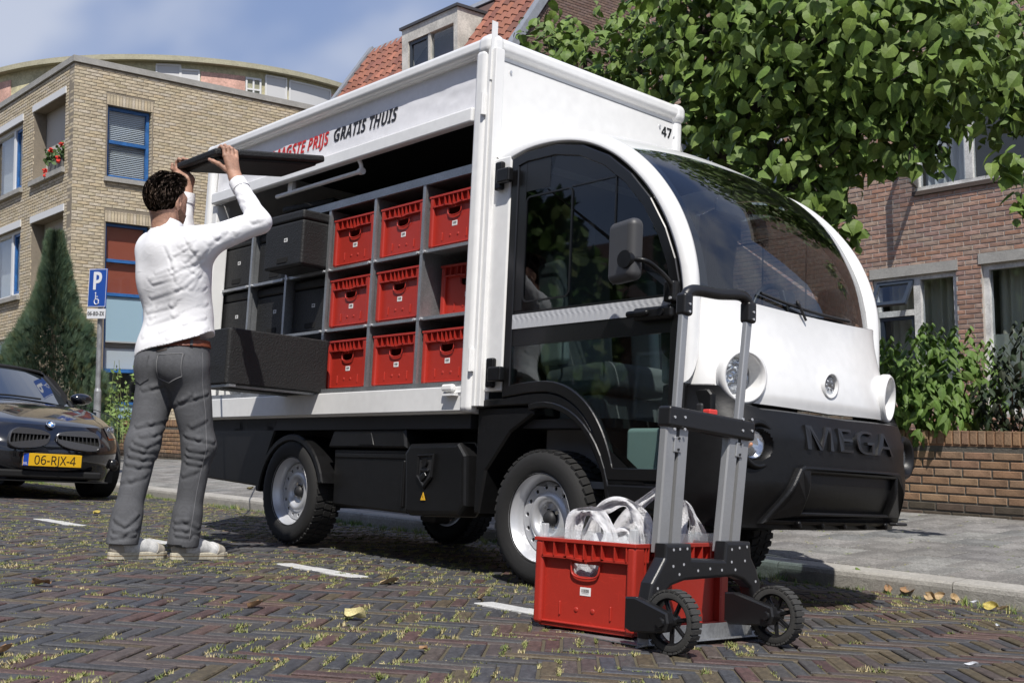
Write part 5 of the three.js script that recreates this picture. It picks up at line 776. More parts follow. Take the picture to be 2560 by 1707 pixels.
    // mirror
    const mz = s ? 2 * ZC - 0.14 : 0.2, mo = s ? -0.17 : 0, mir = P('mirror', [xf(new RoundedBoxGeometry(0.18, 0.25, 0.07, 6, 0.032), 0.69 + mo, 1.38, mz, 0, -0.25 * dir, 0)], M([0.045, 0.045, 0.047], 0.5), door);
    P('knuckle', [cyl(0.04, 0.036, 0.03, 22, 0.735 + mo, 1.335, mz + dir * 0.042, PI / 2)], MAT.blackPlastic, mir);
    P('mirror_arm', [tube([[0.735 + mo, 1.335, mz + dir * 0.045], [0.80 + mo, 1.33, mz + dir * 0.01], [0.815 + mo * 0.6, 1.30, mz - dir * 0.06], [0.80, 1.26, s ? 2 * ZC - 0.05 : 0.05], [0.795, 1.22, s ? 2 * ZC - 0.035 : 0.035]], 0.010, 20, 8)], MAT.blackPlastic, mir);
    P('mirror_bracket', [xf(new RoundedBoxGeometry(0.055, 0.085, 0.045, 2, 0.01), 0.785, 1.235, s ? 2 * ZC - 0.025 : 0.025)], MAT.blackPlastic, mir);
    for (const dy of [-0.03, 0.03]) P('screw', [cyl(0.006, 0.006, 0.008, 8, 0.80, 1.235 + dy, s ? 2 * ZC - 0.049 : 0.049, PI / 2)], MAT.silver, mir);
  }
  // --- inside the cab
  const trim = M([0.12, 0.125, 0.125], 0.8), seatM = M([0.20, 0.20, 0.205], 0.85, { bump: N.cloth, bumpScale: 0.003, bumpRep: 8 }), panelG = M([0.46, 0.50, 0.48], 0.75);
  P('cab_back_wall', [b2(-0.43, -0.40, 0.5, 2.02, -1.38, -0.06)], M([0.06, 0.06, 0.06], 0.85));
  P('cab_floor', [b2(-0.05, 0.95, 0.44, 0.47, -1.36, -0.06)], trim);
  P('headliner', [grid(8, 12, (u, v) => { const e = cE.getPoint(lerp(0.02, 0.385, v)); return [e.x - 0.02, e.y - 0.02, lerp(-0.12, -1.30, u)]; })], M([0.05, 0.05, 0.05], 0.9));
  for (const z of [ZC + 0.32, ZC - 0.32]) {
    const st = P('seat', [rb(0.42, 0.14, 0.44, 0.05, 0.93, z, 0.05, 0, 0, 0.06, 4), rb(0.36, 0.36, 0.40, 0.03, 0.68, z, 0.03)], seatM);
    P('backrest', [rb(0.13, 0.62, 0.42, -0.17, 1.26, z, 0.055, 0, 0, 0.10, 4)], seatM, st); P('headrest', [rb(0.09, 0.19, 0.24, -0.20, 1.66, z, 0.04, 0, 0, 0.06, 3)], seatM, st);
    P('bolster', [rb(0.16, 0.5, 0.07, -0.13, 1.25, z + 0.19, 0.03, 0, 0, 0.10, 3)], panelG, st);
  }
  P('dashboard', [xf(new RoundedBoxGeometry(0.30, 0.2, 1.22, 4, 0.07), 0.74, 1.08, ZC), rb(0.2, 0.5, 0.3, 0.70, 0.75, ZC, 0.04), rb(0.24, 0.14, 0.3, 0.72, 1.18, ZC - 0.33, 0.05)], trim);
  P('dash_panel', [rb(0.05, 0.16, 0.44, 0.60, 0.97, ZC + 0.33, 0.02), rb(0.05, 0.10, 0.30, 0.60, 0.83, ZC + 0.2, 0.02)], panelG);
  P('door_pocket', [rb(0.30, 0.2, 0.05, 0.60, 0.60, -0.12, 0.02), rb(0.08, 0.10, 0.08, 0.70, 0.72, -0.14, 0.02)], panelG);
  const sw = xf(new THREE.TorusGeometry(0.18, 0.014, 10, 40), 0.52, 1.26, ZC - 0.33, 0, PI / 2, 0.45); P('steering_wheel', [sw, between(V3(0.53, 1.26, ZC - 0.33), V3(0.70, 1.08, ZC - 0.33), 0.025), rb(0.04, 0.08, 0.3, 0.535, 1.255, ZC - 0.33, 0.02, 0, 0, 0.45)], MAT.blackPlastic);
  P('phone_holder', [rb(0.03, 0.14, 0.09, 0.78, 1.29, ZC - 0.08, 0.01, 0, 0, 0.3), tube([[0.78, 1.2, ZC - 0.08], [0.80, 1.25, ZC - 0.08], [0.79, 1.3, ZC - 0.08]], 0.008, 8, 6)], MAT.blackPlastic);
  P('rear_view_mirror', [rb(0.02, 0.07, 0.22, 0.50, 1.76, ZC, 0.01), between(V3(0.5, 1.78, ZC), V3(0.52, 1.88, ZC), 0.008)], MAT.blackPlastic);
}
// ---------------------------------------------------------------- red crates, black foam boxes
const barMat = M([0.03, 0.03, 0.03], 0.6);
function barcode(seed, w = 0.036, h = 0.019) { const r = mulberry(seed), g = []; let x = -w / 2 + 0.003; while (x < w / 2 - 0.004) { const t = 0.0008 + r() * 0.0014; g.push(bx(t, h * 0.55, 0.0004, x + t / 2, h * 0.12, 0.0007)); x += t + 0.0008 + r() * 0.0012; } for (let k = 0; k < 6; k++) g.push(bx(0.002, h * 0.14, 0.0004, -0.012 + k * 0.0045, -h * 0.32, 0.0007)); return g; }
function makeCrate(label, group, seed, bag) {
  const t = thing('plastic_crate', label, 'crate', VAN, [0, 0, 0], 0, group), H = 0.285, W = 0.4, D = 0.6, m = MAT.red;
  // short face with the arched grip
  const grip = [[-0.055, 0.205], [-0.05, 0.178], [-0.03, 0.169], [0.03, 0.169], [0.05, 0.178], [0.055, 0.205], [0.05, 0.208], [-0.05, 0.208]];
  const face = [[-0.165, 0.012], [0.165, 0.012], [0.170, 0.275], [-0.170, 0.275]];
  for (const s of [1, -1]) {
    const R = g => (s < 0 ? xf(g, 0, 0, 0, 0, PI) : g);
    const rim = [b2(-0.2, 0.2, 0.273, H, D / 2 - 0.02, D / 2, 0.002), b2(-0.172, -0.07, 0.222, 0.229, D / 2 - 0.022, D / 2 - 0.002), b2(0.07, 0.172, 0.222, 0.229, D / 2 - 0.022, D / 2 - 0.002), bx(0.075, 0.007, 0.02, -0.042, 0.224, D / 2 - 0.012, 0, 0, -0.12), bx(0.075, 0.007, 0.02, 0.042, 0.224, D / 2 - 0.012, 0, 0, 0.12)];
    for (const x of [-0.165, -0.12, -0.07, -0.035, 0.0, 0.035, 0.07, 0.12, 0.165]) rim.push(b2(x - 0.002, x + 0.002, 0.224, 0.274, D / 2 - 0.022, D / 2 - 0.002));
    put('end_wall', R(ext(face, 0.004, 0, [grip])).translate(0, 0, s > 0 ? D / 2 - 0.026 : -D / 2 + 0.026), m, t);
    put('rim', rim.map(R), m, t);
    put('grip', [R(tube([[-0.057, 0.212, D / 2 - 0.016], [-0.05, 0.176, D / 2 - 0.014], [-0.028, 0.166, D / 2 - 0.013], [0.028, 0.166, D / 2 - 0.013], [0.05, 0.176, D / 2 - 0.014], [0.057, 0.212, D / 2 - 0.016]], 0.0035, 30, 6))], m, t);
    put('boss', [...[-0.035, 0.03].map(x => xf(new THREE.SphereGeometry(0.009, 10, 6), x, 0.062, D / 2 - 0.022, 0, 0, 0, [1, 1, 0.4])), rb(0.006, 0.045, 0.008, 0.10, 0.062, D / 2 - 0.021, 0.003), rb(0.006, 0.045, 0.008, -0.1, 0.062, D / 2 - 0.021, 0.003)].map(R), m, t);
  }
  for (const s of [1, -1]) {
    const g = [b2(s * 0.174 - 0.002, s * 0.174 + 0.002, 0.012, 0.275, -D / 2 + 0.03, D / 2 - 0.03), b2(s > 0 ? 0.18 : -0.2, s > 0 ? 0.2 : -0.18, 0.2731, H - 0.0005, -D / 2 + 0.021, D / 2 - 0.021), b2(s * 0.186 - 0.012, s * 0.186 + 0.012, 0.226, 0.232, -D / 2 + 0.06, D / 2 - 0.06)];
    for (let k = -4; k <= 4; k++) g.push(b2(s * 0.187 - 0.0125, s * 0.187 + 0.0125, 0.227, 0.274, k * 0.055 - 0.002, k * 0.055 + 0.002));
    for (const z of [-0.235, 0.235]) g.push(b2(s * 0.186 - 0.013, s * 0.186 + 0.013, 0.02, 0.272, z - 0.002, z + 0.002), b2(s * 0.186 - 0.012, s * 0.186 + 0.012, 0.10, 0.104, z - 0.03 * Math.sign(-z), z));
    put('side_wall', g, m, t);
  }
  for (const sx of [1, -1]) for (const sz of [1, -1]) put('corner_post', [xf(new RoundedBoxGeometry(0.034, 0.27, 0.06, 3, 0.012), sx * 0.1815, 0.142, sz * 0.268)], m, t);
  put('base', [b2(-0.185, 0.185, 0.0, 0.014, -D / 2 + 0.018, D / 2 - 0.018, 0.004), b2(-0.19, 0.19, 0.013, 0.02, -D / 2 + 0.012, D / 2 - 0.012, 0.003)], m, t);
  const s = put('barcode_label', [bx(0.042, 0.026, 0.0008, 0.0, 0.122, D / 2 - 0.0212)], MAT.paper, t);
  put('bars', barcode(seed).map(g => g.translate(0.0, 0.122, D / 2 - 0.0212)), barMat, s);
  return t;
}
const XC = [-3.1, -2.645, -2.19, -1.7225, -1.265, -0.8125], YR = [0.932, 1.29, 1.648], rowN = ['bottom', 'middle', 'top'], gap = (i) => ['black boxes', 'middle column', 'white corner post'][i];
let crate0;
const cr0 = mulberry(61);
for (let r = 2; r >= 0; r--) for (let c = 0; c < 3; c++) {
  const special = r === 1 && c === 2, where = c === 0 ? 'next to the black boxes' : c === 1 ? 'in the middle red column' : 'next to the white corner post';
  const lab = special ? 'red crate pushed deep into the middle shelf by the corner post' : `red plastic crate on the ${rowN[r]} shelf ${where}`;
  const o = crate0 ? dup(crate0, lab) : (crate0 = makeCrate(lab, 'red crates on the truck shelves', 5));
  setFrame(o, VAN, [XC[3 + c] + (cr0() - 0.5) * 0.018, YR[r], (special ? -0.50 : -0.395) + (cr0() - 0.5) * 0.012], special ? 0.05 : (cr0() - 0.5) * 0.03);
}
// crate on the ground
const floorCrate = dup(crate0, 'red plastic crate full of white carrier bags on the hand truck'); delete floorCrate.userData.group;
setFrame(floorCrate, VAN, [1.09, -0.01, 0.535], 0.15);
{ // clear upstand round its rim
  const clear = M([0.93, 0.95, 0.96], 0.04, { phys: true, transmission: 0.94, thickness: 0, ior: 1.45 }), up = put('clear_insert', [b2(-0.185, 0.185, 0.27, 0.315, 0.272, 0.275), b2(-0.185, 0.185, 0.27, 0.315, -0.275, -0.272), b2(0.170, 0.173, 0.27, 0.315, -0.27, 0.27), b2(-0.173, -0.170, 0.27, 0.315, -0.27, 0.27)], clear, floorCrate);
  put('corner_clip', [[1, 1], [1, -1], [-1, 1], [-1, -1]].map(([a, b]) => rb(0.024, 0.05, 0.024, a * 0.178, 0.305, b * 0.276, 0.004)), M([0.85, 0.87, 0.88], 0.1, { phys: true, transmission: 0.6, thickness: 0 }), up);
}
// black insulated boxes
function makeFoam(label, group) {
  const t = thing('foam_box', label, 'box', VAN, [0, 0, 0], 0, group), W = 0.415, H = 0.33, D = 0.62;
  put('body', [xf(new RoundedBoxGeometry(W, H - 0.062, D, 4, 0.016), 0, (H - 0.062) / 2 + 0.004, 0), b2(-W / 2 + 0.03, W / 2 - 0.03, 0, 0.02, -D / 2 + 0.03, D / 2 - 0.03)], MAT.foam, t);
  put('lid', [xf(new RoundedBoxGeometry(W + 0.006, 0.056, D + 0.006, 4, 0.015), 0, H - 0.028, 0)], MAT.foam, t);
  put('notch_shade', [b2(-0.055, 0.055, 0.03, 0.062, D / 2 - 0.004, D / 2 + 0.004, 0.002)], M([0.003, 0.003, 0.003], 0.9), t);  // near-black block, no cut: the shade of a finger recess painted on
  const dots = []; for (let j = 0; j < 7; j++) for (let i = 0; i < 9; i++) { if (Math.abs(i - 4) < 1.2 && j === 3) continue; dots.push(xf(new THREE.CircleGeometry(0.0022, 5), (i - 4) * 0.042, 0.085 + j * 0.026, D / 2 + 0.0008)); }
  put('vent_dots', dots, M([0.003, 0.003, 0.003], 0.9), t).userData.kind = 'stuff';
  const s = put('barcode_label', [bx(0.036, 0.022, 0.0008, 0.03, 0.165, D / 2 + 0.001)], MAT.paper, t); put('bars', barcode(8, 0.03, 0.016).map(g => g.translate(0.03, 0.165, D / 2 + 0.001)), barMat, s);
  return t;
}
let foam0;
for (const [c, r, dz, lab] of [[0, 2, 0, 'black foam box on the top shelf behind the man'], [1, 2, -0.02, 'black foam box on the top shelf half hidden by its neighbour'], [2, 2, 0.20, 'black foam box pulled partly out of the top shelf'], [0, 1, -0.01, 'black foam box on the middle shelf behind the man'], [1, 1, -0.03, 'black foam box in the middle of the middle shelf row'], [2, 1, -0.03, 'black foam box on the middle shelf beside the red crates']]) {
  const o = foam0 ? dup(foam0, lab) : (foam0 = makeFoam(lab, 'black foam boxes on the truck shelves'));
  setFrame(o, VAN, [XC[c] + (c === 2 && r === 2 ? 0.012 : 0), YR[r] + 0.001, -0.415 + dz], c === 2 && r === 2 ? 0.02 : 0);
}
{ // the open box drawn out towards the man: hollow
  const t = thing('foam_box', 'open black foam box drawn out from the bottom shelf', 'box', VAN, [-1.97, 0.906, 0.295]), W = 0.41, H = 0.295, D = 0.645;
  const rrect = (w, d, r) => { const o = []; for (const [cx, cy, a0] of [[w - r, d - r, 0], [-w + r, d - r, PI / 2], [-w + r, -d + r, PI], [w - r, -d + r, 1.5 * PI]]) for (let k = 0; k <= 5; k++) { const a = a0 + k / 5 * PI / 2; o.push([cx + Math.cos(a) * r, cy + Math.sin(a) * r]); } return o; };
  const g = ext(rrect(W / 2 - 0.006, D / 2 - 0.006, 0.02), H - 0.012, 0.008, [rrect(W / 2 - 0.045, D / 2 - 0.045, 0.02).reverse()], 3); g.rotateX(-PI / 2); g.translate(0, 0.006, 0);
  put('shell', [g], MAT.foam, t); put('floor', [b2(-W / 2 + 0.04, W / 2 - 0.04, 0.0, 0.03, -D / 2 + 0.04, D / 2 - 0.04)], MAT.foam, t);
  put('rim_step', [b2(-W / 2 + 0.03, W / 2 - 0.03, H - 0.004, H + 0.006, D / 2 - 0.05, D / 2 - 0.036), b2(W / 2 - 0.05, W / 2 - 0.036, H - 0.004, H + 0.006, -D / 2 + 0.04, D / 2 - 0.05)], MAT.foam, t);
  const rails = [[-2.13], [-1.83]].map(([x]) => b2(x - 0.012, x + 0.012, 0.892, 0.904, -0.3, 0.60)); rails.push(b2(-2.3, -1.75, 0.889, 0.9015, 0.56, 0.6));
  rails.forEach(g => put('drawer_rail', [g], MAT.zinc, truck));
}
function makeLid(label, frame) {
  const t = thing('box_cover', label, 'lid', null);
  put('slab', [xf(new RoundedBoxGeometry(0.43, 0.036, 0.64, 4, 0.012), 0, 0.018, 0)], MAT.foam, t); put('plug', [xf(new RoundedBoxGeometry(0.36, 0.02, 0.57, 3, 0.008), 0, -0.006, 0)], MAT.foam, t);
  frame.decompose(t.position, t.quaternion, t.scale); return t;
}
makeLid('black foam lid lifted overhead in both hands of the man', VAN.clone().multiply(new THREE.Matrix4().makeRotationFromEuler(new THREE.Euler(0.165, 0, 0)).setPosition(-1.595, 2.045, 0.645)));
makeLid('black foam lid lying on top of the shelf rack', VAN.clone().multiply(new THREE.Matrix4().makeRotationFromEuler(new THREE.Euler(0.0, 0.25, 0.05)).setPosition(-2.35, 2.07, -0.42)));
// ---------------------------------------------------------------- carrier bags in the crate
const film = M([0.84, 0.84, 0.86], 0.75, { phys: true, transmission: 0.14, specularIntensity: 0.5, thickness: 0, bump: N.fine, bumpScale: 0.008, bumpRep: 12 });
function bag(label, base, loops, seed) {
  const t = thing('carrier_bag', label, 'bag', VAN, base, 0, 'white carrier bags in the crate'), r = mulberry(seed);
  const g = new THREE.IcosahedronGeometry(1, 5), p = g.attributes.position; for (let i = 0; i < p.count; i++) { const x = p.getX(i), y = p.getY(i), z = p.getZ(i), n = 1 + 0.14 * Math.sin(x * 7 + seed) * Math.sin(y * 6 + seed) + 0.12 * Math.sin(z * 11 + x * 5) + 0.06 * Math.sin(y * 17 + z * 13); p.setXYZ(i, x * n * 0.105, Math.max(0.03, y * n * 0.125 + 0.155), z * n * 0.078); }
  g.computeVertexNormals(); put('sack', [g], film, t);
  for (const L of loops) {
    const c = new THREE.CatmullRomCurve3(L.map(q => V3(...q)), false, 'centripetal');
    put('handle', [grid(50, 6, (u, v) => { const q = c.getPoint(u), tg = c.getTangent(u), side = V3(0.75, 0.0, 0.66).cross(tg).normalize(), w = (0.017 + 0.024 * Math.pow(Math.abs(2 * u - 1), 1.6)) * (1 + 0.2 * Math.sin(u * 19 + seed)), k = (v - 0.5) * 2; const dep = 0.010 * Math.sin(k * 4.5 + u * 13 + seed) + 0.006 * Math.sin(k * 9 + u * 31); return [q.x + side.x * w * k + 0.75 * dep, q.y + side.y * w * k, q.z + side.z * w * k + 0.66 * dep]; })], film, t);
  }
  return t;
}
bag('white plastic carrier bag drooping over the short crate end', [1.10, 0.0, 0.69], [[[-0.13, 0.20, 0.03], [-0.12, 0.34, 0.02], [-0.05, 0.365, 0.02], [0.05, 0.31, 0.04], [0.09, 0.20, 0.07]]], 3);
bag('white plastic carrier bag with one tall handle loop', [1.085, 0.0, 0.54], [[[-0.12, 0.20, 0.10], [-0.085, 0.36, 0.08], [0.0, 0.40, 0.05], [0.07, 0.34, 0.03], [0.10, 0.22, 0.02]], [[-0.10, 0.18, 0.04], [-0.02, 0.30, 0.02], [0.06, 0.20, 0.0]]], 7);
bag('white plastic carrier bag with crumpled handles against the poles', [1.07, 0.0, 0.385], [[[-0.12, 0.20, 0.12], [-0.05, 0.37, 0.08], [0.04, 0.455, 0.0], [0.055, 0.40, -0.03], [0.05, 0.22, 0.0]], [[0.06, 0.20, -0.03], [0.04, 0.40, -0.05], [0.05, 0.35, -0.12], [0.04, 0.21, -0.17]]], 11);
{ const t = thing('carrier_bag', 'grey plastic bag heaped on the crate deep in the shelf', 'bag', VAN, [-0.82, 1.575, -0.5]); const g = new THREE.IcosahedronGeometry(1, 4), p = g.attributes.position; for (let i = 0; i < p.count; i++) { const x = p.getX(i), y = p.getY(i), z = p.getZ(i), n = 1 + 0.16 * Math.sin(x * 6) * Math.sin(z * 7) + 0.1 * Math.sin(y * 9 + x * 4); p.setXYZ(i, x * n * 0.15, Math.max(0, y * n * 0.055), z * n * 0.2); } g.computeVertexNormals(); put('sack', [g], film, t); }
// ---------------------------------------------------------------- folding hand truck
{
  const bp = M([0.010, 0.010, 0.011], 0.38, { bump: N.fine, bumpScale: 0.0004, bumpRep: 10 }), t = thing('hand_truck', 'folding hand truck with silver telescopic poles and black wheels', 'hand truck', VAN, [1.40, -0.027, 0.55]);
  const P = (n, g, m, p = t) => put(n, (Array.isArray(g) ? g : [g]).map(q => q.translate(-1.40, 0.027, -0.55)), m, p);
  const poleZ = [[0.705, 0.648], [0.402, 0.308]], zAt = (i, y) => lerp(poleZ[i][0], poleZ[i][1], (y - 0.27) / 0.80), xAt = y => lerp(1.372, 1.375, (y - 0.27) / 0.8);
  for (const i of [0, 1]) {
    const A = V3(xAt(0.25), 0.25, zAt(i, 0.25)), B = V3(xAt(0.66), 0.66, zAt(i, 0.66)), C = V3(xAt(1.04), 1.04, zAt(i, 1.04)), tilt = Math.atan2(B.z - A.z, B.y - A.y);
    const outer = shapeOf([[-0.05, -0.016], [-0.008, -0.016], [-0.008, 0.004], [0.008, 0.004], [0.008, -0.016], [0.05, -0.016], [0.054, -0.01], [0.054, 0.012], [0.048, 0.018], [-0.048, 0.018], [-0.054, 0.012], [-0.054, -0.01]]);
    const g = new THREE.ExtrudeGeometry(outer, { depth: 0.41, bevelEnabled: false }); g.applyMatrix4(new THREE.Matrix4().makeBasis(V3(0, 0, -1), V3(-1, 0, 0), V3(0, 1, 0))); xf(g, A.x, A.y, A.z, tilt, 0, 0);
    const pole = P('outer_pole', [g], MAT.alu);
    P('slot', [bx(0.004, 0.35, 0.009, A.x + 0.004, 0.43, zAt(i, 0.43), tilt)], MAT.darkMetal, pole);
    P('end_plug', [rb(0.006, 0.05, 0.036, A.x + 0.018, 0.59, zAt(i, 0.59), 0.003, tilt)], MAT.alu, pole);
    for (const y of [0.575, 0.61]) P('screw', [cyl(0.004, 0.004, 0.005, 8, A.x + 0.023, y, zAt(i, y), 0, 0, PI / 2)], MAT.darkMetal, pole);
    const d = C.clone().sub(B), ip = new RoundedBoxGeometry(0.022, d.length() + 0.02, 0.031, 2, 0.006); xf(ip, (B.x + C.x) / 2, (B.y + C.y) / 2, (B.z + C.z) / 2, Math.atan2(d.z, d.y), 0, 0); P('inner_pole', [ip], MAT.alu);
  }
  const zt = [zAt(0, 1.06), zAt(1, 1.06)];
  const hd = P('handle', [tube([[1.375, 1.01, zt[0]], [1.375, 1.075, zt[0] - 0.006], [1.375, 1.094, zt[0] - 0.03], [1.375, 1.104, (zt[0] + zt[1]) / 2], [1.375, 1.114, zt[1] + 0.03], [1.375, 1.096, zt[1] + 0.006], [1.375, 1.03, zt[1]]], 0.0195, 40, 12)], bp);
  for (const i of [0, 1]) { P('end_piece', [rb(0.044, 0.075, 0.046, 1.375, 1.045 + i * 0.018, zt[i], 0.012)], bp, hd); for (const dy of [-0.015, 0.01]) P('screw', [cyl(0.004, 0.004, 0.004, 8, 1.3985, 1.035 + i * 0.018 + dy, zt[i], 0, 0, PI / 2)], MAT.silver, hd); }
  const zb = (zAt(0, 0.66) + zAt(1, 0.66)) / 2;
  const br = P('cross_bracket', [rb(0.055, 0.066, 0.445, 1.377, 0.667, zb, 0.01, -0.05)], bp);
  P('release_button', [rb(0.03, 0.018, 0.042, 1.377, 0.706, zb - 0.01, 0.004)], M([0.65, 0.05, 0.04], 0.4), br);
  for (const dz of [-0.2, -0.15, 0.15, 0.2]) for (const dy of [-0.02, 0.018]) P('screw', [cyl(0.0045, 0.0045, 0.004, 8, 1.4055, 0.667 + dy - dz * 0.05, zb + dz, 0, 0, PI / 2)], MAT.silver, br);
  // lower yoke
  const yoke = [[0.835, 0.0], [0.838, 0.11], [0.825, 0.165], [0.79, 0.21], [0.768, 0.24], [0.765, 0.283], [0.642, 0.283], [0.638, 0.238], [0.475, 0.232], [0.468, 0.290], [0.338, 0.290], [0.332, 0.24], [0.305, 0.205], [0.283, 0.16], [0.275, 0.11], [0.278, 0.0], [0.318, 0.0], [0.318, 0.10], [0.335, 0.14], [0.375, 0.165], [0.43, 0.178], [0.67, 0.170], [0.735, 0.155], [0.775, 0.125], [0.788, 0.09], [0.79, 0.0]];
  const yg = ext(yoke.map(([z, y]) => [-z, y]), 0.03, 0.011, [], 4); yg.rotateY(PI / 2); yg.translate(1.385, 0, 0);
  const yk = P('yoke', [yg], bp);
  for (const [z, y] of [[0.73, 0.265], [0.70, 0.267], [0.665, 0.268], [0.73, 0.215], [0.68, 0.22], [0.70, 0.19], [0.61, 0.2], [0.55, 0.205], [0.49, 0.2], [0.44, 0.265], [0.40, 0.27], [0.36, 0.273], [0.44, 0.225], [0.37, 0.228], [0.42, 0.2], [0.80, 0.15], [0.31, 0.16]]) P('screw', [cyl(0.0045, 0.0045, 0.004, 8, 1.4245, y, z, 0, 0, PI / 2)], MAT.silver, yk);
  for (const k of [0, 1, 2]) P('red_inlay', [b2(1.4225, 1.4245, 0.214, 0.224, 0.505 + k * 0.036, 0.528 + k * 0.036)], M([0.5, 0.03, 0.03], 0.5), yk);
  const tyreM = M([0.05, 0.049, 0.046], 0.85, { bump: N.fine, bumpScale: 0.001, bumpRep: 8, mapT: N.speck, mapRep: 6 });
  [[1.53, 0.066, 0.85], [1.552, 0.067, 0.372]].forEach(([x, y, z], i) => {
    const s = i ? -1 : 1, lz = i ? 0.298 : 0.812;
    const arm = P('wheel_arm', [ext([[1.385, 0.035], [1.385, 0.125], [1.425, 0.128], [x + 0.02, y + 0.028], [x + 0.026, y], [x + 0.016, y - 0.026], [x - 0.01, y - 0.032], [1.41, 0.025]], 0.022, 0.005).translate(0, 0, z + 0.026)], bp);
    P('pivot', [cyl(0.009, 0.009, 0.08, 14, x, y, z + 0.02, PI / 2), cyl(0.016, 0.014, 0.012, 6, x, y, z + 0.056, PI / 2)], bp, arm);
    const w = new THREE.Group(); w.name = 'wheel'; t.add(w); w.position.set(x - 1.40, y + 0.027, z - 0.55); w.rotation.z = 0.2 + i;
    const q = (n, g, m) => put(n, g, m, w);
    q('tyre', [xf(lathe([[0.068, -0.018], [0.084, -0.020], [0.0905, -0.012], [0.0905, 0.012], [0.084, 0.020], [0.068, 0.018]], 48), 0, 0, 0, PI / 2), ...Array.from({ length: 30 }, (_, k) => { const b = bx(0.006, 0.013, 0.042, 0.0895, 0, 0); return b.rotateZ(k / 30 * 2 * PI); })], tyreM);
    q('rim', [xf(lathe([[0.070, -0.016], [0.062, -0.012], [0.062, 0.012], [0.070, 0.016]], 40), 0, 0, 0, PI / 2)], bp);
    q('hub', [cyl(0.02, 0.02, 0.034, 20, 0, 0, 0, PI / 2)], bp);
    for (let k = 0; k < 7; k++) q('spoke', [bx(0.046, 0.007, 0.014, 0.041, 0, 0).rotateZ(k / 7 * 2 * PI), bx(0.046, 0.013, 0.004, 0.041, 0, 0).rotateZ(k / 7 * 2 * PI)], bp);
  });
  const zincM = M([0.38, 0.39, 0.40], 0.5, { metalness: 0.6, mapT: N.stain, mapRep: 3 });
  P('toe_plate', [b2(1.02, 1.40, -0.022, -0.0185, 0.22, 0.85), b2(1.395, 1.40, -0.02, 0.03, 0.30, 0.80), bx(0.05, 0.006, 0.62, 1.42, -0.018, 0.55, 0, 0, 0.3)], zincM);
  for (const z of [0.812, 0.30]) P('hinge_foot', [ext([[1.375, -0.02], [1.425, -0.02], [1.41, 0.045], [1.38, 0.05]], 0.035, 0.002).translate(0, 0, z - 0.018)], zincM);
}
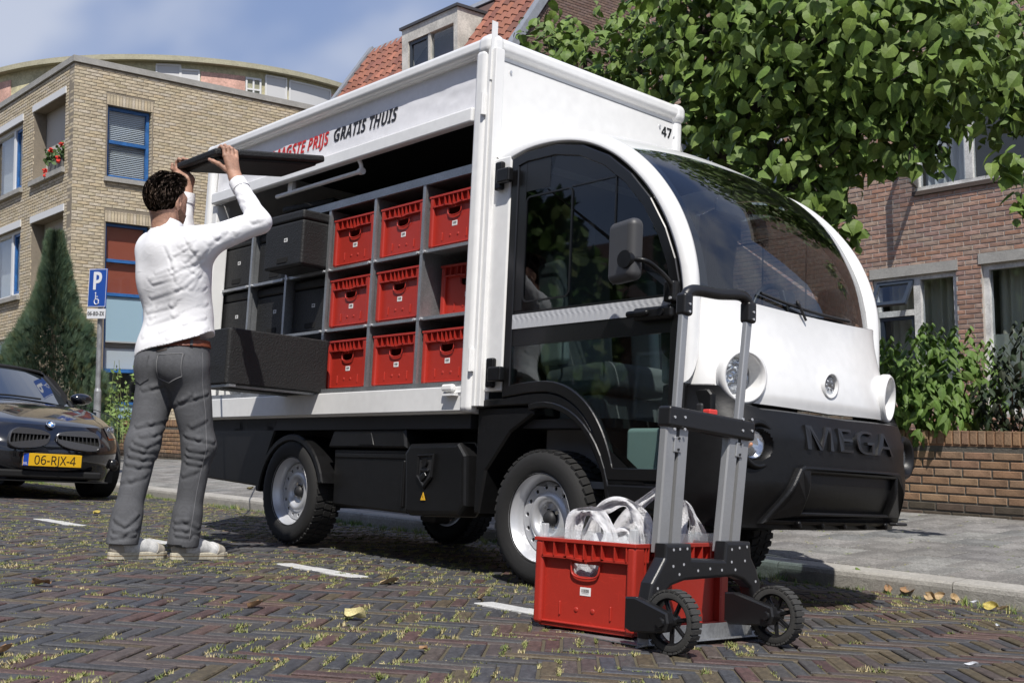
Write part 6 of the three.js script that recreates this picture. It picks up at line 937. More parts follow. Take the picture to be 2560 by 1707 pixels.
// ---------------------------------------------------------------- the man, modelled from distance fields
function nets(f, lo, hi, h) {   // naive surface nets
  const nx = Math.ceil((hi[0] - lo[0]) / h) + 1, ny = Math.ceil((hi[1] - lo[1]) / h) + 1, nz = Math.ceil((hi[2] - lo[2]) / h) + 1, F = new Float32Array(nx * ny * nz), id = (i, j, k) => i + nx * (j + ny * k);
  // coarse skip: evaluate, jumping over cells that are far away
  for (let k = 0; k < nz; k++) for (let j = 0; j < ny; j++) { let i = 0; while (i < nx) { const d = f(lo[0] + i * h, lo[1] + j * h, lo[2] + k * h); F[id(i, j, k)] = d; let s = Math.floor((Math.abs(d) - 0.03) / h * 0.5); for (let q = 1; q <= s && i + q < nx; q++) F[id(i + q, j, k)] = d; i += Math.max(1, s + 1); } }
  const V = new Int32Array(nx * ny * nz).fill(-1), pos = [], idx = [];
  for (let k = 0; k < nz - 1; k++) for (let j = 0; j < ny - 1; j++) for (let i = 0; i < nx - 1; i++) {
    let n = 0, x = 0, y = 0, z = 0, neg = 0; const c = []; for (let q = 0; q < 8; q++) { const v = F[id(i + (q & 1), j + (q >> 1 & 1), k + (q >> 2))]; c.push(v); if (v < 0) neg++; }
    if (!neg || neg === 8) continue;
    for (let a = 0; a < 8; a++) for (const b of [a ^ 1, a ^ 2, a ^ 4]) if (b > a && (c[a] < 0) !== (c[b] < 0)) { const t = c[a] / (c[a] - c[b]); x += lerp(a & 1, b & 1, t); y += lerp(a >> 1 & 1, b >> 1 & 1, t); z += lerp(a >> 2, b >> 2, t); n++; }
    V[id(i, j, k)] = pos.length / 3; pos.push(lo[0] + (i + x / n) * h, lo[1] + (j + y / n) * h, lo[2] + (k + z / n) * h);
  }
  for (let k = 1; k < nz - 1; k++) for (let j = 1; j < ny - 1; j++) for (let i = 1; i < nx - 1; i++) {
    const a = F[id(i, j, k)] < 0;
    const q = (p0, p1, p2, p3, flip) => { if (p0 < 0 || p1 < 0 || p2 < 0 || p3 < 0) return; flip ? idx.push(p0, p2, p1, p0, p3, p2) : idx.push(p0, p1, p2, p0, p2, p3); };
    if (a !== F[id(i + 1, j, k)] < 0) q(V[id(i, j - 1, k - 1)], V[id(i, j, k - 1)], V[id(i, j, k)], V[id(i, j - 1, k)], !a);
    if (a !== F[id(i, j + 1, k)] < 0) q(V[id(i - 1, j, k - 1)], V[id(i - 1, j, k)], V[id(i, j, k)], V[id(i, j, k - 1)], !a);
    if (a !== F[id(i, j, k + 1)] < 0) q(V[id(i - 1, j - 1, k)], V[id(i, j - 1, k)], V[id(i, j, k)], V[id(i - 1, j, k)], !a);
  }
  const nor = new Float32Array(pos.length), e = h * 0.7; for (let i = 0; i < pos.length; i += 3) { const [x, y, z] = [pos[i], pos[i + 1], pos[i + 2]]; let a = f(x + e, y, z) - f(x - e, y, z), b = f(x, y + e, z) - f(x, y - e, z), c = f(x, y, z + e) - f(x, y, z - e); const l = Math.hypot(a, b, c) || 1; nor[i] = a / l; nor[i + 1] = b / l; nor[i + 2] = c / l; }
  const g = new THREE.BufferGeometry(); g.setAttribute('position', new THREE.Float32BufferAttribute(pos, 3)); g.setAttribute('normal', new THREE.Float32BufferAttribute(nor, 3)); g.setIndex(idx);
  const uv = new Float32Array(pos.length / 3 * 2); for (let i = 0; i < uv.length / 2; i++) { uv[2 * i] = pos[3 * i] + pos[3 * i + 2]; uv[2 * i + 1] = pos[3 * i + 1]; } g.setAttribute('uv', new THREE.Float32BufferAttribute(uv, 2)); return g;
}
const smin = (a, b, k) => { const h = Math.max(k - Math.abs(a - b), 0) / k; return Math.min(a, b) - h * h * k * 0.25; };
const cap = (a, b, ra, rb) => { const bx_ = b[0] - a[0], by = b[1] - a[1], bz = b[2] - a[2], L = bx_ * bx_ + by * by + bz * bz || 1e-9; return (x, y, z) => { const px = x - a[0], py = y - a[1], pz = z - a[2], t = clamp((px * bx_ + py * by + pz * bz) / L); return Math.hypot(px - bx_ * t, py - by * t, pz - bz * t) - (ra + (rb - ra) * t); }; };
const ball = (c, r) => (x, y, z) => Math.hypot(x - c[0], y - c[1], z - c[2]) - r;
const uni = (list, k) => (x, y, z) => { let d = list[0](x, y, z); for (let i = 1; i < list.length; i++) d = smin(d, list[i](x, y, z), k); return d; };
{
  const base = [-1.38, 0.025, 1.10], man = thing('person', 'man in white shirt and grey jeans reaching up with a lid', 'person', VAN, base);
  const P = (n, g, m, p = man) => { g = Array.isArray(g) ? (g.length > 1 ? join(g) : g[0]) : g; return putRaw(n, g.translate(-base[0], -base[1], -base[2]), m, p); };
  const fw = V3(-0.30, 0, -0.954).normalize(), rt = V3(0.954, 0, -0.30).normalize();
  const at = (o, r, u, f) => [o[0] + rt.x * r + fw.x * f, o[1] + u, o[2] + rt.z * r + fw.z * f];
  // joints
  const pel = [-1.395, 0.96, 1.075], wai = [-1.395, 1.11, 1.085], che = [-1.395, 1.36, 1.122], nek = [-1.40, 1.545, 1.165];
  const shR = [-1.222, 1.497, 1.088], shL = [-1.565, 1.50, 1.155], elR = [-1.145, 1.645, 0.822], wrR = [-1.335, 1.885, 0.868], elL = [-1.745, 1.66, 0.93], wrL = [-1.745, 1.935, 0.922];
  const hipR = at(pel, 0.085, -0.03, 0), hipL = at(pel, -0.085, -0.03, -0.01), knR = [-1.30, 0.555, 0.968], anR = [-1.325, 0.115, 1.000], knL = [-1.425, 0.55, 1.19], anL = [-1.372, 0.11, 1.275];
  const mid = (a, b, t) => a.map((v, i) => lerp(v, b[i], t));
  // --- shirt
  const sw = (x, y, z) => Math.sin(x * 31 + 2 * Math.sin(y * 13 + z * 9)) * Math.sin(y * 23 + z * 19 + 1.5 * Math.sin(x * 17));
  const armR = [cap(shR, elR, 0.073, 0.055), cap(elR, mid(elR, wrR, 0.82), 0.054, 0.039)], armL = [cap(shL, elL, 0.073, 0.055), cap(elL, mid(elL, wrL, 0.62), 0.053, 0.042)];
  const torso = uni([cap(at(che, -0.098, 0.09, -0.015), at(che, 0.105, 0.09, -0.015), 0.092, 0.096), cap(at(che, -0.08, -0.03, 0.0), at(che, 0.085, -0.03, 0), 0.113, 0.116), cap(at(wai, -0.07, 0.07, 0.01), at(wai, 0.07, 0.07, 0.01), 0.108, 0.108), cap(at(pel, -0.068, 0.075, 0), at(pel, 0.068, 0.075, 0), 0.118, 0.118), cap(at(pel, -0.08, 0.0, -0.005), at(pel, 0.08, 0.0, -0.005), 0.120, 0.120), cap(at(shL, 0.02, 0.015, 0), at(shR, -0.02, 0.015, 0), 0.072, 0.072), cap([-1.40, 1.50, 1.158], [-1.40, 1.59, 1.163], 0.076, 0.064)], 0.10);
  const hemC = [-1.395, 1.0, 1.075], hemD = V3(0.5, 0, -0.866);
  // creases: soft ridges along lines that lie on the cloth
  const VI = VAN.clone().invert(), camV = camera.position.clone().applyMatrix4(VI);
  const seen = (F, px, py) => { const d = atPx(px, py, 1).applyMatrix4(VI).sub(camV).normalize(), q = camV.clone().addScaledVector(d, 4.6); for (let k = 0; k < 160; k++) { const e = F(q.x, q.y, q.z); if (e < 0.001) return q.toArray(); q.addScaledVector(d, Math.max(0.002, e * 0.8)); if (q.distanceTo(camV) > 7.5) break; } return null; };
  const ridges = (F, ox, oy, sc, lines) => { const out = []; for (const [h, w, ...pts] of lines) { const P3 = []; for (let k = 0; k < pts.length; k += 2) P3.push(seen(F, ox + pts[k] * sc, oy + pts[k + 1] * sc)); for (let k = 0; k + 1 < P3.length; k++) if (P3[k] && P3[k + 1] && Math.hypot(...P3[k].map((v, i) => v - P3[k + 1][i])) < 0.3) out.push([P3[k], P3[k + 1], h, w]); } return out; };
  const ridgeAt = (list, x, y, z) => { let d = 0; for (const [a, b, h, w] of list) { const ux = b[0] - a[0], uy = b[1] - a[1], uz = b[2] - a[2], px = x - a[0], py = y - a[1], pz = z - a[2], t = clamp((px * ux + py * uy + pz * uz) / (ux * ux + uy * uy + uz * uz)), qx = px - ux * t, qy = py - uy * t, qz = pz - uz * t, e = (qx * qx + qy * qy + qz * qz) / (w * w); if (e < 9) { const s = qy > 0 ? 1 : -1; d += h * (Math.exp(-e) - (s < 0 ? 0.75 * Math.exp(-Math.pow(Math.sqrt(e) - 1.6, 2) * 2.2) : 0)); } } return d; };
  let shirtR = [];
  const fold = (x, y, z) => 0.0012 * sw(x * 0.6, y * 0.6, z * 0.6) - ridgeAt(shirtR, x, y, z);
  const ring = (x, y, z, a, b, n, amp) => { const d = V3(b[0] - a[0], b[1] - a[1], b[2] - a[2]), L = d.length(), t = ((x - a[0]) * d.x + (y - a[1]) * d.y + (z - a[2]) * d.z) / L / L; return t < -0.15 || t > 1.15 ? 0 : amp * Math.sin(t * n + 2.2 * Math.sin(x * 38 + z * 31) + y * 9) * sm(-0.1, 0.2, t); };
  const baseShirt = (x, y, z) => smin(smin(torso(x, y, z), smin(armR[0](x, y, z), armR[1](x, y, z), 0.03), 0.055), smin(armL[0](x, y, z), armL[1](x, y, z), 0.03), 0.055);
  shirtR = [...ridges(baseShirt, 320, 360, 0.2296, [[0.0015, 0.012, 230, 1460, 480, 1390, 760, 1260], [0.0013, 0.010, 250, 1510, 520, 1460, 640, 1400], [0.0015, 0.010, 540, 1500, 700, 1380, 800, 1290], [0.0015, 0.010, 600, 1560, 740, 1400, 810, 1300], [0.0013, 0.010, 480, 1330, 620, 1270, 720, 1170], [0.0015, 0.012, 680, 1560, 770, 1420, 820, 1320], [0.0017, 0.012, 640, 1010, 720, 1150, 790, 1230], [0.0013, 0.010, 300, 1400, 450, 1350, 600, 1320], [0.0013, 0.009, 500, 1200, 600, 1150, 680, 1080], [0.0013, 0.010, 560, 1110, 650, 1060, 700, 1040], [0.0017, 0.012, 420, 1110, 470, 1230, 520, 1370, 540, 1560],
    [0.0018, 0.013, 1170, 520, 1260, 530, 1340, 500], [0.0018, 0.013, 1180, 590, 1280, 600, 1370, 570], [0.0018, 0.013, 1185, 660, 1290, 670, 1385, 640], [0.0018, 0.013, 1190, 740, 1300, 740, 1395, 710], [0.0018, 0.013, 1280, 800, 1360, 830, 1430, 820], [0.0017, 0.013, 990, 1010, 1040, 950, 1060, 890], [0.0017, 0.013, 880, 1070, 960, 1010, 1000, 930], [0.0015, 0.012, 760, 870, 880, 930, 960, 1010], [0.0015, 0.012, 1120, 880, 1180, 960, 1190, 1030]]),
    ...ridges(baseShirt, 0, 640, 0.5102, [[0.0017, 0.012, 720, 270, 840, 240, 1000, 150], [0.0017, 0.012, 740, 200, 860, 160, 960, 100], [0.0015, 0.012, 750, 130, 860, 90, 980, 30], [0.0015, 0.012, 730, 330, 850, 290, 1010, 230], [0.0015, 0.010, 780, 370, 900, 330, 1000, 300], [0.0015, 0.012, 860, 60, 950, 30, 1010, -40], [0.0017, 0.013, 700, 390, 740, 300, 750, 250], [0.0013, 0.012, 820, 400, 900, 380, 1010, 350]])];
  const shirtF = (x, y, z) => {
    let d = torso(x, y, z); const ar = smin(armR[0](x, y, z), armR[1](x, y, z), 0.03), al = smin(armL[0](x, y, z), armL[1](x, y, z), 0.03);
    const a2 = Math.abs(ar) < 0.03 ? ar - ridgeAt(shirtR, x, y, z) + ring(x, y, z, wrR, elR, 17, 0.0012) : ar, b2_ = al < 0.03 ? al + ring(x, y, z, wrL, elL, 17, 0.002) : al;
    
    const hem = hemC[1] + 0.032 + 0.34 * ((x - hemC[0]) * hemD.x + (z - hemC[2]) * hemD.z) + 0.008 * Math.sin(x * 26 + z * 21);
    if (Math.abs(d) < 0.04) d += fold(x, y, z);
    d = Math.max(d, hem - y, y - 1.572 + 0.10 * ((x + 1.40) * fw.x + (z - 1.163) * fw.z));
    return smin(smin(d, a2, 0.055), b2_, 0.055);
  };
  const creaseT = tex(512, (u, v) => { const s = u + v * 0.0; let h = 0; for (const [p, o, a] of [[6, 3, 0.6], [12, 7, 0.4]]) { const w = fbm(u, v, 4, 3, o + 9) * 0.35, n = fbm((u * 0.5 + v * 0.5 + w) % 1, (v * 1.0 - u + 1 + w) % 1, p, 3, o); h += a * (1 - Math.abs(2 * n - 1) * 2.2); } return clamp(0.5 + 0.5 * h); }, false);
  const shirtM = M([0.80, 0.80, 0.82], 0.75, { bump: creaseT, bumpScale: 0.0016, bumpRep: 2.2, phys: true, sheen: 0.25, sheenRoughness: 0.6, transmission: 0.0 });
  const shirt = P('shirt', nets(shirtF, [-1.86, 0.9, 0.72], [-1.03, 1.88, 1.36], 0.0062), shirtM);
  // collar and cuffs
  const ringAt = (c, ax, r, w, th) => { const g = lathe([[r, -w / 2], [r + th, -w / 2], [r + th * 0.6, w / 2], [r - th * 0.4, w / 2], [r, -w / 2]], 28); g.applyQuaternion(new THREE.Quaternion().setFromUnitVectors(V3(0, 1, 0), V3(...ax).normalize())); return g.translate(...c); };
  const dir = (a, b) => b.map((v, i) => v - a[i]);
  P('collar', [ringAt([-1.405, 1.590, 1.165], [fw.x * 0.25, 1, fw.z * 0.25], 0.066, 0.052, 0.006)], shirtM, shirt);
  P('cuff', [ringAt(mid(elR, wrR, 0.83), dir(elR, wrR), 0.0385, 0.055, 0.006)], shirtM, shirt); P('cuff', [ringAt(mid(elL, wrL, 0.63), dir(elL, wrL), 0.041, 0.055, 0.006)], shirtM, shirt);
  // --- trousers
  const legF = uni([cap(at(pel, -0.07, 0.045, 0.0), at(pel, 0.07, 0.045, 0.0), 0.106, 0.106), ball(at(pel, 0.075, -0.03, -0.045), 0.105), ball(at(pel, -0.075, -0.03, -0.045), 0.105), cap(at(hipR, 0, -0.02, 0), knR, 0.103, 0.073), cap(knR, anR, 0.072, 0.055), cap(at(hipL, 0, -0.02, 0), knL, 0.103, 0.073), cap(knL, anL, 0.072, 0.055), cap(mid(knR, anR, 0.75), [anR[0], 0.075, anR[2]], 0.060, 0.068), cap(mid(knL, anL, 0.75), [anL[0], 0.075, anL[2]], 0.060, 0.068)], 0.045);
  const jeanR = ridges(legF, 250, 820, 0.3826, [[.005, .011, 560, 700, 640, 722, 740, 740], [.0055, .011, 580, 790, 680, 802, 770, 760], [.0055, .011, 570, 830, 680, 850, 780, 800], [.005, .011, 565, 872, 660, 890, 770, 850], [.0045, .010, 520, 482, 620, 452, 700, 425], [.004, .010, 480, 500, 540, 470, 580, 440], [.005, .011, 240, 640, 330, 622, 440, 600], [.005, .011, 230, 740, 300, 770, 390, 722], [.005, .011, 210, 780, 280, 802, 380, 800], [.005, .011, 190, 830, 280, 852, 370, 850], [.0045, .011, 170, 880, 250, 902, 330, 890], [.004, .011, 280, 400, 340, 385, 400, 370], [.005, .011, 490, 1262, 560, 1258, 640, 1300], [.005, .011, 490, 1305, 560, 1318, 650, 1332], [.005, .011, 500, 1348, 580, 1355, 660, 1310], [.005, .011, 100, 1250, 160, 1290, 240, 1222], [.005, .011, 90, 1320, 160, 1332, 240, 1306], [.0045, .011, 80, 1362, 150, 1352, 230, 1345], [.004, .012, 600, 640, 680, 600, 760, 590], [.004, .012, 540, 960, 620, 930, 720, 930], [.0035, .012, 130, 1000, 200, 990, 290, 960], [.004, .012, 270, 700, 350, 690, 420, 660]]);
  const jf = (x, y, z) => 0.0018 * sw(x * 0.7, y * 0.6, z * 0.7) - ridgeAt(jeanR, x, y, z);
  const trouF = (x, y, z) => { let d = legF(x, y, z); if (Math.abs(d) < 0.04) d += jf(x, y, z); return Math.max(d, y - 1.052, 0.092 - y - 0.10 * ((x - pel[0]) * fw.x + (z - pel[2]) * fw.z > 0 ? 0.1 : 0)); };
  const denim = M([0.125, 0.128, 0.138], 0.9, { mapT: tex(512, (u, v) => { const a = fbm(u, v, 6, 5, 3), b = fbm(u, v * 0.5, 100, 2, 5); return 0.7 + 0.3 * (0.6 * a + 0.4 * b); }), mapRep: 3, bump: N.cloth, bumpScale: 0.0012, bumpRep: 16 });
  const tr = P('jeans', nets(trouF, [-1.60, 0.05, 0.84], [-1.16, 1.07, 1.40], 0.0075), denim);
  const beltF = (x, y, z) => { const d = legF(x, y, z), yy = y - 1.028 - 0.05 * ((x - pel[0]) * hemD.x + (z - pel[2]) * hemD.z); return Math.max(d - 0.007, Math.abs(yy) - 0.018); };
  P('belt', nets(beltF, [-1.60, 0.98, 0.88], [-1.19, 1.08, 1.27], 0.006), M([0.16, 0.045, 0.022], 0.5), tr);
  // patches laid on the cloth: stitched pocket, seams, belt loop
  const onto = (F, p, n) => { let q = p.clone(); for (let k = 0; k < 40; k++) { const d = F(q.x, q.y, q.z); if (Math.abs(d) < 0.0006) break; q.addScaledVector(n, -d * 0.7); } return q; };
  const patch = (F, c, n, ux, uy, w, h, off, nu = 10, nv = 10, shape = (u, v) => [u, v]) => grid(nu, nv, (u, v) => { const [a, b] = shape(u, v), p = V3(...c).addScaledVector(ux, (a - 0.5) * w).addScaledVector(uy, (b - 0.5) * h).addScaledVector(n, 0.03), q = onto(F, p, n).addScaledVector(n, off); return [q.x, q.y, q.z]; });
  const nb = V3(0.62, 0, 0.78).normalize(), ub = V3(0.78, 0.06, -0.62).normalize(), up = V3(0, 1, 0);
  const pkt = (u, v) => [0.5 + (u - 0.5) * (1 - 0.12 * (1 - v)), v < 0.25 ? v - (0.25 - v) * 0.0 + Math.abs(u - 0.5) * 0.35 * (0.25 - v) / 0.25 : v];
  P('back_pocket', patch(trouF, [-1.28, 0.90, 1.15], nb, ub, up, 0.145, 0.15, 0.0035, 12, 12, pkt), denim, tr);
  P('back_pocket', patch(trouF, [-1.43, 0.90, 1.22], V3(0.25, 0, 0.97), V3(0.97, 0.03, -0.25), up, 0.10, 0.14, 0.0035, 12, 12, pkt), denim, tr);
  { const st = M([0.24, 0.24, 0.245], 0.9), path = [[0, 1], [1, 1], [1, 0.25], [0.5, 0.06], [0, 0.25], [0, 1]], pts = []; for (let k = 0; k < 5; k++) for (let q = 0; q < 8; q++) { const u = lerp(path[k][0], path[k + 1][0], q / 8) - 0.5, v = lerp(path[k][1], path[k + 1][1], q / 8) - 0.5; const c = V3(-1.28, 0.90, 1.15).addScaledVector(ub, u * 0.132).addScaledVector(up, v * 0.14).addScaledVector(nb, 0.03); pts.push(onto(trouF, c, nb).addScaledVector(nb, 0.005)); } pts.push(pts[0]); P('pocket_stitch', new THREE.TubeGeometry(new THREE.CatmullRomCurve3(pts), 90, 0.0016, 4), st, tr); }
  const stitch = M([0.19, 0.19, 0.20], 0.9), seam = [[-1.215, 0.99, 1.03], [-1.212, 0.85, 1.02], [-1.225, 0.70, 0.985], [-1.235, 0.55, 0.965], [-1.255, 0.35, 0.985], [-1.27, 0.12, 1.0]];
  const nS = V3(0.95, 0, 0.3).normalize(); for (let k = 0; k < 5; k++) { const a = V3(...seam[k]), b = V3(...seam[k + 1]); P('side_seam', grid(1, 12, (u, v) => { const p = a.clone().lerp(b, v).addScaledVector(V3(0.3, 0, -0.95), (u - 0.5) * 0.0028).addScaledVector(nS, 0.03), q = onto(trouF, p, nS).addScaledVector(nS, 0.0022); return [q.x, q.y, q.z]; }), stitch, tr); }
  P('belt_loop', patch(beltF, [-1.262, 1.022, 1.06], V3(0.85, 0, 0.52).normalize(), V3(0.52, 0, -0.85).normalize(), up, 0.012, 0.05, 0.003, 3, 8), denim, tr);
  P('waist_label', patch(trouF, [-1.33, 1.0, 1.17], nb, ub, up, 0.07, 0.028, 0.003, 6, 3), M([0.05, 0.04, 0.035], 0.7), tr);
  // --- body: one skin with head and hands
  const hc = [-1.410, 1.706, 1.182], hf = V3(-0.42, 0.10, -0.90).normalize(), hr = V3(0.906, 0, -0.423).normalize(), hu = hr.clone().cross(hf).normalize();
  const H = (r, u, f) => [hc[0] + hr.x * r + hu.x * u + hf.x * f, hc[1] + hr.y * r + hu.y * u + hf.y * f, hc[2] + hr.z * r + hu.z * u + hf.z * f];
  const loc = (x, y, z) => { const a = x - hc[0], b = y - hc[1], c = z - hc[2]; return [a * hr.x + b * hr.y + c * hr.z, a * hu.x + b * hu.y + c * hu.z, a * hf.x + b * hf.y + c * hf.z]; };
  const ell = (c, s) => (x, y, z) => { const [r, u, f] = loc(x, y, z), a = (r - c[0]) / s[0], b = (u - c[1]) / s[1], e = (f - c[2]) / s[2], k = Math.hypot(a, b, e); return (k - 1) * Math.min(...s); };
  const skull = ell([0, 0.035, -0.012], [0.079, 0.096, 0.102]), jaw = uni([ell([0, -0.045, 0.035], [0.06, 0.058, 0.062]), ell([0, -0.088, 0.062], [0.034, 0.028, 0.032]), ell([0, -0.01, 0.045], [0.066, 0.07, 0.05])], 0.03);
  const faceF = [cap(H(0, 0.012, 0.093), H(0, -0.022, 0.113), 0.010, 0.015), cap(H(-0.045, 0.03, 0.074), H(0.045, 0.03, 0.074), 0.016, 0.016), cap(H(-0.02, -0.055, 0.092), H(0.02, -0.055, 0.092), 0.009, 0.009), cap(H(-0.018, -0.066, 0.09), H(0.018, -0.066, 0.09), 0.009, 0.009)];
  const ears = [1, -1].map(s => { const o = ell([s * 0.08, -0.005, -0.008], [0.011, 0.033, 0.020]), c = ell([s * 0.089, 0.0, -0.004], [0.007, 0.017, 0.010]); return (x, y, z) => Math.max(o(x, y, z), -c(x, y, z)); });
  const neckF = cap([-1.402, 1.50, 1.168], H(0, -0.05, -0.022), 0.062, 0.058);
  const headF = (x, y, z) => { let d = smin(skull(x, y, z), jaw(x, y, z), 0.04); for (const f of faceF) d = smin(d, f(x, y, z), 0.016); for (const [sr, su] of [[0.032, 0.012], [-0.032, 0.012]]) d = Math.max(d, -(Math.hypot(...loc(x, y, z).map((v, i) => v - [sr, su, 0.100][i])) - 0.016)); for (const e of ears) d = smin(d, e(x, y, z), 0.008); return smin(d, neckF(x, y, z), 0.03); };
  const eyeG = [0.032, -0.032].map(s => xf(new THREE.SphereGeometry(0.0125, 16, 12), ...H(s, 0.011, 0.076)));
  // hands: palm and five chained fingers, closed on the lid's edge
  const handF = (wr, palmEnd, acrossV, fingers, thumb) => { const L = []; const ac = V3(...acrossV).normalize().toArray(); const o = (p, k) => p.map((v, i) => v + ac[i] * k); L.push(cap(o(wr, -0.006), o(wr, 0.006), 0.026, 0.026)); for (const k of [-0.028, -0.01, 0.010, 0.028]) L.push(cap(o(mid(wr, palmEnd, 0.25), k * 0.6), o(palmEnd, k), 0.0165, 0.0135)); const palm = uni(L, 0.022), fs = fingers.map(ch => uni(ch.slice(1).map((q, i) => cap(ch[i], q, 0.0098 - i * 0.0008, 0.0092 - i * 0.0008)), 0.006)); fs.push(uni(thumb.slice(1).map((q, i) => cap(thumb[i], q, 0.0125 - i * 0.0015, 0.0112 - i * 0.0012)), 0.008)); return (x, y, z) => { let d = palm(x, y, z); for (const f of fs) d = smin(d, f(x, y, z), 0.007); return d; }; };
  // right hand: wrist below, knuckles outside the lid's right edge, fingers over the top pointing back to -x
  const kR = [-1.352, 1.985, 0.893], fR = [-0.034, -0.012, 0.010, 0.031].map((k, i) => { const L = [0.9, 1.02, 1, 0.82][i], z = kR[2] + 0.035 - i * 0.0 - (i - 1.5) * 0.0226 - 0.035, b = [kR[0], kR[1] + 0.01 - Math.abs(i - 1.4) * 0.003, z]; return [b, [b[0] - 0.008 * L, b[1] + 0.042 * L, z + 0.003], [b[0] - 0.036 * L, b[1] + 0.058 * L, z + 0.006], [b[0] - 0.058 * L, b[1] + 0.050 * L, z + 0.008]]; });
  const handRF = handF(wrR, kR, [0, 0.1, 1], fR, [mid(wrR, kR, 0.3).map((v, i) => v + [-0.012, 0, 0.024][i]), [-1.372, 1.948, 0.945], [-1.40, 1.963, 0.962], [-1.428, 1.975, 0.968]]);
  const kL = [-1.822, 2.0, 0.925], fL = [0, 1, 2, 3].map(i => { const L = [0.9, 1.02, 1, 0.82][i], z = kL[2] + (1.5 - i) * 0.0226, b = [kL[0], kL[1], z]; return [b, [b[0] + 0.004, b[1] + 0.040 * L, z], [b[0] + 0.03 * L, b[1] + 0.053 * L, z], [b[0] + 0.052 * L, b[1] + 0.046 * L, z]]; });
  const handLF = handF(wrL, kL, [0, 0.1, 1], fL, [mid(wrL, kL, 0.3).map((v, i) => v + [0, 0, 0.026][i]), [-1.80, 1.97, 0.968], [-1.80, 1.99, 0.988], [-1.796, 2.012, 0.992]]);
  const foreR = cap(elR, wrR, 0.043, 0.027), foreL = cap(elL, wrL, 0.043, 0.028);
  const skinF = uni([cap(at(che, -0.1, 0.07, 0), at(che, 0.1, 0.07, 0), 0.07, 0.07), cap(at(che, -0.07, -0.03, 0), at(che, 0.07, -0.03, 0), 0.09, 0.09), cap(at(wai, -0.06, 0, 0), at(wai, 0.06, 0, 0), 0.085, 0.085), cap(at(pel, -0.06, 0, 0), at(pel, 0.06, 0, 0), 0.09, 0.09), cap(hipR, knR, 0.075, 0.05), cap(knR, anR, 0.05, 0.036), cap(hipL, knL, 0.075, 0.05), cap(knL, anL, 0.05, 0.036), cap(shR, elR, 0.05, 0.04), cap(shL, elL, 0.05, 0.04), foreR, foreL, neckF], 0.03);
  const skinM = M([0.52, 0.29, 0.20], 0.55, { mapT: N.stain, mapRep: 4, phys: true, sheen: 0.2, bump: N.fine, bumpScale: 0.0008, bumpRep: 20 });
  const gBody = nets(skinF, [-1.85, 0.06, 0.78], [-1.05, 1.68, 1.36], 0.016), gHead = nets(headF, [-1.55, 1.545, 1.0], [-1.29, 1.85, 1.30], 0.0048);
  const withFore = (h, f) => (x, y, z) => smin(h(x, y, z), f(x, y, z), 0.02);
  const gR = nets(withFore(handRF, foreR), [-1.46, 1.78, 0.80], [-1.25, 2.07, 1.0], 0.0042), gL = nets(withFore(handLF, foreL), [-1.88, 1.78, 0.85], [-1.70, 2.08, 1.02], 0.0042);
  P('body', [gBody, gHead, gR, gL], skinM);
  P('eyes', eyeG, M([0.7, 0.68, 0.66], 0.3));
  // hair: short at the sides, swept over the crown, and a short beard
  const strand = (r, u, f) => 0.0007 * Math.sin(46 * Math.atan2(r, u + 0.02) + 2 * Math.sin(f * 22)) + 0.0005 * Math.sin(90 * Math.atan2(r, u + 0.02) + 3 * Math.sin(f * 31 + 1)) + 0.002 * Math.sin(f * 34 + 2 * Math.sin(r * 40));
  const hairF = (x, y, z) => { const [r, u, f] = loc(x, y, z); let d = Math.hypot(r / 0.086, (u - 0.038) / 0.107, (f + 0.016) / 0.113); d = (d - 1) * 0.085; const quiff = ell([0, 0.118, 0.045], [0.055, 0.03, 0.05])(x, y, z); d = smin(d, quiff, 0.05); if (Math.abs(d) < 0.03) d += strand(r, u, f) * (0.5 + sm(0.02, 0.09, u)); const front = f - lerp(-0.018, 0.062, sm(0.02, 0.075, u)) - 0.012 * sm(0.07, 0.12, u) * 3, low = -0.062 - u - 0.62 * Math.max(0, -f - 0.02), nape = -0.128 - u; return Math.max(d, front, Math.max(low, nape)); };
  const hairM = M([0.11, 0.072, 0.048], 0.6, { bump: tex(256, (u, v) => fbm(u, v * 0.25, 90, 2, 3), false), bumpScale: 0.004, bumpRep: 5, phys: true, sheen: 0.3 });
  P('hair', nets(hairF, [-1.56, 1.59, 0.98], [-1.28, 1.88, 1.31], 0.004), hairM);
  { // strands laid over the scalp, combed back and to the side
    const r = mulberry(3), pos = [], nor = [], e = 0.002, grad = q => V3(hairF(q.x + e, q.y, q.z) - hairF(q.x - e, q.y, q.z), hairF(q.x, q.y + e, q.z) - hairF(q.x, q.y - e, q.z), hairF(q.x, q.y, q.z + e) - hairF(q.x, q.y, q.z - e)).normalize();
    for (let k = 0; k < 7500; k++) {
      const th = r() * 6.283, cu = r() * 2 - 1, su = Math.sqrt(1 - cu * cu), q = V3(...H(0.14 * su * Math.cos(th), 0.03 + 0.14 * cu, -0.015 + 0.16 * su * Math.sin(th)));
      const cen = V3(...H(0, 0.03, -0.015)), dn = cen.clone().sub(q).normalize(); let ok = false; for (let i = 0; i < 40; i++) { const d = hairF(q.x, q.y, q.z); if (d < 0.0008) { ok = true; break; } q.addScaledVector(dn, Math.min(0.02, Math.max(0.0008, d * 0.6))); } if (!ok) continue;
      const [lr, lu, lf] = loc(q.x, q.y, q.z), top = sm(0.05, 0.11, lu), n = grad(q), comb = hf.clone().multiplyScalar(lerp(-0.25, -0.75, top)).addScaledVector(hu, lerp(-1, 0.1, top)).addScaledVector(hr, lerp(0, 0.5, top) + (r() - 0.5) * 0.22).addScaledVector(hf, (r() - 0.5) * 0.2), L = lerp(0.016, 0.042, top) * (0.7 + r() * 0.6);
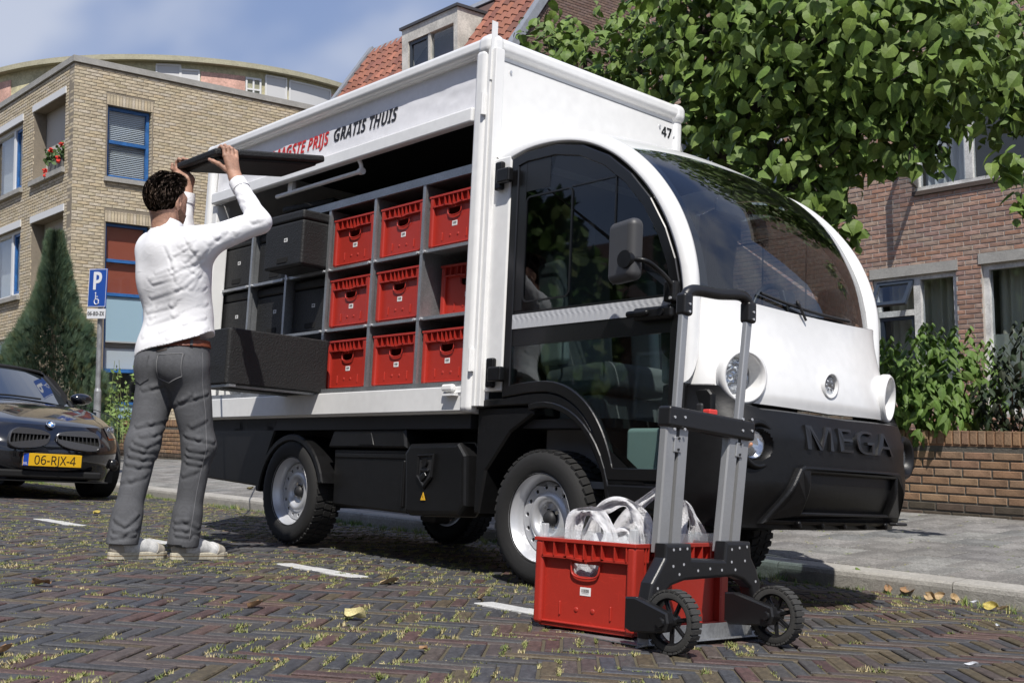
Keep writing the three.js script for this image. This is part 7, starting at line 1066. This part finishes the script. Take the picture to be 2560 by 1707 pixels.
      let p0 = q.clone().addScaledVector(n, -0.001), dir0 = comb.addScaledVector(n, -comb.dot(n)).normalize(); const side = dir0.clone().cross(n).multiplyScalar(0.0008), lift = lerp(0.0008, 0.0022, top) * r();
      const pts = [0, 0.5, 1].map(t => { const w = p0.clone().addScaledVector(dir0, L * t); const d = hairF(w.x, w.y, w.z); w.addScaledVector(grad(w), -d * 0.9 + 0.0012 + lift * t); return w; });
      const [A, B, C] = pts; for (const tri of [[A.clone().add(side), A.clone().sub(side), B.clone().add(side)], [A.clone().sub(side), B.clone().sub(side), B.clone().add(side)], [B.clone().add(side), B.clone().sub(side), C]]) for (const v of tri) { pos.push(v.x, v.y, v.z); nor.push(n.x, n.y, n.z); }
    }
    const g = new THREE.BufferGeometry(); g.setAttribute('position', new THREE.Float32BufferAttribute(pos, 3)); g.setAttribute('normal', new THREE.Float32BufferAttribute(nor, 3)); g.setAttribute('uv', new THREE.Float32BufferAttribute(new Float32Array(pos.length / 3 * 2), 2)); P('hair_strands', g, M([0.19, 0.125, 0.085], 0.55));
  }
  const beardF = (x, y, z) => { const [r, u, f] = loc(x, y, z), d = smin(jaw(x, y, z), skull(x, y, z), 0.04) - 0.0035 + 0.0012 * Math.sin(r * 300 + u * 240) * Math.sin(f * 280); return Math.max(d, u + 0.048 - 0.55 * Math.max(0, 0.05 - f) * (f < 0.05 ? 1 : 0), 0.006 - f - 0.15 * (u + 0.05), -0.125 - u); };
  P('beard', nets(beardF, [-1.54, 1.56, 1.0], [-1.30, 1.74, 1.24], 0.004), M([0.17, 0.095, 0.062], 0.85));
  // --- trainers
  const sole = M([0.62, 0.57, 0.45], 0.8, { mapT: N.stain, mapRep: 4 }), upper = M([0.66, 0.66, 0.65], 0.6, { mapT: N.stain, mapRep: 3 }), grey = M([0.36, 0.33, 0.28], 0.85), lace = M([0.6, 0.59, 0.57], 0.8);
  for (const [ank, ang] of [[[anR[0] - 0.005, anR[2] - 0.01], 0.16], [[anL[0] - 0.005, anL[2] - 0.005], 0.22]]) {
    const f = V3(-Math.sin(ang), 0, -Math.cos(ang)), r = V3(Math.cos(ang), 0, -Math.sin(ang)), gy = 0.028 - ROADSLOPE * (ank[0] + 1.38), Q = (a, u, b) => [ank[0] + r.x * a + f.x * b, gy + u, ank[1] + r.z * a + f.z * b];
    const out = []; for (const [w, b] of [[0.0, -0.062], [0.026, -0.056], [0.034, -0.02], [0.033, 0.03], [0.040, 0.11], [0.046, 0.16], [0.043, 0.20], [0.028, 0.232], [0.0, 0.24]]) out.push([w, b]);
    const ring2 = [...out, ...out.slice(1, -1).reverse().map(([w, b]) => [-w * 0.92, b])], sg = ext(ring2, 0.026, 0.004, [], 2); sg.applyMatrix4(new THREE.Matrix4().makeBasis(V3(...r.toArray()), V3(...f.toArray()), V3(0, 1, 0)).setPosition(ank[0], gy, ank[1]));
    const shoe = P('shoe', [sg], sole);
    P('sole_line', [(() => { const g = ext(ring2.map(([a, b]) => [a * 1.03, b + (b > 0.1 ? 0.002 : -0.001)]), 0.003); g.applyMatrix4(new THREE.Matrix4().makeBasis(r, f, V3(0, 1, 0)).setPosition(ank[0], gy + 0.013, ank[1])); return g; })()], M([0.30, 0.22, 0.12], 0.8), shoe);
    const upF = uni([cap(Q(0, 0.05, -0.026), Q(0, 0.085, -0.012), 0.035, 0.040), cap(Q(0, 0.05, 0.03), Q(0, 0.04, 0.15), 0.038, 0.034), cap(Q(0.008, 0.034, 0.16), Q(0.006, 0.032, 0.198), 0.036, 0.030), cap(Q(0, 0.09, 0.01), Q(0, 0.06, 0.10), 0.034, 0.026)], 0.03), cutF = (x, y, z) => Math.max(upF(x, y, z), gy + 0.022 - y, y - gy - 0.112);
    const lo = Q(-0.3, 0, 0), c0 = Q(0, 0, 0.09); P('upper', nets(cutF, [c0[0] - 0.2, gy + 0.01, c0[2] - 0.2], [c0[0] + 0.2, gy + 0.13, c0[2] + 0.2], 0.005), upper, shoe);
    const capF = (x, y, z) => { const b = (x - ank[0]) * f.x + (z - ank[1]) * f.z; return Math.max(upF(x, y, z) - 0.0022, gy + 0.022 - y, 0.168 + 0.5 * (y - gy - 0.05) - b); }, heelF = (x, y, z) => { const b = (x - ank[0]) * f.x + (z - ank[1]) * f.z; return Math.max(upF(x, y, z) - 0.0022, gy + 0.022 - y, b + 0.012 + 0.5 * (y - gy - 0.05), y - gy - 0.10); };
    P('toe_cap', nets(capF, [c0[0] - 0.2, gy + 0.01, c0[2] - 0.2], [c0[0] + 0.2, gy + 0.13, c0[2] + 0.2], 0.005), grey, shoe); P('heel_patch', nets(heelF, [c0[0] - 0.2, gy + 0.01, c0[2] - 0.2], [c0[0] + 0.2, gy + 0.13, c0[2] + 0.2], 0.005), grey, shoe);
    for (let k = 0; k < 5; k++) { const b = 0.055 + k * 0.021, h = 0.104 - k * 0.0085; P('lace', [tube([Q(0.026, h - 0.016, b), Q(0.01, h, b + 0.004), Q(-0.01, h, b + 0.006), Q(-0.026, h - 0.016, b)], 0.0032, 10, 5)], lace, shoe); }
    P('lace', [tube([Q(0.0, 0.106, 0.05), Q(0.02, 0.125, 0.035), Q(0.034, 0.10, 0.05), Q(0.01, 0.10, 0.055), Q(-0.02, 0.12, 0.04), Q(-0.03, 0.095, 0.055)], 0.003, 20, 5)], lace, shoe);
  }
}
// ---------------------------------------------------------------- black roadster parked behind
{
  const X0 = -6.68, ZC2 = -0.31, gy = -ROADSLOPE * X0, t = thing('parked_car', 'black two seat sports car with yellow licence plate', 'car', VAN, [X0, gy, ZC2]);
  t.quaternion.setFromRotationMatrix(ROAD);
  const paint = M([0.006, 0.0065, 0.010], 0.12, { phys: true, clearcoat: 1, clearcoatRoughness: 0.03 }), dark = M([0.006, 0.006, 0.006], 0.6), P = (n, g, m, p = t) => put(n, g, m, p);
  const xc = y => y < 0.42 ? lerp(-0.06, 0.02, sm(0.16, 0.36, y)) : lerp(0.02, -0.14, Math.pow(sm(0.42, 0.72, y), 1.2));
  const hw = y => lerp(0.86, 0.885, sm(0.2, 0.5, y)) - 0.06 * sm(0.55, 0.72, y);
  const pl = (u, y, n = 2.7, xb = -1.25) => { const a = (u - 0.5) * PI, c = Math.max(0, Math.cos(a)), s = Math.sin(a); return [xb + (xc(y) - xb) * Math.pow(c, 2 / n), -hw(y) * Math.sign(s) * Math.pow(Math.abs(s), 2 / n)]; };
  const topE = u => { const w = Math.abs(2 * u - 1); return 0.665 + 0.05 * w * w; };
  P('front_bumper', [grid(110, 30, (u, v) => { const y = lerp(0.165, topE(u), v), [x, z] = pl(u, y); return [x, y, z]; })], paint);
  const hood = grid(80, 40, (u, v) => { const y0 = topE(u), [x0, z0] = pl(u, y0), w = 2 * u - 1, x1 = -1.62, z1 = -0.86 * w, y1 = 0.935 - 0.10 * w * w; const k = v, zz = lerp(z0, z1, Math.min(1, k * 1.3)), xx = lerp(x0, x1 - 0.1 * (1 - w * w) * 0, k); const flank = 0.035 * Math.exp(-Math.pow((Math.abs(w) - 0.72) / 0.16, 2)) * Math.sin(PI * Math.min(1, k * 1.1)); return [xx, lerp(y0, y1, Math.pow(k, 0.72)) + 0.03 * Math.sin(PI * k) * (1 - w * w * 0.6) + flank, zz]; });
  P('bonnet', [hood], paint);
  for (const s of [1, -1]) { P('flank', [grid(20, 8, (u, v) => { const x = lerp(-1.25, -4.0, u), y = lerp(0.2, 0.84 + 0.03 * Math.sin(u * 3), v); return [x, y, s * (0.865 + 0.02 * Math.sin(v * PI))]; })], paint); }
  P('shell', [b2(-3.95, -1.62, 0.2, 0.84, -0.84, 0.84, 0.1), b2(-1.6, -0.3, 0.16, 0.5, -0.7, 0.7)], dark);
  P('shut_line', [tube([[-0.22, 0.735, -0.70], [-0.6, 0.81, -0.715], [-1.1, 0.875, -0.72], [-1.5, 0.905, -0.71]], 0.004, 20, 5)], dark);
  // windscreen and soft top
  const ws = (u, v) => { const w = 2 * u - 1; return [lerp(-1.45, -2.08, v) - 0.12 * w * w, lerp(0.93, 1.275, v) - lerp(0.05, 0.035, v) * w * w, -lerp(0.74, 0.60, v) * w]; };
  P('windscreen', [grid(24, 12, ws)], M([0.02, 0.025, 0.03], 0.03, { phys: true, clearcoat: 1, clearcoatRoughness: 0.02, ior: 1.9 }));
  P('screen_frame', [tube(Array.from({ length: 13 }, (_, k) => ws(0, k / 12)), 0.022, 20, 6), tube(Array.from({ length: 13 }, (_, k) => ws(1, k / 12)), 0.022, 20, 6), tube(Array.from({ length: 13 }, (_, k) => ws(k / 12, 1)), 0.024, 20, 6)], dark);
  P('soft_top', [grid(20, 12, (u, v) => { const w = 2 * u - 1; return [lerp(-2.10, -3.3, v), lerp(1.275, 0.93, v * v) - 0.045 * w * w, -lerp(0.60, 0.72, v) * w]; }), grid(8, 2, (u, v) => [lerp(-1.6, -3.2, u), lerp(0.85, 1.0 + 0.24 * Math.sin(Math.min(1, u * 2) * PI / 2) * (u < 0.6 ? 1 : lerp(1, 0, (u - 0.6) / 0.4)), v), -0.68])], M([0.012, 0.012, 0.013], 0.9, { bump: N.cloth, bumpScale: 0.002, bumpRep: 8 }));
  P('wiper', [tube([[-1.42, 0.935, 0.25], [-1.45, 0.955, 0.0], [-1.44, 0.94, -0.36]], 0.009, 14, 6)], dark); P('wiper', [tube([[-1.42, 0.935, 0.65], [-1.46, 0.95, 0.4], [-1.44, 0.945, 0.1]], 0.009, 14, 6)], dark);
  // door mirrors
  for (const s of [1, -1]) { const m = P('mirror', [xf(new THREE.SphereGeometry(1, 20, 14), -1.78, 0.985, s * 0.90, 0, 0, 0, [0.075, 0.062, 0.115])], paint); P('mirror_foot', [rb(0.06, 0.04, 0.12, -1.80, 0.94, s * 0.81, 0.015)], dark, m); }
  // twin grilles
  const ringK = (s, k) => { const o = []; for (let i = 0; i < 36; i++) { const a = i / 36 * 2 * PI, c = Math.cos(a), d = Math.sin(a), w = 0.178 * k, h = 0.084 * k, e = 2 / 3; let x = w * Math.sign(c) * Math.pow(Math.abs(c), e), y = h * Math.sign(d) * Math.pow(Math.abs(d), e); x += 0.02 * (y / h) * s; o.push([x, y * (1 - 0.18 * s * x / w)]); } return o; };
  for (const s of [1, -1]) {
    const F = new THREE.Matrix4().makeBasis(V3(0.16 * s * -1, 0, -0.987), V3(-0.25, 0.968, 0).normalize(), V3(0.987, 0.2, -0.16 * s).normalize()).setPosition(0.0, 0.535, s * 0.222);
    const gr = P('grille', [ext(ringK(s, 1.07), 0.03, 0.008, [ringK(s, 0.97).reverse()], 2).applyMatrix4(F)], M([0.10, 0.10, 0.105], 0.25, { metalness: 0.6 }));
    P('grille_shade', [ext(ringK(s, 1.0), 0.004).applyMatrix4(F)], M([0.002, 0.002, 0.002], 0.9), gr);  // solid near-black sheet painted as the shade behind the slats
    for (let k = -4; k <= 4; k++) P('slat', [rb(0.008, 0.155 - 0.006 * Math.abs(k), 0.03, k * 0.035, 0, 0.018, 0.003, 0, 0, -0.06 * s).applyMatrix4(F)], M([0.035, 0.035, 0.036], 0.3), gr);
  }
  // badge
  { const F = new THREE.Matrix4().makeBasis(V3(0, 0, -1), V3(-0.55, 0.83, 0).normalize(), V3(0.83, 0.55, 0).normalize()).setPosition(-0.105, 0.672, 0); const bd = P('badge', [xf(new THREE.TorusGeometry(0.036, 0.004, 8, 28), 0, 0, 0.004).applyMatrix4(F)], MAT.chrome); const q = (a, c, m) => P('badge_field', [xf(new THREE.CircleGeometry(0.024, 10, a, PI / 2), 0, 0, 0.0055).applyMatrix4(F)], m, bd); P('badge_ring', [xf(new THREE.RingGeometry(0.024, 0.036, 28), 0, 0, 0.005).applyMatrix4(F)], dark, bd); const bl = M([0.05, 0.2, 0.55], 0.4), wt = M([0.8, 0.8, 0.8], 0.4); q(0, 0, wt); q(PI / 2, 0, bl); q(PI, 0, wt); q(1.5 * PI, 0, bl); }
  // plate
  const pm = P('licence_plate', [rb(0.012, 0.112, 0.52, 0.03, 0.352, 0, 0.004)], M([0.72, 0.42, 0.01], 0.5)); P('plate_surround', [rb(0.012, 0.135, 0.545, 0.024, 0.352, 0, 0.006)], dark, pm); P('country_strip', [bx(0.001, 0.108, 0.046, 0.0367, 0.352, 0.235)], M([0.01, 0.06, 0.4], 0.5), pm);
  const tx = (s, size, z, y, m, f = FONTR, sx = 1) => { const g = text(s, size, 0.001, f); const b = g.boundingBox; g.translate(-(b.min.x + b.max.x) / 2, 0, 0); g.scale(sx, 1, 1); g.rotateY(PI / 2); g.translate(0.0368, y, z); return P('plate_text', [g], m, pm); };
  tx('06-RJX-4', 0.078, -0.022, 0.313, dark, FONTR, 0.93); tx('NL', 0.024, 0.235, 0.306, M([0.7, 0.7, 0.7], 0.5));
  // headlamps
  for (const s of [1, -1]) {
    const hl = (u, v) => { const a = lerp(0.30, 0.14, u), y = lerp(0.575, 0.685, v) + 0.02 * u, [x, z] = pl(a, y); return [x + 0.012, y, -s * Math.abs(z) * -1 * -1]; };
    const h = P('headlamp', [grid(16, 8, hl)], M([0.10, 0.11, 0.12], 0.05, { phys: true, clearcoat: 1, metalness: 0.2 }));
    P('amber_strip', [grid(16, 3, (u, v) => { const p = hl(u, v * 0.26); return [p[0] + 0.004, p[1] - 0.012, p[2]]; })], M([0.42, 0.09, 0.02], 0.2), h);
    for (const [u, q] of [[0.22, 0.032], [0.6, 0.04]]) { const p = hl(u, 0.62); P('projector', [xf(new THREE.TorusGeometry(q, 0.005, 8, 24), p[0] + 0.006, p[1], p[2], 0, PI / 2 - s * -0.75, 0), xf(new THREE.SphereGeometry(q * 0.75, 14, 10), p[0] - 0.008, p[1], p[2])], M([0.45, 0.47, 0.5], 0.12, { metalness: 0.8 }), h); }
  }
  P('lower_intake', [rb(0.05, 0.07, 0.95, -0.035, 0.225, 0, 0.02)], dark); P('splitter', [rb(0.06, 0.015, 1.1, -0.06, 0.165, 0, 0.006)], M([0.008, 0.008, 0.008], 0.7));
  for (const s of [1, -1]) { P('fog_vent', [xf(new THREE.SphereGeometry(1, 16, 10), -0.21, 0.33, s * 0.66, 0, 0, 0, [0.03, 0.055, 0.05])], M([0.01, 0.01, 0.01], 0.2)); const w = P('wheel', [cyl(0.31, 0.31, 0.22, 36, -0.85, 0.31, s * 0.76, PI / 2)], MAT.rubber); P('rim', [cyl(0.2, 0.2, 0.02, 24, -0.85, 0.31, s * 0.875, PI / 2)], MAT.silver, w); const w2 = P('wheel', [cyl(0.31, 0.31, 0.22, 36, -3.3, 0.31, s * 0.76, PI / 2)], MAT.rubber); }
}
// ---------------------------------------------------------------- disabled parking sign
{
  const bx_ = -10.10, bz = -2.12, by = pathY(bx_, bz), t = thing('parking_sign', 'blue disabled parking sign on a leaning grey post', 'sign', null, [bx_, by, bz]);
  const grey = M([0.42, 0.43, 0.44], 0.5, { metalness: 0.4, mapT: N.stain, mapRep: 3 }), top = V3(0.17, 2.50, 0.035);
  put('post', [between(V3(0, 0, 0), top, 0.03, 0.03, 16), between(V3(0, 0, 0), top.clone().multiplyScalar(0.42), 0.043, 0.043, 16), cyl(0.043, 0.031, 0.04, 16, top.x * 0.42, top.y * 0.42 + 0.018, top.z * 0.42)], grey, t);
  const blue = M([0.015, 0.075, 0.36], 0.45), wht = M([0.75, 0.76, 0.78], 0.5), yaw = 0.36, F = new THREE.Matrix4().makeRotationFromEuler(new THREE.Euler(0, yaw, -0.055)).setPosition(top.x - 0.01, top.y - 0.20, 0.075);
  const sg = put('sign_panel', [rb(0.31, 0.47, 0.014, 0, 0, 0, 0.006).applyMatrix4(F)], blue, t);
  put('border', frameBox(-0.15, 0.15, -0.23, 0.23, 0.006, 0.0006, 0.0082).map(g => g.applyMatrix4(F)), wht, sg);
  const pg = text('P', 0.22, 0.001); pg.computeBoundingBox(); pg.translate(-(pg.boundingBox.min.x + pg.boundingBox.max.x) / 2, -0.02, 0.008); put('letter', [pg.applyMatrix4(F)], wht, sg);
  put('wheelchair_symbol', [xf(new THREE.TorusGeometry(0.036, 0.006, 6, 24, 4.6), 0.0, -0.165, 0.009, 0, 0, 2.2), xf(new THREE.SphereGeometry(0.011, 10, 8), -0.022, -0.062, 0.009, 0, 0, 0, [1, 1, 0.2]), bx(0.012, 0.06, 0.002, -0.02, -0.105, 0.009), bx(0.045, 0.011, 0.002, 0.005, -0.135, 0.009), bx(0.011, 0.05, 0.002, 0.032, -0.165, 0.009, 0, 0, 0.3), bx(0.04, 0.009, 0.002, 0.0, -0.105, 0.009)].map(g => g.applyMatrix4(F)), wht, sg);
  const F2 = F.clone().multiply(new THREE.Matrix4().setPosition(0.0, -0.315, 0)), pl = put('plate', [rb(0.31, 0.12, 0.012, 0, 0, 0, 0.004).applyMatrix4(F2)], wht, t);
  const tg = text('06-BD-ZX', 0.048, 0.001, FONT); tg.computeBoundingBox(); tg.translate(-(tg.boundingBox.min.x + tg.boundingBox.max.x) / 2, -0.022, 0.007); put('lettering', [tg.applyMatrix4(F2)], M([0.02, 0.02, 0.02], 0.6), pl);
  put('clamp', [rb(0.07, 0.03, 0.07, top.x - 0.02, top.y - 0.1, 0.04, 0.006), rb(0.07, 0.03, 0.07, top.x - 0.03, top.y - 0.33, 0.04, 0.006)], grey, t);
}
// ---------------------------------------------------------------- fallen leaves and litter
{
  const r = mulberry(55), mk = (x, y, z, size, col, curl, label, name = 'fallen_leaf', grp = 'fallen leaves on the street', rot = [0, 0, 0]) => {
    const g = grid(8, 6, (u, v) => { const w = 2 * u - 1, t = v, half = 0.44 * Math.pow(Math.sin(PI * Math.min(1, 0.04 + t * 0.96)), 0.6) * (1 - 0.35 * t) * (1 + 0.12 * Math.sin(t * 19)); return [w * half, curl * 0.32 * w * w + curl * 0.3 * (t - 0.5) * (t - 0.5) * (1 + w) + 0.07 * Math.sin(w * 4 + t * 6), (t - 0.5) * 1.15]; }); g.scale(size, size, size);
    const o = new THREE.Mesh(g, M(col, 0.75, { mapT: N.stain, mapRep: 4 })); o.name = numbered(name); scene.add(o); tag(o, label, 'leaf', grp);
    o.position.set(x, y, z); o.rotation.set(...rot); return o;
  };
  const brown = [0.34, 0.20, 0.10], tan = [0.50, 0.36, 0.20], yel = [0.55, 0.45, 0.12], grn = [0.20, 0.30, 0.07], pale = [0.62, 0.55, 0.28];
  const roadPt = (px, py) => { const n = V3(0, 1, 0).transformDirection(ROAD), o = camera.position, d = atPx(px, py, 1).sub(o), s = -n.dot(o) / n.dot(d); return o.clone().addScaledVector(d, s).addScaledVector(n, 0.004); };
  for (const [px, py, s, c, k, l] of [[100, 1465, 0.07, brown, 0.5, 'dry brown leaf'], [635, 1521, 0.06, brown, 0.6, 'dry brown leaf'], [888, 1551, 0.07, pale, 0.9, 'pale yellow leaf'], [240, 1287, 0.06, yel, 0.8, 'bright yellow leaf'], [972, 1459, 0.10, tan, 0.15, 'flat tan leaf'], [1058, 1631, 0.028, brown, 0.6, 'dry brown leaf'], [8, 1636, 0.05, brown, 0.6, 'dry brown leaf'], [1203, 1500, 0.05, tan, 0.5, 'flat tan leaf'], [690, 1660, 0.022, brown, 0.4, 'dry brown leaf'], [372, 1650, 0.02, pale, 0.7, 'pale yellow leaf']])
    { const p = roadPt(px, py); mk(p.x, p.y + 0.006, p.z, s, c, k, l + ' lying on the brick road', 'fallen_leaf', 'fallen leaves on the road', [0.1 * r(), r() * 6, 0.1 + 0.3 * r()]); }
  for (const [px, py, s, c, k] of [[2145, 1470, 0.10, grn, 0.2], [2222, 1482, 0.05, brown, 0.5], [2270, 1488, 0.06, brown, 0.7], [2330, 1503, 0.06, tan, 0.6], [2350, 1500, 0.05, tan, 0.5], [2387, 1510, 0.06, tan, 0.8], [2480, 1527, 0.06, yel, 0.5], [2510, 1532, 0.05, tan, 0.5], [562, 1262, 0.07, brown, 0.6], [600, 1268, 0.05, tan, 0.5], [455, 1252, 0.06, tan, 0.6], [1985, 1450, 0.05, brown, 0.4]])
    { const p = roadPt(px, py); const green = c === grn; mk(p.x, p.y + (green ? 0.045 : 0.015), p.z, s, c, k, green ? 'large green leaf propped against the kerb' : 'dry leaf caught along the foot of the kerb', 'fallen_leaf', green ? undefined : 'dry leaves along the kerb', green ? [1.1, 0.4, 0.3] : [0.9 * r(), r() * 6, 0.5 * r()]); }
  { const p = atPx(540, 1203, 1).sub(camera.position); const s = (pathY(0, 0) - camera.position.y) / (p.y); mk(-6.9, pathY(-6.9, -2.45) + 0.012, -2.45, 0.1, yel, 0.3, 'yellow leaf lying on the pavement slabs', 'fallen_leaf', undefined, [0, 1, 0.1]); }
  for (const [px, py] of [[2437, 1512], [2497, 1573], [2430, 1672], [1185, 1352]]) { const p = roadPt(px, py); const o = mk(p.x, p.y + 0.008, p.z, 0.035, [0.7, 0.72, 0.76], 0.5, 'small white feather on the ground near the kerb', 'feather', 'white feathers near the kerb', [0.2, r() * 6, 0.2]); o.scale.x = 0.4; o.userData.category = 'feather'; }
}
scene.traverse(o => { if (o.isMesh) { o.castShadow = true; o.receiveShadow = true; } });
renderer.render(scene, camera);
